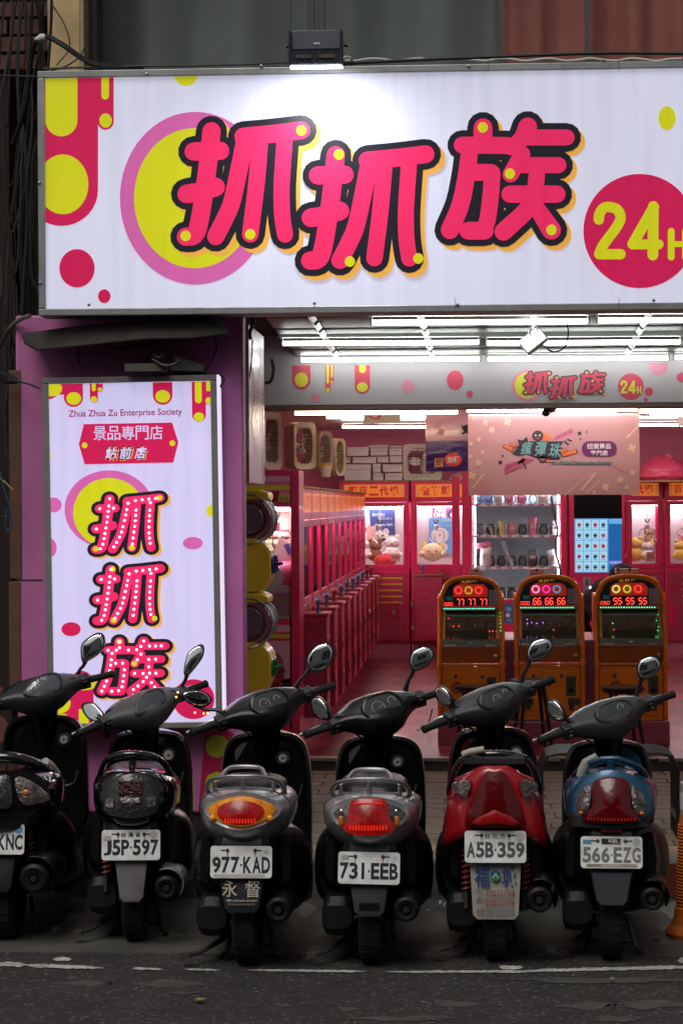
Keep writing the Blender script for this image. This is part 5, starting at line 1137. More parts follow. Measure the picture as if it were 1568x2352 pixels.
tube_light(1120, 1532, 825, 15.0, 'rear row fluorescent tube over the printed name on the header band')
tube_light(1549, 1960, 821, 15.0, 'rear row fluorescent tube entering at the right edge')
M_tube2 = mat('fluorescent_inner', (.9, .9, .9), .4, emit=(1, .92, .92), es=50); M_tubew = mat('fluorescent_warm2', (.9, .9, .9), .4, emit=(1, .76, .52), es=30)
tube_light(678, 1050, 949, 16.6, 'warm fluorescent tube just behind the header band, above the box fans', M_tubew)
tube_light(1072, 1462, 942, 16.6, 'bright fluorescent tube above the pale pink banner', M_tube2)
tube_light(1468, 1850, 944, 16.6, 'warm white fluorescent tube right of the pale pink banner', M_tubew)
for Y in (18.6, 21.0, 23.6):
    for i, p_ in enumerate((-1.35, .15, 1.65)):
        q = EYE.copy(); px = tpx(Vector((p_, Y, 2.80))); w_ = 1.2 * F / Y
        tube_light(px[0], px[0] + w_, px[1], Y, f"fluorescent tube on the shop ceiling, {('left','middle','right')[i]} lamp of the {('first','second','third')[(18.6,21.0,23.6).index(Y)]} row inside", M_tube2 if (i + int(Y)) % 3 else M_tubew, slope=0)

# small floodlight and cameras
f2 = empty('small_floodlight', at(1222, 780, 13.2), 'small white floodlight hanging tilted under the arcade ceiling', 'lamp')
RF = Matrix.Rotation(rad(-38), 4, 'Y') @ Matrix.Rotation(rad(-20), 4, 'X')
m = MB(RF); m.bx(-.075, .075, -.0, .05, -.05, .05); m.build('housing', mat('white_metal', (.6, .63, .62), .4, .3), f2, bevel=.005)
m = MB(RF); m.bx(-.065, .065, -.006, -.001, -.04, .04); m.build('lens', mat('lens_lit', (.9, .9, .9), .3, emit=(.9, 1, .95), es=9), f2)
m = MB(); m.bx(.02, .035, .0, .02, .0, .2); m.bx(-.02, -.005, .0, .02, .02, .2); m.build('bracket', M_alu, f2)
m = MB(); m.tube(bez([(.05, .03, -.02), (.12, .04, -.07), (.19, .04, -.04), (.21, .04, .05), (.19, .04, .13), (.2, .04, .16)], 5), .005, 6); m.build('lead', M_cable, f2)
cc = empty('security_camera', at(1264, 938, 15.3) , 'white dome security camera under the header band', 'camera')
m = MB(); m.lathe([(.045, .05), (.045, .02), (.035, -.02), (.0, -.03)], (0, 0, 0), 'z', 16); m.build('body', mat('cam_white', (.6, .58, .55), .4), cc)
m = MB(); m.ell((-.035, -.03, -.03), (.03, .028, .026), 12, 8); m.build('eye', M_gloss, cc)

# ---------------------------------------------------------------- claw machines
C_m = mat('machine_magenta', (.66, .012, .10), .35, coat=.3, noise=.12, nscale=4); C_p = mat('machine_panel', (.40, .035, .09), .4, noise=.15, nscale=5)
C_c = mat('machine_crimson', (.42, .012, .06), .35); C_y = mat('machine_yellow', (.62, .34, .04), .4); C_o = backlit('machine_header', (.75, .20, .02), .55); C_ot = backlit('header_red', (.45, .015, .02), .5)
C_w = mat('machine_inner', (.72, .62, .66), .4); C_led = mat('machine_led', (.9, .9, .9), .4, emit=(1, .97, .98), es=26)
C_g = glass_mat('machine_glass', (.98, .96, .97), .05); C_lock = mat('padlock_steel', (.55, .5, .42), .25, .9); C_brass = mat('brass_edge', (.5, .36, .12), .3, .8)
C_blue = mat('stick_blue', (.05, .12, .34), .3, coat=.5); C_red = mat('stick_red', (.25, .01, .02), .3, coat=.5); C_pinkd = mat('plinth_pink', (.46, .15, .24), .5)
def padlock(t, x, y, z, s=1.0, mm=None):
    m = MB(); m.bx(x - .016 * s, x + .016 * s, y - .012, y, z - .042 * s, z); m.tube([(x - .011 * s, y - .006, z), (x - .011 * s, y - .006, z + .022 * s)] + [(x + .011 * s * math.cos(a), y - .006, z + .022 * s + .011 * s * math.sin(a)) for a in [PI - PI * i / 5 for i in range(1, 6)]] + [(x + .011 * s, y - .006, z)], .0035 * s, 5)
    m.build('padlock', mm or C_lock, t)
def claw(t, x, y, z, s=1.0, arm=3):
    m = MB(); m.cyl((x, y, z + .12 * s), (x, y, z + .42 * s), .008 * s, n=6); m.lathe([(.03 * s, .05 * s), (.03 * s, .12 * s), (.012 * s, .13 * s)], (x, y, z), 'z', 12)
    for i in range(arm):
        a = 2 * PI * i / arm + .4; d = Vector((math.cos(a), math.sin(a), 0))
        m.tube(bez([Vector((x, y, z + .06 * s)) + d * .02 * s, Vector((x, y, z + .04 * s)) + d * .11 * s, Vector((x, y, z - .06 * s)) + d * .12 * s, Vector((x, y, z - .13 * s)) + d * .04 * s], 4), .006 * s, 6)
    m.build('claw', M_steel, t)
    m = MB(); m.tube([Vector((x + .03 * s * math.cos(a), y - .02, z + .2 * s + .05 * s * math.sin(a))) for a in [PI + PI * i / 8 for i in range(9)]], .010 * s, 6); m.build('claw_cable', M_cable, t)
def claw_machine(w=.84, d=.80, h=1.66, label='', cw=.0, stick=C_blue, header='寵物販賣機', head2=None, loc=(0, 0, 0), rz=0, lock=True, ctl=True):
    """front face at y = 0 looking to -y; x from 0 to w; stands on its pink plinth"""
    t = empty('claw_machine', loc, label, 'claw machine', 'pink claw machines', rz=rz); pl = .175; H = h + pl
    zc1, zc0 = pl + .815, pl
    B_ = lambda m, nm, mm, **k: m.build(nm, mm, t, **k)
    m = MB(); m.bx(0, w, .02, d, 0, pl - .002); B_(m, 'plinth', C_pinkd)
    m = MB(); m.bx(.003, w - .003, 0, d, pl, zc1); B_(m, 'cabinet', C_m, bevel=.006)
    p = .035; z0, z1, z2 = zc1, H - .24, H
    for x0_, x1_ in ((.003, p), (w - p, w - .003)):
        m = MB(); m.bx(x0_, x1_, 0, .022, z0 + .001, z1); B_(m, 'frame_post', C_m, bevel=.004)
        m = MB(); m.bx(x0_, x1_, d - .05, d, z0 + .001, z1); B_(m, 'frame_post', C_m, bevel=.004)
    m = MB(); m.bx(.003, w - .003, 0.0, d, z1 + .001, z2 - .012); B_(m, 'header_box', C_m, bevel=.005)
    m = MB(); m.bx(-.0, w, -.01, d, z2 - .011, z2 + .004); B_(m, 'top_board', M_wood)
    m = MB(); m.bx(p + .02, w - p - .02, -.004, -.0005, z1 + .055, z2 - .045); hd = B_(m, 'header_sign', C_o)
    if header:
        m = MB(); n = len(header); x0_, x1_ = p + .07, w - p - .07; cw_ = (x1_ - x0_) / n
        for i, c_ in enumerate(header): text_on(m, c_, x0_ + i * cw_, x0_ + (i + .92) * cw_, z1 + .072, z2 - .062, lambda x, z: (x, -.0055, z), .05)
        m.build('lettering', C_ot, hd)
    for s in (0, 1):
        m = MB()
        for k_ in range(4): x_ = (p + .0225) if not s else (w - p - .055); m.bx(x_, x_ + .03, -.0055, -.0045, z1 + .07 + k_ * .03, z1 + .082 + k_ * .03)
        m.build('header_stripe', mat('stripe_pale', (.6, .35, .42), .4), hd)
    # door frame round the window
    for c_ in ((p + .001, p + .032, z0 + .002, z1 - .002), (w - p - .032, w - p - .001, z0 + .002, z1 - .002)):
        m = MB(); m.bx(c_[0], c_[1], -.006, .03, c_[2], c_[3]); B_(m, 'door_stile', C_m, bevel=.003)
    for c_ in ((z0 + .002, z0 + .05), (z1 - .05, z1 - .002)):
        m = MB(); m.bx(p + .033, w - p - .033, -.006, .03, *c_); B_(m, 'door_rail', C_m, bevel=.003)
    m = MB(); m.bx(p + .033, w - p - .033, .008, .011, z0 + .05, z1 - .05); B_(m, 'front_glass', C_g)
    for x_ in (.018, w - .022):
        m = MB(); m.bx(x_, x_ + .004, .052, d - .052, z0 + .002, z1); B_(m, 'side_glass', C_g)
    m = MB(); m.bx(.004, w - .004, d - .008, d - .002, z0, z1); B_(m, 'back_panel', C_w)
    m = MB(); m.bx(.02, w - .02, .05, d - .01, z0 + .002, z0 + .01); B_(m, 'cabinet_floor', C_w)
    m = MB(); m.bx(.06, w - .06, .06, .11, z1 - .052, z1 - .035); m.bx(.06, w - .06, d - .12, d - .07, z1 - .052, z1 - .035); B_(m, 'led_strip', C_led)
    m = MB(); m.bx(.03, w - .03, .14, d - .1, z1 - .02, z1 - .005); B_(m, 'gantry_plate', mat('gantry', (.6, .55, .58), .4)); claw(t, w * .5 + cw, d * .42, z1 - .36, .8)
    # lower front: panel with printed bars, hinge, coin plate, prize door, lock
    m = MB(); m.bx(.05, w - .05, -.004, -.0005, pl + .03, zc1 - .05); pn = B_(m, 'front_panel', C_p)
    for a_, b_, c2 in ((.035, .042, 0), (w - .042, w - .035, 0)):
        m = MB(); m.bx(a_, b_, -.0065, -.0005, pl + .02, zc1 - .04); m.build('panel_border', C_c, pn)
    m = MB(); m.bx(.042, w - .042, -.0065, -.0005, zc1 - .049, zc1 - .042); m.bx(.042, w - .042, -.0065, -.0005, pl + .02, pl + .027); m.build('panel_border', C_c, pn)
    for k_ in range(5):
        z_ = zc1 - .10 - k_ * .068; x0_ = w * .48; xe = w - .09
        m = MB(); q = stroke([(x0_, z_), (xe, z_)], .020); m.add([(x, -.0052, z) for x, z in q], [tuple(range(len(q)))]); m.build('printed_bar', C_c, pn)
        m = MB(); q = stroke([(x0_ + .07, z_), (xe, z_)], .0105); m.add([(x, -.0058, z) for x, z in q], [tuple(range(len(q)))]); q = ellipse(x0_, z_, .012, n=12); m.add([(x, -.0058, z) for x, z in q], [tuple(range(12))]); m.build('printed_bar', C_y, pn)
    m = MB(); m.bx(w * .68, w * .86, -.009, -.004, pl + .26, pl + .44); m.build('lock_plate', C_c, pn, bevel=.003); padlock(t, w * .77, -.010, pl + .36, 1.1)
    m = MB(); m.bx(w * .10, w * .30, -.012, -.004, pl + .16, pl + .42); pz = m.build('prize_door', C_m, pn, bevel=.004)
    m = MB(); m.lathe([(.05, -.006), (.052, 0)], (w * .28, -.004, pl + .60), 'y', 18); m.build('speaker_cover', C_c, pn)
    m = MB(); m.bx(w * .52, w * .56, -.0055, -.004, pl + .04, pl + .32); m.build('printed_strip', C_y, pn)
    if ctl:
        m = MB(); m.bx(w * .04, w * .44, -.165, -.007, pl + .03, zc1 - .075); cb = B_(m, 'control_box', C_p, bevel=.004)
        for xa_, xb_, za_, zb2 in ((.045, .07, .05, .60), (.41, .435, .05, .60), (.07, .41, .05, .075), (.07, .41, .575, .60)):
            m = MB(); m.bx(w * xa_, w * xb_, -.168, -.1655, pl + za_, pl + zb2); m.build('box_border', C_c, cb)
        m = MB(); m.bx(w * .03, w * .45, -.175, -.007, zc1 - .074, zc1 - .050); m.build('control_top', [C_p], cb, bevel=.003)
        m = MB(); m.bx(w * .03, w * .45, -.179, -.1755, zc1 - .068, zc1 - .056); m.bx(w * .45 + .0005, w * .45 + .004, -.175, -.01, zc1 - .068, zc1 - .056); m.build('brass_edge', C_brass, cb)
        m = MB(); m.cyl((w * .16, -.10, zc1 - .05), (w * .16, -.10, zc1 + .012), .012); m.ell((w * .16, -.10, zc1 + .03), (.022, .022, .024), 12, 8); m.lathe([(.024, 0), (.012, .012)], (w * .16, -.10, zc1 - .05), 'z', 12, k=1); m.build('joystick', [stick, M_black], cb)
        m = MB(); m.lathe([(.02, 0), (.02, .012), (.0, .013)], (w * .34, -.10, zc1 - .05), 'z', 12); m.build('push_button', C_red, cb)
        m = MB(); m.bx(w * .04 - .006, w * .04 - .001, -.12, -.06, pl + .36, pl + .50); m.build('coin_plate', M_steel, cb)
        for ya_, yb2, za_, zb2 in ((-.160, -.150, .05, .70), (-.022, -.012, .05, .70), (-.149, -.023, .05, .062), (-.149, -.023, .688, .70), (-.149, -.023, .32, .328)):
            m = MB(); m.bx(w * .04 - .003, w * .04 - .0005, ya_, yb2, pl + za_, pl + zb2); m.build('side_border', C_c, cb)
        m = MB(); m.lathe([(.0, -.005), (.03, -.004), (.032, 0)], (w * .04, -.09, pl + .60), 'x', 16); m.build('side_speaker', C_c, cb)
        for z_ in (.20, .45): padlock(t, w * .02, -.168, pl + z_, 1.2, (C_lock, C_brass)[int(z_ * 10) % 2])
        padlock(t, w * .44, -.006, zc1 - .04, 1.3); padlock(t, w * .448, -.14, pl + .53, 1.1)
        m = MB(); m.lathe([(.0, -.004), (.03, -.004), (.034, 0)], (w * .2, -.165, pl + .50), 'y', 16); m.build('speaker', C_c, cb)
        for k_ in range(3):
            m = MB(); m.bx(w * .45 - .012 + .001, w * .45 + .010, -.15, -.135, pl + .34 + .09 * k_, pl + .37 + .09 * k_); m.build('latch', C_lock, cb)
    return t
def plush(loc, s, body, label, ear=0, muzzle=None, belly=None, eye=True, rz=0, kind='bear', lie=0):
    t = empty('plush_toy', loc, label, 'plush toy', 'plush toys inside the claw machines', rz=rz)
    m = MB(); m.ell((0, 0, .42 * s), (.5 * s, .42 * s, .42 * s), 18, 12); m.ell((0, .1 * s, 1.05 * s if not lie else .5 * s), (.44 * s, .38 * s, .36 * s), 16, 10) if kind == 'bear' else None
    hz_ = 1.05 if kind == 'bear' else .42
    m.ell((-.45 * s, -.12 * s, .35 * s), (.18 * s, .2 * s, .16 * s), 10, 7); m.ell((.45 * s, -.12 * s, .35 * s), (.18 * s, .2 * s, .16 * s), 10, 7)
    m.build('body', body, t)
    yfz = -.28 if kind == 'bear' else -.40
    for sx in (-1, 1):
        m = MB()
        if ear == 0: m.ell((sx * .32 * s, .0, (hz_ + .34) * s), (.14 * s, .08 * s, .14 * s), 10, 7)
        elif ear == 1: m.loft([[(sx * .38 * s + .16 * s * math.cos(a) * k_, .04 * s + .1 * s * math.sin(a) * k_, z) for a in [2 * PI * i / 8 for i in range(8)]] for z, k_ in ((hz_ * s + .15 * s, 1), (hz_ * s + .38 * s, .8), (hz_ * s + .52 * s, .1))])
        else: m.ell((sx * .2 * s, 0, (hz_ + .55) * s), (.1 * s, .07 * s, .3 * s), 10, 7)
        m.build('ear', muzzle if (ear == 1 and muzzle) else body, t)
        if eye:
            m = MB(); m.ell((sx * .17 * s, yfz * s, (hz_ + .05) * s), (.03 * s, .02 * s, .035 * s), 8, 6); m.build('eye', M_gloss, t)
    m = MB(); m.ell((0, (yfz + (.0 if kind == 'round' else -.02)) * s, (hz_ - .06) * s), (.09 * s, .05 * s, .06 * s), 10, 7, k=0); m.ell((0, (yfz - .09) * s, (hz_ - .03) * s), (.035 * s, .02 * s, .025 * s), 8, 6, k=1); m.build('muzzle', [body if ear == 1 else (muzzle or body), mat('nose_brown', (.12, .05, .03))], t)
    return t
F_w = mat('fur_white', (.75, .70, .66), .95, bump=.6, bscale=120); F_c = mat('fur_cream', (.70, .58, .36), .95, bump=.4, bscale=120); F_br = mat('fur_brown', (.22, .10, .05), .95, bump=.5, bscale=120)
F_y = mat('fur_yellow', (.72, .50, .12), .95, bump=.4, bscale=120); F_p = mat('fur_pink', (.68, .30, .36), .95, bump=.4, bscale=120); F_r = mat('cloth_red', (.5, .03, .03), .8); F_t = mat('fur_tan', (.6, .40, .24), .95, bump=.5, bscale=120)

# left row: fronts face the aisle (+x); nearest first
xf = atx(690, 15.6); n_row = 10; step = (25.0 - 15.75) / n_row
words = ['nearest the street', 'second from the street', 'third from the street', 'fourth from the street', 'fifth from the street', 'sixth from the street', 'seventh from the street', 'third from the back', 'second from the back', 'last before the back wall']
sticks = [C_blue, C_blue, C_red, C_blue, C_blue, C_blue, C_blue, C_blue, C_red, C_red]
row0 = None
PR = None
for i in range(n_row):
    y = 15.75 + i * step
    t = claw_machine(w=step - .012, label='claw machine in the left row, ' + words[i], stick=sticks[i], loc=(xf, y, ZS), rz=rad(90), cw=.05 * (-1) ** i)
    if i % 2 == 0 and i < 8: plush((xf - .3, y + .35 + .1 * (i % 3), ZS + 1.0), .16 + .02 * (i % 3), (F_w, F_p, F_c, F_t)[i // 2 % 4], f"{('white','pink','cream','tan')[i//2%4]} plush toy in the claw machine of the left row {words[i]}", ear=i // 2 % 3, rz=rad(80))
    else: plush((xf - .34, y + .5, ZS + 1.0), .17, (F_c, F_w, F_br, F_p, F_y)[i // 2], f"{('cream','white','brown','pink','yellow')[i//2]} plush toy behind glass in the left row machine {words[i]}", ear=(i + 1) % 3, rz=rad(80))
# end machine of the row: its window looks at the street
x_r = atx(690, 15.3); x_l = atx(560, 15.3); em = empty('claw_machine', (x_l, 15.3, ZS), 'large striped claw machine facing the street behind the yellow capsule machines', 'claw machine', 'pink claw machines')
W_, D_ = x_r - x_l, .42
def eb(nm, a, y0, y1, mm, **k):
    """pixel box (x0,y0,x1,y1) at the machine's front"""
    p_, q_ = at(a[0], a[1], 15.3), at(a[2], a[3], 15.3); m = MB(); m.bx(p_.x - x_l, q_.x - x_l, y0, y1, q_.z - ZS, p_.z - ZS); return m.build(nm, mm, em, **k)
eb('corner_post', (667, 1080, 690, 1735), 0, D_, C_m, bevel=.006)
eb('header_box', (560, 1080, 666, 1164), .004, D_, C_m)
eb('cabinet', (560, 1420, 666, 1735), .004, D_, C_m)
eb('back_panel', (560, 1165, 666, 1419), D_ - .01, D_, mat('back_tan', (.5, .38, .32), .6))
eb('led_strip', (575, 1166, 660, 1169), .1, .2, C_led); eb('side_lamp', (575, 1171, 660, 1173), .16, .3, C_led); eb('front_glass', (560, 1165, 666, 1418), .01, .013, C_g)
S_pk = mat('stripe_pink', (.70, .10, .26), .4); S_lt = mat('stripe_light', (.62, .32, .42), .4); S_ye = mat('stripe_yellow', (.6, .5, .03), .4)
for a_, mm in (((560, 1094, 666, 1106), S_lt), ((560, 1107, 666, 1113), S_pk), ((560, 1114, 666, 1125), S_ye), ((560, 1126, 666, 1132), S_pk), ((560, 1133, 666, 1148), S_lt), ((560, 1149, 666, 1164), S_pk), ((600, 1436, 666, 1452), S_lt), ((600, 1457, 666, 1466), S_ye), ((600, 1472, 666, 1590), S_lt), ((600, 1559, 666, 1570), S_pk), ((600, 1571, 666, 1588), C_y)):
    eb('printed_stripe', a_, -.001, .003, mm)
eb('window_ledge', (560, 1416, 666, 1421), -.006, .01, M_steel)
def ep(x, y, l): return at(x, y, 15.297 - l) - em.location
EM = [mat('e_or', (.4, .02, .04)), mat('e_black', (.05, .01, .015)), mat('e_red', (.40, .008, .03), .4), mat('e_yel', (.55, .45, .05)), mat('e_pk', (.45, .03, .08)), mat('e_olive', (.40, .34, .03))]
p = Print(ep); p.lift = .001; p.poly(clip(ellipse(620, 1530, 32, 34), 600, 1480, 666, 1600), 4); p.poly(clip(ellipse(616, 1532, 22, 25), 600, 1480, 666, 1600), 5)
draw_char(p, ZU, ZU_DOTS, chmap(604, 1533, 652, 1575, ZU), (0, 1, 2, 3)); p.text('Zhua Zhua Zu', *(606, 1590, 660, 1600), 2, .02); p.out('printed_logo', EM, em)
p = Print(ep); p.lift = .004; draw_char(p, ZU, [], chmap(622, 1128, 640, 1150, ZU), (1, 1, 2, 3)); p.poly(rect(640, 1136, 665, 1153), 3); p.text('景品專門店', 643, 1143, 663, 1150, 2, .02); p.out('printed_logo', EM, em)
claw(em, atx(632, 15.45) - x_l, .2, at(632, 1235, 15.45).z - ZS, .9)
# prizes in it
def prize(name, label, cat, px, py, Y, fn_):
    o = empty(name, at(px, py, Y), label, cat); fn_(o); return o
S16 = 15.45 / F
def pz1(o):
    m = MB(); m.lathe([(.0, -.1), (.10, -.1), (.11, -.08), (.11, .08), (.10, .1), (.0, .1)], (0, 0, 0), 'x', 24); m.build('pouch', S_pk, o)
    m = MB(); m.lathe([(.0, -.07), (.1, -.07), (.1, .07), (.0, .07)], (-.06, -.06, .0), 'y', 20); m.build('end_panel', mat('bag_white', (.6, .6, .55), .6), o)
prize('barrel_bag', 'pink barrel bag with pale round end in the street facing claw machine', 'bag', 640, 1325, 15.45, pz1)
def pz2(o): m = MB(); m.prism([(-.07, 0, -.03), (-.02, 0, .10), (.09, .0, .05), (.05, .0, -.08)], (0, .03, 0)); m.build('card_box', mat('card_white', (.66, .66, .64), .5), o); m = MB(); m.prism([(.01, -.003, .05), (.045, -.003, .06), (.075, -.003, .0), (.045, -.003, -.02)], (0, .002, 0)); m.build('blue_label', mat('lab_blue', (.06, .12, .42), .5), o)
prize('toy_package', 'white boxed toy with blue label on the pile in the street facing claw machine', 'box', 648, 1268, 15.5, pz2)
R = random.Random(2)
for i, (px, py) in enumerate(((618, 1300), (628, 1262), (655, 1240), (618, 1275), (660, 1300), (640, 1285))):
    plush(at(px, py, 15.6), .07 + .02 * R.random(), (F_t, F_c, F_w, F_p, F_t, F_c)[i], ('tan', 'cream', 'white', 'pink', 'tan', 'cream')[i] + ' plush toy in the street facing claw machine, ' + ('at its left edge', 'under the claw', 'at the top right', 'lowest left of the window', 'beside the pink bag', 'in the middle of the heap')[i], ear=i % 3)
for i, (a_, mm) in enumerate((((575, 1345, 630, 1362), S_lt), ((631, 1343, 666, 1360), mat('cloth_pale', (.6, .5, .6), .8)))):
    pass
eb('fabric_ledge', (575, 1345, 666, 1366), .03, .3, mat('cloth_pale2', (.55, .38, .50), .8), bevel=.01); eb('inner_wall', (575, 1367, 666, 1416), .03, .06, mat('in_pale', (.34, .20, .24), .5))

# back row
YBk = 25.0; k25 = YBk / F
for i, (p0, lab, hd) in enumerate(((778, 'claw machine against the back wall, first beside the left row', '販賣二代機'), (943, 'claw machine against the back wall left of the snack vending machine', '寵物販賣機'), (1436, 'claw machine against the back wall right of the blue screen', '寵物二代機'), (1524, 'claw machine against the back wall cut off by the right edge', '寵物販賣機'))):
    wd = (162 if i < 2 else 86) * k25
    claw_machine(w=wd, h=1.80, label=lab, loc=(atx(p0, YBk), YBk, ZS), header=hd if i < 2 else hd[-2:], ctl=i < 2, cw=-.12 if i == 1 else .05, d=.75)
zfl = ZS + .175 + .815 + .02
plush(at(900, 1287, 25.35), .19, F_w, 'fluffy white plush toy in the back wall claw machine beside the left row', ear=0, muzzle=F_p)
plush(at(862, 1290, 25.4), .17, F_br, 'brown plush toy lying beside the fluffy white one', ear=0)
o = MB(); o.ell((0, 0, 0), (.13, .1, .08), 12, 8); t_ = tag(o.build('plush_toy', F_r), 'red cloth plush lying between the brown and white toys', 'plush toy'); t_.location = at(884, 1288, 25.25)
plush(at(834, 1285, 25.3), .16, F_w, 'white plush toy half hidden behind the left row of machines', ear=2, muzzle=F_p)
plush(at(993, 1290, 25.35), .25, F_c, 'round cream plush bear in the claw machine left of the vending machine', ear=1, muzzle=F_y, kind='round')
plush(at(1457, 1290, 25.3), .19, F_y, 'yellow plush dog in the claw machine right of the blue screen', ear=0, muzzle=F_w)
plush(at(1490, 1250, 25.45), .13, F_t, 'tan striped plush sitting on top of the heap right of the blue screen', ear=1, muzzle=F_w)
plush(at(1485, 1288, 25.3), .15, F_w, 'white and orange plush toy at the window edge right of the blue screen', ear=1, muzzle=F_y)
plush(at(1562, 1288, 25.35), .16, F_y, 'yellow plush toy in the machine at the right edge', ear=0, muzzle=F_p)
plush(at(1566, 1262, 25.45), .12, F_p, 'pink plush toy above the yellow one at the right edge', ear=0)
# posters in those machines
def poster(name, a, Y, label, cols, texts, shapes=()):
    p0, p1 = at(a[0], a[1], Y), at(a[2], a[3], Y); t = empty(name, (p0.x, Y, p1.z), label, 'poster')
    m = MB(); m.bx(0, p1.x - p0.x, 0, .004, 0, p0.z - p1.z); m.build('sheet', cols[0], t)
    W1, H1 = p1.x - p0.x, p0.z - p1.z
    for i, (pts, c) in enumerate(shapes):
        m = MB(); m.add([(x * W1, -.001 - .0005 * i, (1 - y) * H1) for x, y in pts], [tuple(range(len(pts)))]); m.build('printed_shape', c, t)
    for (s_, x0_, y0_, x1_, y1_, c, o_) in texts:
        m = MB(); text_on(m, s_, x0_ * W1, x1_ * W1, (1 - y1_) * H1, (1 - y0_) * H1, lambda x, z: (x, -.006, z), o_); m.build('lettering', c, t)
    return t
P_n = mat('p_navy', (.035, .06, .22), .4); P_w = mat('p_white', (.75, .74, .76), .4); P_s = mat('p_sky', (.12, .38, .70), .4); P_g = mat('p_gold', (.6, .48, .22), .4); P_k = mat('p_pink', (.75, .42, .38), .4)
poster('poster', (826, 1170, 907, 1243), 25.70, 'navy poster with Japanese lettering in the back claw machine', [P_n], [('誰もが笑顔に', .36, .12, .72, .22, P_w, .01), ('なるプレゼント', .52, .24, .92, .33, P_w, .01), ('“Preciality”誕生。', .42, .44, .96, .53, P_w, .01), ('SEGA', .86, .92, .98, .98, P_s, .03)],
       [([(.2, .55), (.45, .5), (.5, 1), (.1, 1)], P_k), (ellipse(.56, .75, .12, .12, 4), P_w), (ellipse(.74, .72, .09, .13, 20), P_w), ([(.0, 0), (.25, .0), (.3, .5), (0, .7)], P_w), ([(.3, .88), (1, .8), (1, .86), (.4, .94)], P_g)])
poster('poster', (984, 1190, 1045, 1272), 25.68, 'sky blue poster with a plain round white figure behind the cream plush bear', [P_s], [('特大サイズぬいぐるみ', .35, .18, 1.0, .24, P_w, .01), ('DOR', .5, .03, .95, .11, P_g, .02)], [(ellipse(.42, .48, .34, .22, 28), P_w), (ellipse(.45, .82, .27, .16, 24), P_w), (ellipse(.42, .47, .035, .025, 12), C_c)])
poster('poster', (992, 1166, 1045, 1189), 25.70, 'crimson poster with white letters ONE above the sky blue one', [mat('p_crim', (.45, .03, .1), .4)], [('ONE', .05, .45, .6, .98, P_w, .04), ('風呂店', .1, .1, .6, .4, P_w, .02)], [(ellipse(.85, .6, .18, .5, 14), mat('p_hair', (.02, .02, .08))), (ellipse(.87, .75, .1, .25, 12), P_k)])
def sticker(a, Y, label, t_): poster('price_card', a, Y, label, [mat('card_tan', (.45, .25, .18), .5)], [(t_, .1, .3, .9, .7, C_c, .02)])
sticker((897, 1272, 918, 1289), 24.985, 'small price card at the corner of the back machine window', '$1580'); sticker((1484, 1268, 1503, 1289), 24.985, 'small price card in the window right of the blue screen', '$1490')

# ---------------------------------------------------------------- goods on the tops of the machines
def box_fan(px, py, w, h, Y, rz, label):
    p_ = at(px, py, Y); t = empty('box_fan', p_, label, 'fan', rz=rad(rz)); W1, H1 = w * Y / F, h * Y / F; fr = mat('fan_frame', (.50, .43, .34), .5, noise=.15)
    q = rrect(-W1 / 2, 0, W1 / 2, H1, .05, 5)
    qi = ellipse(0, H1 / 2, W1 * .43, H1 * .43, len(q)); qi = [min(qi, key=lambda c: (math.atan2(c[1] - H1 / 2, c[0]) - math.atan2(a[1] - H1 / 2, a[0])) ** 2) for a in q]
    m = MB(); m.loft([[(x, -.06, z) for x, z in q], [(x, .06, z) for x, z in q], [(x, .05, z) for x, z in qi], [(x, -.05, z) for x, z in qi]], cap=False, closed=True); m.build('frame', fr, t, sharp=30)
    m = MB()
    for k_ in range(11):
        z = H1 * (.12 + .076 * k_); hw = math.sqrt(max(0, (W1 * .43) ** 2 - (z - H1 / 2) ** 2)); m.tube([(-hw, -.055, z), (hw, -.055, z)], .002, 4)
    for k_ in range(5):
        x = W1 * (-.3 + .15 * k_); hh = math.sqrt(max(0, (H1 * .43) ** 2 - x ** 2)); m.tube([(x, -.052, H1 / 2 - hh), (x, -.052, H1 / 2 + hh)], .002, 4)
    m.build('grille', M_dsteel, t)
    m = MB()
    for k_ in range(3):
        a = k_ * 2 * PI / 3 + .9; m.ell((.2 * W1 * math.cos(a), .0, H1 / 2 + .2 * W1 * math.sin(a)), (W1 * .17, .012, W1 * .13), 14, 7, R=Matrix.Rotation(-a, 3, 'Y') @ Matrix.Rotation(.4, 3, 'X'))
    m.build('blade', mat('fan_blade', (.8, .68, .58), .3), t)
    m = MB(); m.lathe([(.0, -.03), (W1 * .08, -.02), (W1 * .08, .03)], (0, 0, H1 / 2), 'y', 14); m.build('hub', fr, t); return t
ztop = ZS + 1.66 + .175 + .006
box_fan(612, 1079, 70, 132, 15.9, 58, 'dark box fan nearest the street on top of the left machines')
box_fan(690, 1078, 62, 108, 16.6, 40, 'second box fan from the street on the left machines')
box_fan(736, 1083, 46, 92, 17.9, 52, 'third box fan from the street, behind the paper cup')
box_fan(770, 1093, 36, 86, 19.0, 55, 'fourth box fan, smallest in the row, next to the white boxes')
box_fan(970, 1104, 88, 84, 25.2, 0, 'pale square box fan on the back machines between white boxes and purple banner')
cup = empty('paper_cup', at(748, 1090, 17.4), 'orange lidded paper cup on top of the left machines', 'cup')
m = MB(); m.lathe([(.0, -.02), (.035, -.02), (.045, .07), (.0, .07)]); m.build('cup_body', mat('cup_white', (.6, .55, .5), .5), cup); m = MB(); m.lathe([(.047, .07), (.048, .09), (.0, .092)]); m.build('lid', mat('lid_orange', (.6, .28, .04), .4), cup)
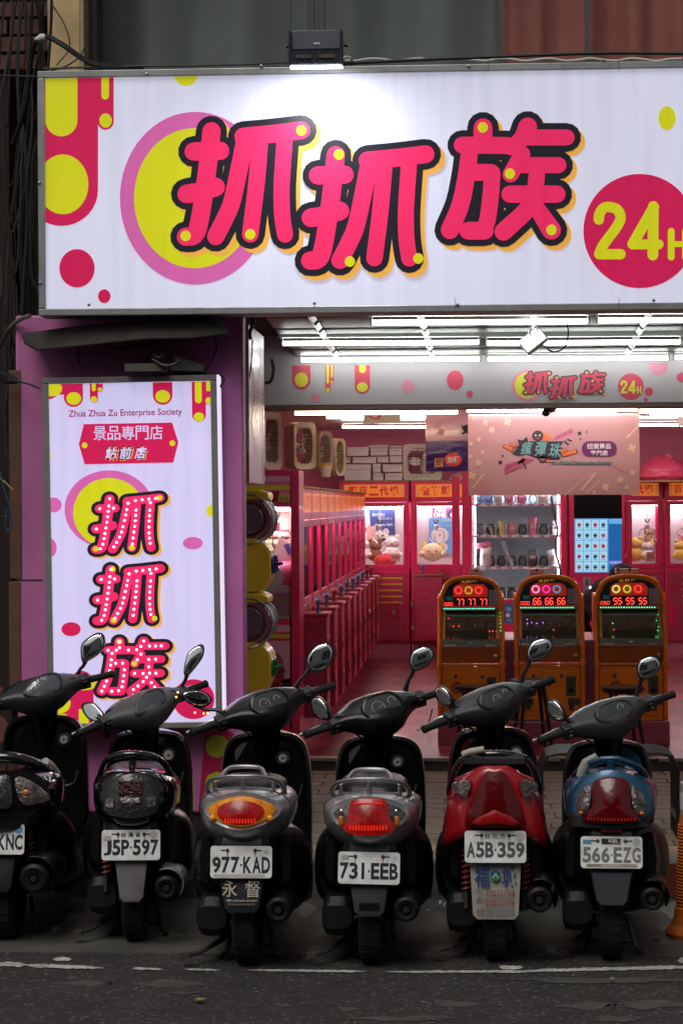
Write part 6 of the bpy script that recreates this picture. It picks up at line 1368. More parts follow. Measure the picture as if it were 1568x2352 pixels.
bxs = [(762, 1098, 850, 1103), (797, 1082, 860, 1098), (878, 1078, 925, 1098), (738 + 70, 1062, 875, 1074), (846, 1050, 902, 1062), (902, 1055, 926, 1066), (792, 1036, 832, 1050), (834, 1036, 880, 1050), (880, 1034, 925, 1047), (850, 1024, 896, 1034), (798, 1027, 848, 1036), (886, 1024, 925, 1033), (800, 1052, 843, 1062), (876, 1066, 925, 1077), (850, 1098, 925, 1106)]
bxs = [(790, 1066, 853, 1103), (855, 1064, 876, 1086), (856, 1086, 882, 1104), (878, 1066, 925, 1084), (883, 1086, 925, 1104), (790, 1050, 808, 1064), (809, 1049, 865, 1064), (866, 1048, 894, 1062), (888 + 7, 1047, 925, 1062), (796, 1026, 848, 1047), (850, 1029, 892, 1046), (893, 1029, 925, 1046), (846, 1021, 893, 1028), (895, 1023, 925, 1028)]
nms = ['bottom left', 'second of the bottom row', 'small one low in the middle', 'wide one right of the middle', 'bottom right beside the fan', 'half hidden at the left end', 'wide one in the second layer', 'in the middle of the second layer', 'right end of the second layer', 'large one in the upper left', 'upper middle', 'upper right beside the fan', 'thin lid on top in the middle', 'thin lid on top at the right']
for i, (a_, b_, c_, d_) in enumerate(bxs):
    Y = 25.1 + (i % 3) * .03; p0, p1 = at(a_, b_, Y), at(c_, d_, Y); t = empty('foam_box', (p0.x, Y, p1.z), 'white box on the back machines, ' + nms[i], 'box', 'white boxes stacked on the back machines'); W1, H1 = p1.x - p0.x - .006, p0.z - p1.z - .004
    lt = H1 * .35; m = MB(); m.bx(.004, W1 - .004, .004, .3, 0, H1 - lt); m.build('box_base', mat('box_white', (.66, .58, .54), .6, noise=.1), t, bevel=.003)
    m = MB(); m.bx(0, W1, 0, .304, H1 - lt + .001, H1); m.build('lid', mat('box_white', (.6, .5, .5)), t, bevel=.004)
# pink sacks at the right
from mathutils import noise as NZ
def sack(px, py, w, h, Y, label, mm, seed):
    o = MB(); s = Y / F; N, Mr = 56, 26; rings = []
    for i in range(Mr):
        t_ = i / (Mr - 1); rr = (1 - .72 * t_ ** 2.2) * min(1, .82 + t_ * 2); ring = []
        for j in range(N):
            a = 2 * PI * j / N; d = Vector((math.cos(a), math.sin(a), t_ * 1.6 + seed * 3.1))
            k_ = 1 + .22 * NZ.ridged_multi_fractal(d * 1.3, 1.0, 2.0, 4, .9, 1.6) * .35 - .12 + .06 * NZ.noise(d * 4)
            ring.append((w * s / 2 * rr * k_ * math.cos(a), w * s / 3 * rr * k_ * math.sin(a), h * s * (t_ ** .8) * (1 + .25 * NZ.noise(Vector((math.cos(a) * 1.5, math.sin(a), seed))) * t_)))
        rings.append(ring)
    o.loft(rings)
    for q in (2, 3): o.loft([[(w * s * (-.1 + .09 * q) * (1 + t_) * .5 + .03 * math.cos(a) * (1 - t_ * .5), -.02 + .03 * math.sin(a) * (1 - t_), h * s * (.86 + .3 * t_ * (1 - .2 * abs(q - 2)))) for a in [2 * PI * j / 6 for j in range(6)]] for t_ in (0, .4, .8, 1)])
    t = tag(o.build('sack', mm, sharp=28), label, 'sack'); t.location = at(px, py, Y)
M_sack = mat('pink_plastic', (.62, .06, .13), .3, bump=.3, bscale=9)
sack(1523, 1103, 128, 52, 24.6, 'large crumpled pink plastic sack on the right hand machines', M_sack, 1); sack(1580, 1100, 70, 50, 24.9, 'second pink plastic sack cut off by the right edge', M_sack, 2); sack(1050, 1104, 44, 16, 25.3, 'small pink plastic wrap beside the pale box fan', mat('pink_wrap', (.6, .35, .33), .3), 3)
m = MB(); m.bx(atx(1462, 24.4), atx(1660, 24.4), 24.4, 25.0, at(1500, 1107, 24.4).z, at(1500, 1103, 24.4).z); tag(m.build('shelf_board', M_wood), 'wooden board under the pink sacks', 'board')

# ---------------------------------------------------------------- banners and small signs
bn = empty('hanging_banner', at(1075, 1138, 16.95), 'pale pink glossy banner with teal lettering 瘋彈珠 hanging in the shop front', 'banner'); L6 = bn.location
p1 = at(1467, 948, 16.95)
m = MB(); m.bx(0, p1.x - L6.x, 0, .004, 0, p1.z - L6.z); BM0 = mat('banner_pink', (.47, .25, .25), .25, coat=.3); m.build('sheet', BM0, bn, bevel=.001)
def z6(x, y): return (1051.2 + x * .3296, 689 + y * .3296)
def bb(x, y, l): return at(*z6(x, y), 16.945 - l) - L6
BM = [mat('b_teal', (.16, .36, .34), .35), mat('b_black', (.03, .02, .03), .4), mat('b_plum', (.12, .02, .10), .4), mat('b_orange', (.62, .15, .04), .4), mat('b_rose', (.38, .08, .14), .4), mat('b_cream', (.66, .42, .30), .4), mat('b_white', (.66, .58, .55), .4), mat('b_dusty', (.50, .19, .19), .4)]
def pgroup(nm, items):
    p = Print(bb); p.lift = .001
    for it in items:
        if it[0] == 't': p.text(it[1], *it[2:6], it[6], it[7], it[8] if len(it) > 8 else 0, it[9] if len(it) > 9 else 0)
        else: p.poly(it[0], it[1])
    return p.out(nm, BM, bn)
def cross(cx, cy, s):
    c, d = s, s * .38; q = [(d, -c), (d, -d), (c, -d), (c, d), (d, d), (d, c), (-d, c), (-d, d), (-c, d), (-c, -d), (-d, -d), (-d, -c)]; return [(cx + x * .8 + y * .45, cy - x * .45 + y * .8) for x, y in q]
for cx, cy, s in ((345, 850, 30), (190, 855, 20), (108, 820, 18), (145, 970, 18), (90, 1000, 16), (1210, 1030, 32), (1215, 1205, 22), (1130, 1255, 26), (1025, 1302, 30), (1173, 1303, 20), (235, 905, 24), (170, 1060, 14), (100, 1225, 30), (145, 1140, 26), (85, 1090, 14), (948, 1340, 16)): pgroup('printed_cross', [(cross(cx, cy, s), 5)])
for a in ([(850, 1325), (950, 1205), (963, 1205), (870, 1325)], [(890, 1345), (985, 1258), (990, 1262), (905, 1345)], [(740, 1360), (880, 1240), (884, 1243), (750, 1360)], [(90, 1310), (180, 1205), (190, 1210), (110, 1310)], [(1165, 960), (1245, 880), (1250, 890), (1180, 965)]): pgroup('printed_streak', [(a, 5)])
for a in ([(150, 1350), (175, 1290), (200, 1295), (235, 1262), (228, 1285), (195, 1320), (180, 1352)], [(1080, 1165), (1140, 1130), (1150, 1160), (1165, 1205), (1130, 1180)], [(185, 965), (215, 960), (240, 1000), (220, 1030)]): pgroup('printed_shape', [(a, 7)])
pgroup('printed_beam', [([(670, 955), (795, 893), (803, 925), (680, 975)], 4)]); pgroup('printed_beam', [([(318, 1183), (330, 1215), (525, 1115), (510, 1100)], 4)]); pgroup('printed_beam', [([(328, 1145), (330, 1170), (500, 1110), (480, 1100)], 4)])
for a in ([(308, 1020), (325, 1005), (390, 1030), (385, 1062)], [(355, 990), (410, 1005), (405, 1030), (360, 1010)], [(715, 1070), (825, 1035), (835, 1065), (722, 1098)], [(705, 1040), (755, 1030), (760, 1050), (712, 1070)]): pgroup('printed_bolt', [(a, 1), ([(x * .86 + .14 * sum(q[0] for q in a) / 4, y * .86 + .14 * sum(q[1] for q in a) / 4) for x, y in a], 3)])
pgroup('printed_burst', [([(378, 1075), (425, 1010), (412, 970), (448, 978), (478, 953), (490, 985), (735, 985), (712, 1020), (745, 1045), (700, 1080), (712, 1110), (560, 1108), (480, 1075), (420, 1085)], 1)])
pgroup('lettering', [('t', c_, 428 + i * 98 + 5, 985 + i * 6, 530 + i * 98, 1090 + i * 9, 1, .06, .3) for i, c_ in enumerate('瘋彈珠')] + [('t', c_, 425 + i * 98 + 8, 985 + i * 6, 522 + i * 98, 1078 + i * 9, 0, .012, .3) for i, c_ in enumerate('瘋彈珠')])
def bomb(cx, cy, r): return [(ellipse(cx, cy, r, r * .95, 24), 1), ([(cx - r * .5, cy - r * .3), (cx - r * .05, cy), (cx - r * .5, cy + r * .1)], 5), ([(cx + r * .5, cy - r * .4), (cx + r * .1, cy), (cx + r * .5, cy + r * .1)], 5), ([(cx - r * .5, cy + r * .4), (cx + r * .5, cy + r * .3), (cx, cy + r * .62)], 4)]
pgroup('printed_bomb', bomb(555, 947, 40)); pgroup('printed_flame', [([(590, 940), (632, 918), (615, 945), (675, 965), (620, 965), (640, 985), (590, 980)], 3)])
pgroup('printed_bomb', bomb(588, 1110, 26)); pgroup('printed_flame', [([(612, 1110), (640, 1092), (630, 1112), (655, 1130), (615, 1130)], 3)])
for cx, cy, r in ((846, 930, 13), (295, 1132, 13), (895, 920, 6), (851, 970, 6), (311, 1087, 7)):
    pgroup('printed_spike', [(ellipse(cx, cy, r, r, 12), 1)] + [([(cx + r * .7 * math.cos(a - .5), cy + r * .7 * math.sin(a - .5)), (cx + r * 1.6 * math.cos(a), cy + r * 1.6 * math.sin(a)), (cx + r * .7 * math.cos(a + .5), cy + r * .7 * math.sin(a + .5))], 1) for a in [PI / 4 + PI / 2 * k_ for k_ in range(4)]])
for a in ([(735, 985), (762, 1015), (778, 1010), (745, 978)], [(755, 975), (790, 990), (795, 980), (765, 965)], [(410, 1135), (452, 1098), (470, 1112), (425, 1150)], [(452, 1120), (480, 1175), (472, 1178), (445, 1130)]): pgroup('printed_splinter', [(a, 1)])
pgroup('oval_badge', [(rrect(861, 983, 1105, 1091, 52, 8), 2)]); pgroup('lettering', [('t', '扭蛋景品', 898, 1000, 1064, 1038, 6, .02), ('t', '專門店', 922, 1048, 1042, 1084, 6, .02)])
pgroup('lettering', [('t', 'FunPinball Enterprise Society', 648, 1122, 1076, 1156, 1, .06, .3), ('t', 'FunPinball Enterprise Society', 652, 1126, 1072, 1152, 0, .01, .3)])
b2 = empty('hanging_banner', at(977, 1083, 18.9), 'glossy purple and mauve banner partly hidden behind the pale pink one', 'banner'); L7 = b2.location; p1 = at(1090, 948, 18.9)
m = MB(); m.bx(0, p1.x - L7.x, 0, .004, 0, p1.z - L7.z); m.build('sheet', mat('banner_mauve', (.30, .14, .18), .15, coat=.6), b2)
p = Print(lambda x, y, l: at(x, y, 18.895 - l) - L7); p.lift = .001; BN = [mat('b2_purple', (.035, .01, .10), .12, coat=.8, bump=.4, bscale=18), mat('b2_orange', (.62, .28, .03), .4), mat('b2_red', (.5, .04, .03), .3), mat('b2_white', (.65, .62, .6)), M_shadow]
p.poly([(978, 1013), (1088, 1012), (1088, 1082), (978, 1082)], 0); p.poly(rect(998, 1053, 1017, 1072), 1); p.poly(ellipse(1040, 1056, 20, 16), 2); p.text('即', 1000, 1055, 1015, 1070, 0, .02); p.text('加購', 1026, 1048, 1054, 1064, 3, .03); p.poly(ellipse(1072, 985, 9, 10), 4); p.poly([(1058, 975), (1068, 982), (1062, 988)], 4); p.poly([(1056, 996), (1068, 990), (1066, 998)], 4); p.out('print', BN, b2)
for k_, (x, y) in enumerate(((990, 960), (1004, 975), (1012, 992), (1030, 965))):
    p = Print(lambda x, y, l: at(x, y, 18.895 - l) - L7); p.lift = .001; p.poly(cross(x, y, 9), 0); p.out('printed_cross', [mat('b2_mauve2', (.24, .10, .14), .3)], b2)
ns = empty('no_smoking_sign', at(835, 973, 17.6), 'white sign with red prohibition ring hanging behind the header band', 'sign'); L8 = ns.location; p1 = at(919, 950 - 22, 17.6)
m = MB(); m.bx(0, p1.x - L8.x, 0, .012, 0, p1.z - L8.z); m.build('board', [mat('board_white', (.55, .50, .44), .5)], ns, bevel=.002)
p = Print(lambda x, y, l: at(x, y, 17.597 - l) - L8); NM = [mat('board_white', (.5, .5, .5)), mat('ns_red', (.6, .03, .02), .4), M_shadow]; p.poly(ellipse(861, 947, 17, 17), 1); p.poly(ellipse(861, 947, 13, 13), 0); p.poly([(850, 938), (853, 935), (872, 955), (869, 958)], 1); p.poly(rect(852, 948, 872, 951), 2); p.text('禁止吸菸', 882, 934, 914, 944, 1, .02); p.text('NO SMOKING', 884, 948, 914, 953, 1, .02); p.out('print', NM, ns)
ms = MB(); a_, c_ = at(1556, 957, 19), at(1640, 978, 19); ms.bx(a_.x, c_.x, 19, 19.02, c_.z, a_.z); ms.bx(a_.x + .06, a_.x + .09, 18.995, 19, c_.z + .0, c_.z + .05, 1); tag(ms.build('small_sign', [mat('sign_tan', (.42, .30, .24)), C_c], bevel=.003), 'small tan sign high at the right edge of the shop', 'sign')

# ---------------------------------------------------------------- vending machine and screen cabinet
YV = 22.5; vm = empty('vending_machine', (atx(1058, YV), YV, ZS), 'pink framed snack vending machine with lit shelves of spiral racks', 'vending machine'); LV = vm.location
def vb(nm, a, y0, y1, mm, **k):
    p_, q_ = at(a[0], a[1], YV), at(a[2], a[3], YV); m = MB(); m.bx(p_.x - LV.x, q_.x - LV.x, y0, y1, max(.0, q_.z - LV.z), p_.z - LV.z); return m.build(nm, mm, vm, **k)
V_w = mat('shelf_white', (.9, .92, .94), .35); V_b = mat('vending_back', (.40, .60, .62), .4); V_led = mat('vending_led', (.9, .9, .9), .4, emit=(.85, .95, 1), es=22)
vb('frame_stile', (1060, 1085, 1086, 1600), 0, .6, C_m, bevel=.006); vb('frame_stile', (1286, 1085, 1304, 1600), 0, .6, C_m, bevel=.006); vb('frame_head', (1087, 1085, 1285, 1112), 0, .6, C_m); vb('lower_cabinet', (1087, 1378, 1285, 1600), 0, .6, C_m, bevel=.004)
vb('side_panel', (1037, 1095, 1057, 1600), .0, .3, C_m, bevel=.004)
vb('back_panel', (1087, 1113, 1285, 1377), .55, .59, V_b)
for px in (1120, 1172, 1226): vb('back_seam', (px, 1113, px + 1, 1377), .545, .549, mat('seam', (.3, .36, .4), .5))
vb('led_strip', (1279, 1120, 1283, 1370), .03, .05, V_led); vb('led_strip', (1088, 1113, 1284, 1117), .05, .3, V_led); vb('led_strip', (1089, 1120, 1092, 1370), .03, .05, V_led)
vb('front_glass', (1087, 1113, 1285, 1377), -.0, .004, C_g)
V_p = mat('tag_plum', (.35, .03, .14), .4); V_c = mat('coil_black', (.015, .015, .016), .35); V_g = mat('bay_grey', (.3, .33, .34), .4)
sh_y = [(1157, 0), (1229, 1), (1302, 2), (1375, 3)]
for py, r_ in sh_y:
    s_ = vb('shelf', (1087, py, 1285, py + 5), .02, .54, V_w)
    for i in range(8):
        px0 = 1090 + i * 24.5
        if r_ == 3 and i < 1: continue
        m = MB(); p_, q_ = at(px0 + 1, py + .5, YV), at(px0 + 11, py + 4, YV); m.bx(p_.x - LV.x, q_.x - LV.x, .015, .0195, q_.z - LV.z, p_.z - LV.z); tg = m.build('price_tag', V_p, s_)
        num = r_ * 8 + i + 1
        m = MB(); text_on(m, f'{num:02d}', p_.x - LV.x + .01, q_.x - LV.x - .01, q_.z - LV.z + .002, p_.z - LV.z - .002, lambda x, z: (x, .0145, z), .01); m.build('number', V_w, tg)
        c_ = at(px0 + 12, py - 13, YV); cx, cz = c_.x - LV.x, c_.z - LV.z
        m = MB(); m.tube([(cx + .038 * math.cos(a), .06 + .006 * a, cz - .01 + .045 * math.sin(a)) for a in [j * .55 for j in range(70)]], .0045, 4); m.bx(cx - .035, cx + .035, .05, .065, cz + .045, cz + .055); m.build('spiral_rack', V_c, s_)
        m = MB(); m.bx(cx + .047, cx + .051, .04, .5, cz - .055, cz + .045); m.build('bay_divider', V_w, s_)
# goods on the shelves
def good(px, py, w, h, mm, label, cat='snack', kind='bag', tilt=0):
    Y = YV + .07; p_ = at(px, py, Y); W1, H1 = w * Y / F, h * Y / F; R_ = Matrix.Rotation(rad(tilt), 4, 'Y')
    t = empty('packaged_item', p_, label, cat); m = MB(R_)
    if kind == 'bag':
        m.loft([[(x, y, z) for x, y in sup(W1 * .5 * a, .03 * b_ + .002, .03 * b_ + .002, (0, 0), 2.4, 14)] for z, a, b_ in ((0, .9, .2), (H1 * .12, 1, 1), (H1 * .5, 1, 1.2), (H1 * .86, 1, .8), (H1 * .95, .96, .15), (H1, 1, .05))]); m.build('pack', mm, t, sharp=60)
    elif kind == 'cup':
        m.lathe([(.0, 0), (W1 * .42, 0), (W1 * .5, H1), (0, H1)]); m.build('cup', mm, t)
    else:
        m.bx(-W1 / 2, W1 / 2, -.02, .02, 0, H1); m.build('pack', mm, t, bevel=.003)
    m = MB(R_); m.bx(-W1 * .25, W1 * .25, -.045, -.04, H1 * .4, H1 * .62); m.build('label', mat('good_label', (.6, .55, .5), .5), t)
g_ = lambda n, c: mat('good_' + n, c, .3)
for px, w, c, n in ((1098, 20, (.15, .35, .6), 'blue'), (1120, 22, (.10, .3, .6), 'bright blue'), (1143, 18, (.5, .5, .45), 'clear'), (1168, 20, (.5, .15, .25), 'rose'), (1196, 22, (.55, .2, .35), 'pink'), (1245, 26, (.6, .6, .58), 'white')):
    good(px, 1157, w, 24, g_(n, c), n + ' pack on the top visible shelf of the vending machine', kind='bag')
good(1152, 1229, 19, 32, g_('yellow', (.55, .55, .22)), 'pale yellow cup on the second shelf of the vending machine', kind='cup'); good(1176, 1228, 20, 28, g_('pinkpack', (.6, .28, .34)), 'pink bagged toy in the second shelf of the vending machine')
good(1130, 1229, 3, 26, g_('stick', (.6, .6, .15)), 'thin yellow stick in the second shelf of the vending machine', kind='box', tilt=-18)
good(1223, 1229, 20, 40, g_('hot', (.65, .22, .35)), 'tall pink and blue toy pack on the second shelf', kind='cup'); good(1276, 1229, 18, 34, g_('colour', (.55, .5, .6)), 'coloured toy box at the right of the second shelf', kind='box')
good(1114, 1300, 26, 45, g_('whitebag', (.7, .66, .64)), 'white bag on the third shelf of the vending machine', tilt=3); good(1110, 1258, 36, 12, g_('pinkhead', (.65, .15, .3)), 'pink header card over the white bag', kind='box', tilt=-12)
good(1176, 1300, 10, 60, g_('bluestick', (.35, .5, .6)), 'long clear blue pack leaning on the third shelf', kind='box', tilt=-22); good(1222, 1298, 24, 36, g_('darkpack', (.10, .12, .12)), 'dark silver pack on the third shelf', kind='bag'); good(1272, 1300, 20, 38, g_('whiteblue', (.55, .6, .65)), 'white and blue pack at the right of the third shelf', kind='bag', tilt=-15)
cable([at(1266, 1140, 22.4), at(1270, 1180, 22.4), at(1280, 1215, 22.4), at(1274, 1260, 22.4), at(1281, 1290, 22.4), at(1290, 1330, 22.4)], .012, mat('hose_olive', (.12, .11, .07), .5), 'olive cable running down the right side of the vending machine')
YT = 22.45; sc2_ = empty('screen_cabinet', (atx(1306, YT), YT, ZS), 'pink cabinet with a blue touch screen beside the vending machine', 'kiosk'); LT = sc2_.location
def tb(nm, a, y0, y1, mm, par=None, **k):
    p_, q_ = at(a[0], a[1], YT), at(a[2], a[3], YT); m = MB(); m.bx(p_.x - LT.x, q_.x - LT.x, y0, y1, max(0, q_.z - LT.z), p_.z - LT.z); return m.build(nm, mm, par or sc2_, **k)
tb('cabinet', (1306, 1085, 1436, 1600), 0, .6, C_m, bevel=.005); tb('dark_glass', (1317, 1130, 1427, 1190), -.006, -.001, M_gloss)
T_b = mat('screen_blue', (.01, .05, .15), .2, emit=(.01, .10, .32), es=1.0); T_l = mat('screen_sky', (.1, .3, .5), .2, emit=(.10, .38, .75), es=.85); T_t = mat('screen_tile', (.2, .5, .7), .2, emit=(.38, .66, .82), es=.75); T_r = mat('screen_icon', (.3, .02, .05), .2, emit=(.35, .03, .08), es=.7); T_k = mat('screen_ink', (.02, .05, .12), .2, emit=(.03, .08, .2), es=.5)
s_ = tb('screen', (1318, 1191, 1427, 1315), -.006, -.001, T_b)
tb('screen_panel', (1318.5, 1191.5, 1396, 1314.5), -.0075, -.0062, T_l); tb('screen_bar', (1397, 1192, 1427, 1203), -.0075, -.0062, T_l)
tb('screen_bar', (1397, 1288, 1427, 1296), -.0075, -.0062, mat('screen_violet', (.1, .1, .4), .2, emit=(.2, .2, .75), es=.8))
m = MB(); a_, b_ = at(1400, 1294, YT), at(1425, 1290, YT); text_on(m, 'QR輸入區', a_.x - LT.x, b_.x - LT.x, a_.z - LT.z, b_.z - LT.z, lambda x, z: (x, -.008, z), .01); m.build('lettering', T_t, s_)
R = random.Random(9)
for r_ in range(5):
    for c_ in range(4):
        x0_, y0_ = 1321 + c_ * 18.4, 1194 + r_ * 24.2
        t_ = tb('screen_tile', (x0_, y0_, x0_ + 16.6, y0_ + 22), -.009, -.0078, T_t)
        mm = T_r if (r_ * 4 + c_) in (0, 2, 7, 8, 10, 11, 12, 15, 16) else T_k
        m = MB(); f_ = lambda x, y: (at(x0_ + x, y0_ + y, YT).x - LT.x, -.010, at(x0_ + x, y0_ + y, YT).z - LT.z)
        for q in (ellipse(8, 12, 4.6, 4, 10), [(4, 5), (8, 9), (5, 9)], [(12, 5), (11, 9), (8, 9)], rect(3, 17.5, 13, 18.6)): m.add([f_(x, y) for x, y in q], [tuple(range(len(q)))])
        m.build('icon', mm, s_)
tb('coin_plate', (1338, 1326, 1356, 1360), -.012, -.001, M_steel, bevel=.002); tb('coin_slot', (1345, 1332, 1349, 1345), -.014, -.0125, M_shadow); tb('card_reader', (1310, 1336, 1321, 1350), -.02, -.001, mat('reader', (.5, .45, .4)), bevel=.003)
m = MB(); m.ell(at(1372, 1337, YT - .02) - LT, (.008, .005, .008), 8, 6); m.ell(at(1355, 1350, YT - .02) - LT, (.01, .006, .016), 8, 6); m.build('indicator_light', mat('cyan_led', (.8, .9, 1), .3, emit=(.6, .7, 1), es=5), sc2_)
t_ = poster('leaflet', (1157, 1385, 1178, 1432), 21.5, 'blue leaflet standing between the first two pinball machines', [mat('leaf_blue', (.05, .12, .3), .4)], [], [(ellipse(.5, .3, .3, .12), P_s), (ellipse(.4, .6, .25, .1), P_w), (rect(.2, .8, .8, .9), P_s)])
# ---------------------------------------------------------------- pinball machines
YM = 16.0; kM = YM / F
O_ = mat('orange_shell', (.98, .27, .010), .3, coat=.4, noise=.15, nscale=6); O_d = mat('orange_dark', (.42, .10, .01), .4); E_r = mat('digit_red', (.6, .02, .02), .3, emit=(1, .045, .03), es=4.6); E_g = mat('digit_green', (.02, .1, .06), .3, emit=(.06, .30, .18), es=.6)
E_off = mat('digit_off', (.035, .03, .03), .3); E_cy = mat('led_cyan', (.1, .6, .5), .3, emit=(.10, .85, .62), es=3); E_gr = mat('led_green', (.1, .6, .1), .3, emit=(.04, .8, .25), es=2.5); E_rd = mat('led_red', (.6, .05, .05), .3, emit=(1, .03, .03), es=4)
D_n = mat('display_navy', (.015, .03, .06), .3); D_r = mat('display_red', (.4, .02, .01), .35, emit=(.45, .02, .01), es=.5)
SEG = dict(zip('0123456789', ('abcdef', 'bc', 'abged', 'abgcd', 'fgbc', 'afgcd', 'afgecd', 'abc', 'abcdefg', 'abcfgd')))
def digits(mb, s, x0, z0, cw, h, y, on=0, off=None, gap=.25, slant=.08):
    for i, c_ in enumerate(s):
        X = x0 + i * cw; w_ = cw * (1 - gap); t = h * .10; hs_ = h / 2
        segs = dict(a=((t, h), (w_ - t, h), 0), g=((t, hs_), (w_ - t, hs_), 0), d=((t, 0), (w_ - t, 0), 0), f=((0, hs_ + t * .6), (0, h - t * .6), 1), b=((w_, hs_ + t * .6), (w_, h - t * .6), 1), e=((0, t * .6), (0, hs_ - t * .6), 1), c=((w_, t * .6), (w_, hs_ - t * .6), 1))
        for k_, (p_, q_, v_) in segs.items():
            lit = k_ in SEG.get(c_, '')
            if not lit and off is None: continue
            sl = lambda z: X + slant * z
            if v_: mb.add([(sl(p_[1]) + p_[0] - t * .5, y, z0 + p_[1]), (sl(p_[1]) + p_[0] + t * .5, y, z0 + p_[1]), (sl(q_[1]) + q_[0] + t * .5, y, z0 + q_[1]), (sl(q_[1]) + q_[0] - t * .5, y, z0 + q_[1])], [(0, 1, 2, 3)], on if lit else off)
            else: mb.add([(sl(p_[1]) + p_[0], y, z0 + p_[1] - t * .5), (sl(q_[1]) + q_[0], y, z0 + p_[1] - t * .5), (sl(q_[1]) + q_[0], y, z0 + p_[1] + t * .5), (sl(p_[1]) + p_[0], y, z0 + p_[1] + t * .5)], [(0, 1, 2, 3)], on if lit else off)
def pinball(px, pyb, num, cr, label, hoops, leds, wpx=153):
    b0 = at(px, pyb, YM); t = empty('pinball_machine', b0, label, 'pinball machine', 'orange table pinball machines'); hw = wpx / 2 * kM
    Z = lambda py: (1655 - py) * kM; B_ = lambda m, nm, mm, **k: m.build(nm, mm, t, **k)
    iw = hw - .035
    # side panels with rounded shoulders, moulded ribs
    for s in (-1, 1):
        prof = [(.0, 0), (0, Z(1490)), (.0, Z(1482)), (.05, Z(1470)), (.13, Z(1405)), (.14, Z(1372)), (.18, Z(1366)), (.38, Z(1366)), (.38, 0)]
        m = MB(); m.prism([(s * (hw - .030), y, z) for y, z in prof], (s * .030, 0, 0)); B_(m, 'side_panel', O_, bevel=.008)
        m = MB(); m.tube([(s * (hw - .012), -.006, .02), (s * (hw - .012), -.010, Z(1500)), (s * (hw - .012), -.004, Z(1480)), (s * (hw - .012), .045, Z(1462)), (s * (hw - .012), .125, Z(1400)), (s * (hw - .014), .13, Z(1376))], .014, 8); B_(m, 'side_moulding', O_)
        m = MB(); m.lathe([(.018, -.03), (.022, -.02), (.022, .02), (.018, .03)], (s * (hw - .014), -.012, Z(1524)), 'z', 12); B_(m, 'moulding_knuckle', O_)
    # arch head
    arch = [(-iw - .004, Z(1392)), (-iw - .004, Z(1372)), (-iw + .004, Z(1362)), (-iw * .93, Z(1358))] + [(-iw * .92 * math.cos(PI * i / 20), Z(1358) + (Z(1327) - Z(1358)) * math.sin(PI * i / 20) ** .8 * 1.0) for i in range(1, 20)] + [(iw * .93, Z(1358)), (iw - .004, Z(1362)), (iw + .004, Z(1372)), (iw + .004, Z(1392))]
    m = MB(); m.prism([(x, .15, z) for x, z in arch], (0, .2, 0)); B_(m, 'head_board', O_, bevel=.006)
    m = MB(); m.tube([(x * 1.02, .148, z + .004) for x, z in arch], .016, 8); B_(m, 'head_moulding', O_)
    ins = [(x * .93, Z(1392) + (z - Z(1392)) * .92) for x, z in arch]
    m = MB(); m.prism([(x, .142, z) for x, z in ins], (0, .006, 0)); dp = B_(m, 'display_panel', D_n)
    kk = hw / .2369
    m = MB(); m.prism([(x, .1395, z) for x, z in [(-.125 * kk, Z(1371)), (-.125 * kk, Z(1350)), (-.09 * kk, Z(1342)), (.09 * kk, Z(1342)), (.12 * kk, Z(1352)), (.12 * kk, Z(1371))]], (0, .002, 0)); m.build('red_window', D_r, dp)
    m = MB()
    for i, (c_, bx_) in enumerate(zip('大扭蛋', (-.04, -.01, .02))): text_on(m, c_, bx_ * 1.3 * kk - .02, bx_ * 1.3 * kk + .018, Z(1340.5), Z(1333), lambda x, z: (x, .1385, z), .04)
    m.build('lettering', mat('title_gold', (.75, .35, .04), .3, emit=(.7, .3, .03), es=.35), dp)
    m = MB(); m.bx(.128 * kk, .195 * kk, .136, .141, Z(1390), Z(1355)); cd = m.build('rule_card', mat('card_grey', (.42, .38, .38), .5), dp)
    m = MB()
    for j in range(9): m.bx(.135 * kk, (.16 + .02 * ((j * 7) % 3) / 2) * kk, .1345, .1355, Z(1360 + j * 3), Z(1359.2 + j * 3))
    m.build('print_line', mat('ink_card', (.1, .08, .09)), cd)
    for i, (col, em_) in enumerate(hoops):
        x = (-.088 + i * .072) * kk; mm = mat('hoop_%s' % col, em_, .2, emit=em_, es=.9)
        m = MB(); m.tube([(x + .024 * math.cos(a), .134, Z(1356) + .024 * math.sin(a)) for a in [2 * PI * j / 20 for j in range(20)]], .0065, 6, closed=True); m.build('light_ring', mm, dp)
    for i in range(3):
        x = (-.118 + i * .082) * kk; m = MB(); m.bx(x, x + .072 * kk, .136, .141, Z(1391), Z(1373)); m.build('digit_window', mat('window_brown', (.10, .02, .015)), dp)
        m = MB(); digits(m, num, x + .012 * kk, Z(1390.5), .030 * kk, Z(1376.5) - Z(1390.5), .1345, 0, 1); m.build('digits', [E_r, E_off], dp)
    m = MB(); digits(m, cr, -.190 * kk, Z(1391), .021 * kk, Z(1384.5) - Z(1391), .1345, 0, None); m.build('digits', E_r, dp)
    m = MB(); digits(m, '150', -.190 * kk, Z(1378), .021 * kk, Z(1371) - Z(1378), .1345, 0, None); m.build('digits', E_g, dp)
    m = MB()
    for i in range(22):
        x = (-.19 + .0168 * i) * kk; m.ell((x, .105, Z(1398)), (.004, .004, .004), 6, 4)
    B_(m, 'light_bar', E_cy)
    m = MB(); m.bx(-iw, iw, .11, .15, Z(1402), Z(1394)); B_(m, 'light_bar_cover', mat('bar_gold', (.4, .25, .05), .3, .3))
    # sloping playfield under glass
    P0, P1 = (.015, Z(1467)), (.135, Z(1403))
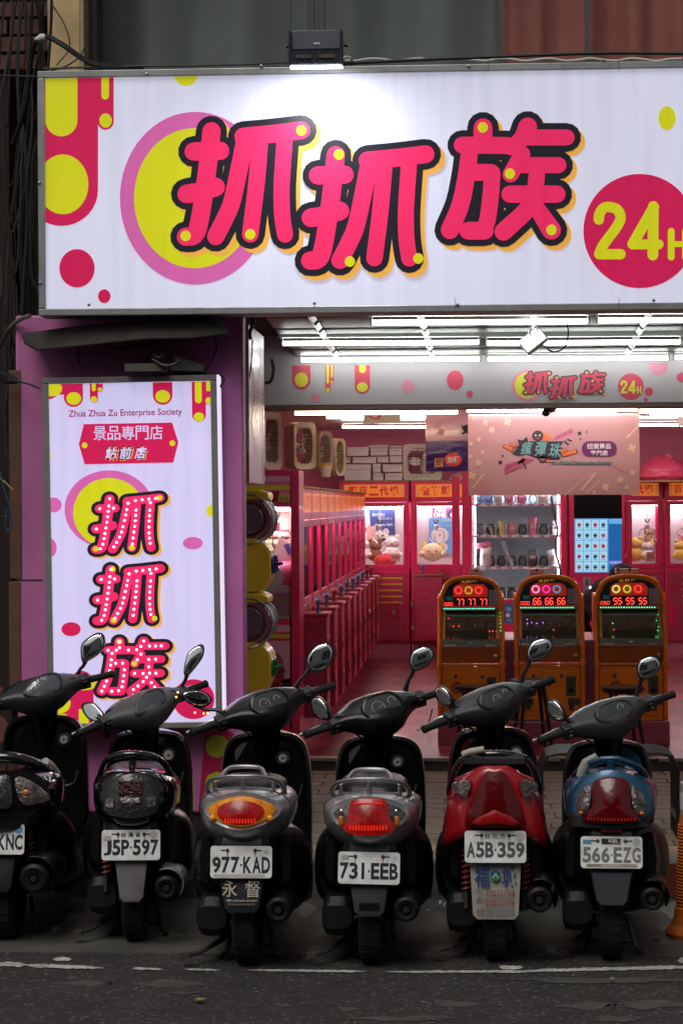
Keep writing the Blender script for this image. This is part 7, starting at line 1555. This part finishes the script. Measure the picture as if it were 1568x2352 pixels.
    m = MB(); m.add([(-iw, P0[0] + .03, P0[1] - .03), (iw, P0[0] + .03, P0[1] - .03), (iw, P1[0] + .03, P1[1]), (-iw, P1[0] + .03, P1[1])], [(0, 1, 2, 3)]); pf = B_(m, 'playfield', mat('playfield', (.16, .20, .12), .35, noise=.6, nscale=25, tint=(.22, .11, .05)), fix=False)
    m = MB(); m.prism([(-iw, P0[0], P0[1]), (iw, P0[0], P0[1]), (iw, P1[0], P1[1]), (-iw, P1[0], P1[1])], (0, .003, .002)); B_(m, 'playfield_glass', glass_mat('play_glass', (.85, .85, .82), .35))
    m = MB()
    for i in range(7): m.cyl((-iw + .06 + i * .055, .075, Z(1440)), (-iw + .06 + i * .055, .09, Z(1432)), .006, n=6)
    m.build('pin', M_steel, pf)
    for s in (-1, 1):
        m = MB(); m.tube([(s * (iw - .012), P0[0] - .003, P0[1]), (s * (iw - .012), P1[0] - .003, P1[1])], .010, 6); m.build('side_trim', mat('trim_gold', (.45, .30, .04), .4), pf)
    for (dx, dy, mm) in leds:
        m = MB(); fy = (1467 - dy) / 64; m.ell((dx * kM, P0[0] + (P1[0] - P0[0]) * fy - .002, Z(dy)), (.004, .004, .004), 6, 4); m.build('signal_light', mm, pf)
    m = MB(); m.prism([(-iw, -.004, Z(1482)), (iw, -.004, Z(1482)), (iw, .012, Z(1468)), (-iw, .012, Z(1468))], (0, .02, -.005)); cs = B_(m, 'control_strip', mat('strip_olive', (.12, .14, .08), .4, noise=.5, nscale=40))
    m = MB(); m.ell((.0, -.002, Z(1475)), (.014, .006, .006), 10, 6); m.build('launch_button', mat('btn_white', (.7, .7, .68), .3), cs)
    m = MB(); m.add([(x * kk, -.0065 + (z - Z(1482)) * .6, z) for x, z in ((.1, Z(1481)), (.17, Z(1481)), (.17, Z(1470)), (.1, Z(1470)))], [(0, 1, 2, 3)]); m.add([(x * kk, -.0065 + (z - Z(1482)) * .6, z) for x, z in ((-.19, Z(1481)), (-.11, Z(1481)), (-.11, Z(1470)), (-.19, Z(1470)))], [(0, 1, 2, 3)]); m.build('instruction_label', mat('card_grey', (.4, .4, .4)), cs)
    # lower cabinet
    m = MB(); m.bx(-iw - .002, iw + .002, .015, .36, Z(1521), Z(1484)); B_(m, 'upper_drawer', O_d, bevel=.004)
    m = MB(); m.bx(-iw - .004, iw + .004, -.012, .03, Z(1529), Z(1523)); B_(m, 'ledge', O_, bevel=.004)
    m = MB(); m.bx(-iw - .002, iw + .002, .0, .36, .0, Z(1530)); lc = B_(m, 'lower_cabinet', O_, bevel=.005)
    m = MB(); m.bx(-iw + .012, iw - .012, -.007, -.001, Z(1643), Z(1541)); dr = m.build('door', O_, lc, bevel=.004)
    for x in (-.11, .08):
        m = MB(); m.lathe([(.0, -.012), (.012, -.010), (.014, 0)], (x * kk, -.007, Z(1552)), 'y', 12); m.build('key_lock', M_dsteel, lc)
    m = MB(); m.lathe([(.0, -.005), (.042, -.005), (.046, 0)], (-.10 * kk, -.008, Z(1577)), 'y', 20); sp_ = m.build('speaker_dome', O_d, lc)
    m = MB(); m.bx(.11 * kk, .175 * kk, -.014, -.0075, Z(1598), Z(1553)); cp = m.build('coin_plate', M_dsteel, lc, bevel=.003)
    m = MB(); m.bx(.138 * kk, .145 * kk, -.016, -.0145, Z(1572), Z(1560)); m.bx(.125 * kk, .16 * kk, -.016, -.0145, Z(1590), Z(1582)); m.build('coin_slot', M_shadow, cp)
    for s in (-1, 1):
        m = MB(); m.bx(s * (iw - .05) - .035, s * (iw - .05) + .045, -.02, -.0075, Z(1618), Z(1603)); m.build('hasp', M_dsteel, lc, bevel=.003); padlock(t, s * (iw - .06), -.021, Z(1616), 1.0, M_dsteel)
    m = MB(); m.cyl((iw - .03, -.02, Z(1505)), (iw - .03, .01, Z(1505)), .010); m.ell((iw - .03, -.03, Z(1505)), (.014, .014, .014), 10, 6); m.build('plunger', M_steel, t)
    m = MB(); m.ell((.04 * kk, -.0, Z(1618)), (.05, .012, .04), 14, 6, k=0); m.build('round_print', O_d, lc)
    return t
EG, EP, ER, EB = (.3, .75, .1), (.65, .12, .75), (.9, .06, .05), (.05, .3, .55)
pinball(1082, 1657, '77', '020', 'orange pinball machine showing 77 77 77, left of the three', [('red', ER), ('olive', (.5, .35, .03)), ('red', ER)], [(68, 1408, E_gr), (68, 1416, E_gr), (68, 1424, E_gr), (68, 1432, E_gr), (68, 1440, E_gr), (68, 1448, E_gr), (42, 1449, E_rd), (50, 1449, E_rd), (58, 1449, E_rd), (-40, 1438, E_rd), (-28, 1438, E_rd), (-52, 1420, E_rd)])
pinball(1262, 1655, '66', '000', 'orange pinball machine showing 66 66 66, middle of the three', [('violet', (.8, .35, .8)), ('magenta', (.85, .05, .5)), ('blue', EB)], [(-50, 1434, mat('led_violet', (.3, .1, .5), .3, emit=(.5, .15, 1), es=3)), (-40, 1432, mat('led_violet', (0, 0, 0))), (-28, 1434, mat('led_violet', (0, 0, 0))), (-14, 1432, mat('led_violet', (0, 0, 0))), (10, 1448, E_rd), (-50, 1425, mat('led_violet', (0, 0, 0)))], 160)
pinball(1449, 1655, '55', '050', 'orange pinball machine showing 55 55 55, right of the three', [('green', (.55, .85, .15)), ('lime', (.4, .6, .04)), ('red', ER)], [(60, 1428, E_gr), (64, 1442, E_gr), (62, 1450, E_gr), (-40, 1434, E_gr), (-38, 1448, E_rd), (64, 1415, E_gr)], 165)
for i, (a_, b_, c_, d_, lb) in enumerate(((1076, 1304, 1106, 1326, 'small tilted paper box on the left pinball machine'), (1216, 1304, 1250, 1322, 'small pale box on the middle pinball machine'), (1415, 1303, 1425, 1320, 'narrow paper roll on the right pinball machine'), (1426, 1304, 1468, 1321, 'wide pale box on the right pinball machine'))):
    p0, p1 = at(a_, b_, 16.1), at(c_, d_, 16.1); t = empty('paper_box', ((p0.x + p1.x) / 2, 16.25, p1.z), lb, 'box'); W1, H1 = p1.x - p0.x, p0.z - p1.z; R_ = Matrix.Rotation(rad(12 if i == 0 else 0), 4, 'Y')
    m = MB(R_); m.bx(-W1 / 2, W1 / 2, -.05, .05, 0, H1 * .8); m.build('box_body', mat('pale_card', (.50, .40, .38), .6), t, bevel=.003); m = MB(R_); m.bx(-W1 / 2 - .002, W1 / 2 + .002, -.052, .052, H1 * .55, H1 * .82); m.build('lid', mat('pale_card2', (.55, .46, .44)), t, bevel=.002)
    m = MB(R_); m.ell((0, -.0535, H1 * .66), (.012, .001, .012), 8, 5); m.bx(-W1 * .4, W1 * .4, -.0525, -.051, .004, .012); m.build('printed_mark', mat('mark_plum', (.15, .04, .12)), t)
# pink platform, blocks between
pf_ = empty('pink_platform', at(1005, 1712, 15.93), 'dark pink platform under the three pinball machines', 'platform'); LP_ = pf_.location; q_ = at(1537, 1657, 15.93)
m = MB(); m.bx(0, q_.x - LP_.x, 0, .75, ZS - LP_.z, q_.z - LP_.z - .001); m.build('base', mat('platform_pink', (.38, .085, .12), .5), pf_, bevel=.005)
for a_, b_ in ((1156, 1186), (1341, 1370)):
    p_, r_ = at(a_, 1476, 16.12), at(b_, 1657, 16.12); m = MB(); m.bx(p_.x - LP_.x, r_.x - LP_.x, .19, .6, q_.z - LP_.z, p_.z - LP_.z); m.build('divider', mat('divider_pink', (.42, .12, .18), .5), pf_); m = MB(); m.bx(p_.x - LP_.x - .01, r_.x - LP_.x + .01, .18, 1.2, p_.z - LP_.z + .001, p_.z - LP_.z + .02); m.build('ledge', mat('ledge_pink', (.5, .2, .26), .4), pf_, bevel=.003)
# stools
def stool(px, py, label, dz=0):
    p_ = at(px, py, 15.45); h = p_.z - ZS; t = empty('stool', (p_.x, 15.45, ZS), label, 'stool', 'black stools at the pinball machines')
    m = MB(); m.lathe([(.0, h - .04), (.13, h - .035), (.15, h - .015), (.148, h + .004), (.12, h + .01), (.0, h + .004)], n=28); m.build('seat', mat('stool_black', (.005, .004, .004), .3, coat=.2), t)
    for i in range(4):
        a = PI / 4 + i * PI / 2 + .2; m = MB(); m.cyl((.09 * math.cos(a), .09 * math.sin(a), h - .035), (.165 * math.cos(a), .165 * math.sin(a), .002), .016, .011, 10); m.build('leg', mat('stool_black', (0, 0, 0)), t)
    m = MB(); m.tube([(.125 * math.cos(a), .125 * math.sin(a), h * .42) for a in [2 * PI * j / 20 for j in range(20)]], .006, 6, closed=True); m.build('ring', M_dsteel, t)
stool(1091, 1577, 'black round stool in front of the left pinball machine'); stool(1221, 1562, 'black round stool in front of the middle pinball machine, tallest'); stool(1430, 1579, 'black round stool in front of the right pinball machine')
cable([onz(1008, 1640, ZS + .02) * 1, onz(1000, 1655, ZS + .02), onz(985, 1662, ZS + .01), onz(992, 1630, ZS + .3)], .006, M_cable, 'thin black cord hanging at the left side of the pinball platform')
# person bending behind the right pinball machine
def skin(name, verts, edges, radii, mm, parent, root=0, sub=2):
    me = bpy.data.meshes.new(name); me.from_pydata(verts, edges, []); o = bpy.data.objects.new(name, me); COL.objects.link(o); o.parent = parent
    md = o.modifiers.new('skin', 'SKIN'); 
    for i, r_ in enumerate(radii): me.skin_vertices[0].data[i].radius = (r_, r_) if not isinstance(r_, tuple) else r_
    me.skin_vertices[0].data[root].use_root = True; s_ = o.modifiers.new('sub', 'SUBSURF'); s_.levels = sub; s_.render_levels = sub; me.materials.append(mm); return o
pe = at(1400, 1500, 17.6); per = empty('person', (pe.x, 17.6, ZS), 'person in black hooded clothes sitting bent forward behind the right pinball machine', 'person', rz=rad(165)); per.scale = (1.1, .9, .86)
V = [(0, 0, .52), (-.02, -.02, .72), (-.03, -.06, .95), (-.01, -.10, 1.12), (-.04, -.14, 1.20), (-.20, -.06, 1.06), (-.27, -.14, .82), (-.18, -.34, .70), (.18, -.08, 1.08), (.25, -.2, .86), (.14, -.36, .72), (-.10, -.05, .50), (-.14, -.42, .50), (-.14, -.40, .10), (-.14, -.52, .05), (.10, -.05, .50), (.14, -.42, .50), (.14, -.40, .10), (.14, -.52, .05), (-.15, -.41, .68), (.12, -.43, .70)]
Ed = [(0, 1), (1, 2), (2, 3), (3, 4), (3, 5), (5, 6), (6, 7), (7, 19), (3, 8), (8, 9), (9, 10), (10, 20), (0, 11), (11, 12), (12, 13), (13, 14), (0, 15), (15, 16), (16, 17), (17, 18)]
Rr = [.15, .15, .16, .12, .065, .085, .06, .045, .085, .06, .045, .10, .085, .055, .045, .10, .085, .055, .045, .035, .035]
M_cl = mat('cloth_black', (.010, .010, .011), .85); skin('body', V, Ed, Rr, M_cl, per)
m = MB(); m.ell((-.06, -.19, 1.31), (.085, .10, .115), 18, 12, k=0); m.ell((-.06, -.285, 1.29), (.012, .02, .02), 8, 6, k=0)
for s in (-1, 1): m.ell((-.06 + s * .086, -.18, 1.30), (.012, .02, .03), 8, 6, k=0); m.ell((-.06 + s * .03, -.278, 1.315), (.010, .008, .006), 8, 5, k=1)
m.ell((-.06, -.278, 1.262), (.022, .008, .006), 8, 5, k=2); m.build('head', [mat('skin', (.45, .26, .18), .6), M_shadow, mat('lips', (.35, .12, .1))], per)
m = MB(); m.ell((-.065, -.15, 1.325), (.095, .12, .115), 18, 12); m.ell((.0, -.06, 1.2), (.15, .12, .12), 14, 9); m.ell((.09, -.06, 1.12), (.13, .11, .10), 14, 9); m.build('hood', M_cl, per)
for s in (-1, 1):
    hx_, hy_, hz_ = (-.15, -.41, .68) if s < 0 else (.12, -.43, .70)
    m = MB(); m.ell((hx_, hy_ - .03, hz_), (.035, .045, .016), 10, 7)
    for i in range(4): m.tube([(hx_ - .024 + .016 * i, hy_ - .05, hz_), (hx_ - .026 + .017 * i, hy_ - .085, hz_ - .004), (hx_ - .026 + .017 * i, hy_ - .105 + .006 * abs(i - 1.5), hz_ - .02)], [.008, .0075, .006], 6)
    m.tube([(hx_ - s * .03, hy_ - .02, hz_), (hx_ - s * .055, hy_ - .045, hz_ - .004), (hx_ - s * .058, hy_ - .065, hz_ - .012)], [.009, .008, .006], 6); m.build('hand', mat('skin', (.45, .26, .18)), per)
m = MB(); m.lathe([(.0, .40), (.17, .40), (.18, .43), (.0, .435)], n=24); st_ = tag(m.build('stool', mat('stool_black', (0, 0, 0))), 'low black stool under the person behind the pinball machines', 'stool'); st_.location = (pe.x, 17.6, ZS)
m = MB(); m.cyl((0, 0, .0), (0, 0, .40), .16, .12, 16); m.build('pedestal', mat('stool_black', (0, 0, 0)), st_)

# ---------------------------------------------------------------- capsule machines behind the pillar
G_y = mat('capsule_yellow', (.95, .74, .03), .3, coat=.3); G_cl = glass_mat('capsule_dome', (.80, .62, .58), .45); G_b = mat('dial_blue', (.02, .04, .25), .3); G_g = mat('dial_green', (.01, .22, .06), .3)
G_in = mat('capsule_inside', (.34, .22, .20), .22, .3)
def capsule_machine(px, pt, pb_, Y, dial, label):
    a_, b_ = at(px, pt, Y), at(px, pb_, Y); H1 = a_.z - b_.z; t = empty('capsule_machine', (a_.x, Y, b_.z), label, 'capsule machine', 'yellow capsule toy machines behind the pillar')
    # faces +x; width along y
    w_ = .34
    prof = [(-.22, 0), (.0, 0), (.035, H1 * .05), (.068, H1 * .16), (.068, H1 * .40), (.03, H1 * .48), (-.02, H1 * .52), (-.22, H1 * .52)]
    m = MB(); m.prism([(x, 0, z) for x, z in prof], (0, w_, 0)); m.build('dispenser_body', G_y, t, bevel=.01)
    m = MB(); m.prism([(x, 0, z) for x, z in [(-.22, H1 * .90), (.055, H1 * .90), (.055, H1 * .965), (-.0, H1 * .998), (-.22, H1 * .998)]], (0, w_, 0)); m.build('lid', G_y, t, bevel=.01)
    c = (-.064, w_ / 2, H1 * .71)
    for k_ in range(3):
        y_ = .012 + k_ * .075 * 1.0
        pass
    m = MB(); m.lathe([(.13, 0), (.135, .01), (.135, .05), (.13, .06)], (c[0], .01, c[2]), 'y', 32); m.build('front_band', G_in, t)
    m = MB(); m.lathe([(.0, 0), (.10, .0), (.135, .03), (.145, .10), (.145, .24), (.135, .30), (.10, .33), (.0, .33)], (c[0], .004, c[2]), 'y', 32); m.build('globe', G_cl, t)
    m = MB(); m.lathe([(.0, .05), (.12, .05), (.12, .28), (.0, .28)], (c[0], .004, c[2]), 'y', 24); m.build('capsules', G_in, t)
    m = MB(); m.lathe([(.0, .0), (.085, -.004), (.09, .0)], (c[0], .003, c[2]), 'y', 28); m.build('globe_cover', mat('cover_grey', (.17, .14, .15), .2), t)
    for y_ in (.0, .02, .06, .10, .18, .31):
        m = MB(); m.tube([(c[0] + .146 * math.cos(a), y_, c[2] + .146 * math.sin(a)) for a in [2 * PI * j / 32 for j in range(32)]], .006, 6, closed=True); m.build('globe_ring', M_steel, t)
    m = MB(); m.ell((c[0] + .135, .05, c[2] - .02), (.02, .014, .014), 8, 6); m.build('globe_screw', M_steel, t)
    for y_ in (.04, .20):
        m = MB(); m.lathe([(.0, .055), (.06, .055), (.065, .068), (.05, .08), (.0, .08)], (.0, y_ + .05, H1 * .27), 'x', 20); m.cyl((.075, y_ + .05, H1 * .27), (.12, y_ + .05, H1 * .27), .012, .009, 10); m.bx(.078, .09, y_ + .045, y_ + .055, H1 * .27 - .05, H1 * .27 + .05); m.build('dial', dial, t)
        m = MB(); m.bx(.056, .066, y_ - .005, y_ + .008, H1 * .15, H1 * .38); m.build('clear_cover', M_lensw, t)
    return t
capsule_machine(594, 1124, 1361, 13.2, G_b, 'upper yellow capsule machine with blue dials, nearest the pillar'); capsule_machine(594, 1362, 1600, 13.2, G_g, 'lower yellow capsule machine with green dials, nearest the pillar'); capsule_machine(594, 1601, 1835, 13.2, G_b, 'lowest yellow capsule machine, hidden behind the silver scooter')

# ================================================================ street furniture and litter
be = empty('bench', (atx(1240, 12), 12.0, ZW), 'black steel slatted bench with rounded ends on the walkway', 'bench'); xb1 = atx(1553, 12.0) - be.location.x
M_bl = mat('bench_black', (.006, .0055, .006), .3); zt_ = .455
for i in range(7):
    y = .0 + i * .06; m = MB(); m.tube([(.0, y, .005), (.0, y, zt_ - .09), (.03, y, zt_ - .02), (.09, y, zt_), (xb1 - .09, y, zt_), (xb1 - .03, y, zt_ - .02), (xb1, y, zt_ - .09), (xb1, y, .005)], .010, 8); m.build('slat', M_bl, be)
for x in (0, xb1):
    m = MB(); m.bx(x - .012, x + .012, -.005, .365, .10, .14); m.build('cross_bar', M_bl, be)
m = MB(); m.bx(.1, xb1 - .1, -.012, .0, zt_ - .06, zt_ - .03); m.build('front_rail', M_bl, be)
# orange post
q_ = onz(1592, 2150, 0); dl = empty('traffic_post', q_, 'orange ribbed traffic post with round foot at the right edge', 'traffic post')
M_or = mat('post_orange', (.62, .145, .012), .55, noise=.3, nscale=9)
pr = [(.0, .0), (.125, .0), (.13, .02), (.12, .04), (.102, .055), (.090, .09), (.086, .13)]; z_ = .135
while z_ < .50: pr += [(.086 - z_ * .03, z_), (.079 - z_ * .03, z_ + .006), (.086 - z_ * .03, z_ + .012)]; z_ += .0145
pr += [(.066, .51), (.060, .56)]
m = MB(); m.lathe(pr, n=32); m.build('ribbed_sleeve', M_or, dl, sharp=25)
m = MB(); m.lathe([(.060, .56), (.060, .70), (.058, .701), (.0, .702)], n=24); m.build('upper_tube', mat('post_grey', (.3, .3, .28), .5), dl)
m = MB(); m.lathe([(.0608, .58), (.0608, .66)], n=24); m.build('reflective_band', mat('band_white', (.6, .6, .6), .3), dl)
def litter(name, px, py, pts, mm, label, z=.012, cat='litter'):
    p_ = onz(px, py, z); m = MB(); n = len(pts); m.add([(x, y, h) for x, y, h in pts] + [(0, 0, .012)], [(i, (i + 1) % n, n) for i in range(n)]); o = m.build(name, mm, fix=False); o.location = p_; s_ = o.modifiers.new('t', 'SOLIDIFY'); s_.thickness = .0015; tag(o, label, cat)
L_g = lambda s, k, R: [(s * (1 + .5 * math.sin(3 * a + k)) * math.cos(a), s * (1 + .4 * math.cos(5 * a + k)) * math.sin(a), .012 * (1 + math.sin(4 * a + k)) * R) for a in [2 * PI * i / 12 for i in range(12)]]
litter('paper_scrap', 1014, 2084, L_g(.018, 1, 1.6), mat('scrap_white', (.7, .72, .78), .7), 'crumpled white paper scrap by the kerb'); litter('cigarette_packet', 1240, 2085, L_g(.02, 2, 1.5), mat('scrap_red', (.35, .03, .04), .5), 'crushed red and white packet by the kerb')
litter('fallen_leaf', 458, 2298, L_g(.022, .5, .4), mat('leaf_tan', (.34, .26, .10), .7), 'yellow brown fallen leaf on the asphalt'); litter('fallen_leaf', 1505, 2163, L_g(.018, 3, .5), mat('leaf_red', (.12, .03, .02), .8), 'curled dark red leaf on the concrete behind the blue scooter'); litter('fallen_leaf', 1404, 2251, L_g(.010, 4, .4), mat('leaf_tan', (0, 0, 0)), 'tiny tan leaf near the parking line')
litter('paper_scrap', 1498, 2096, L_g(.008, 2, .7), mat('scrap_white', (0, 0, 0)), 'tiny white scrap right of the blue scooter'); litter('paper_scrap', 985, 2095, L_g(.010, 5, .7), mat('scrap_white', (0, 0, 0)), 'tiny pale scrap between the silver and red scooters')
# the street behind the camera (seen in the scooter mirrors)
ob = empty('opposite_building', (0, -7, 0), 'pale concrete building across the street behind the viewpoint', 'building')
m = MB(); m.bx(-16, 16, -1.0, 0, 3.4, 9.6); m.build('wall', mat('opp_wall', (.75, .73, .68), .8, noise=.25, nscale=1.2), ob)
m = MB(); m.bx(-16, 16, -1.2, -.9, 0, 3.4); m.build('ground_floor', mat('opp_dark', (.12, .11, .10), .7), ob)
for r_ in range(2):
    m = MB(); m.bx(-16, 16, .001, .9, 3.4 + r_ * 3.0, 3.6 + r_ * 3.0); m.bx(-16, 16, .85, .9, 3.6 + r_ * 3.0, 4.1 + r_ * 3.0); m.build('balcony', mat('opp_balcony', (.62, .60, .55), .8, noise=.2), ob)
    for c_ in range(8):
        x = -15 + c_ * 3.9; m = MB(); m.bx(x, x + 2.0, .002, .05, 4.2 + r_ * 3.0, 5.7 + r_ * 3.0); wn = m.build('window', mat('opp_window', (.05, .07, .08), .1), ob)
        m = MB(); m.bx(x - .06, x + 2.06, .002, .07, 5.701 + r_ * 3.0, 5.78 + r_ * 3.0); m.bx(x + .97, x + 1.03, .051, .07, 4.2 + r_ * 3, 5.7 + r_ * 3); m.build('frame', M_alu, wn)
R = random.Random(12)
for k_, tx in enumerate((-3.5, 4.2)):
    tr = empty('street_tree', (tx, -5.5, 0), ('leafy street tree across the road, left of the viewpoint', 'leafy street tree across the road, right of the viewpoint')[k_], 'tree')
    m = MB(); m.tube([(0, 0, 0), (.1, .05, 1.5), (.0, .1, 3.2), (.2, 0, 4.6)], [.14, .11, .09, .04], 8)
    for a in range(5): m.tube([(.02, .08, 2.6 + .3 * a), (math.cos(a * 1.3) * .9, math.sin(a * 1.3) * .8, 3.6 + .3 * a)], [.05, .015], 6)
    m.build('trunk', mat('bark', (.09, .07, .05), .9), tr); m = MB()
    for i in range(1500):
        u_ = Vector((R.gauss(0, .75), R.gauss(0, .65), 4.3 + R.gauss(0, .7))); d_ = Vector((R.uniform(-1, 1), R.uniform(-1, 1), R.uniform(-.6, .6))).normalized() * R.uniform(.09, .17); e_ = d_.orthogonal().normalized() * .035
        m.add([u_ - d_, u_ + e_, u_ + d_, u_ - e_], [(0, 1, 2, 3)])
    tag(m.build('crown', mat('leaf_green', (.06, .12, .03), .6), tr, fix=False), kind='stuff')
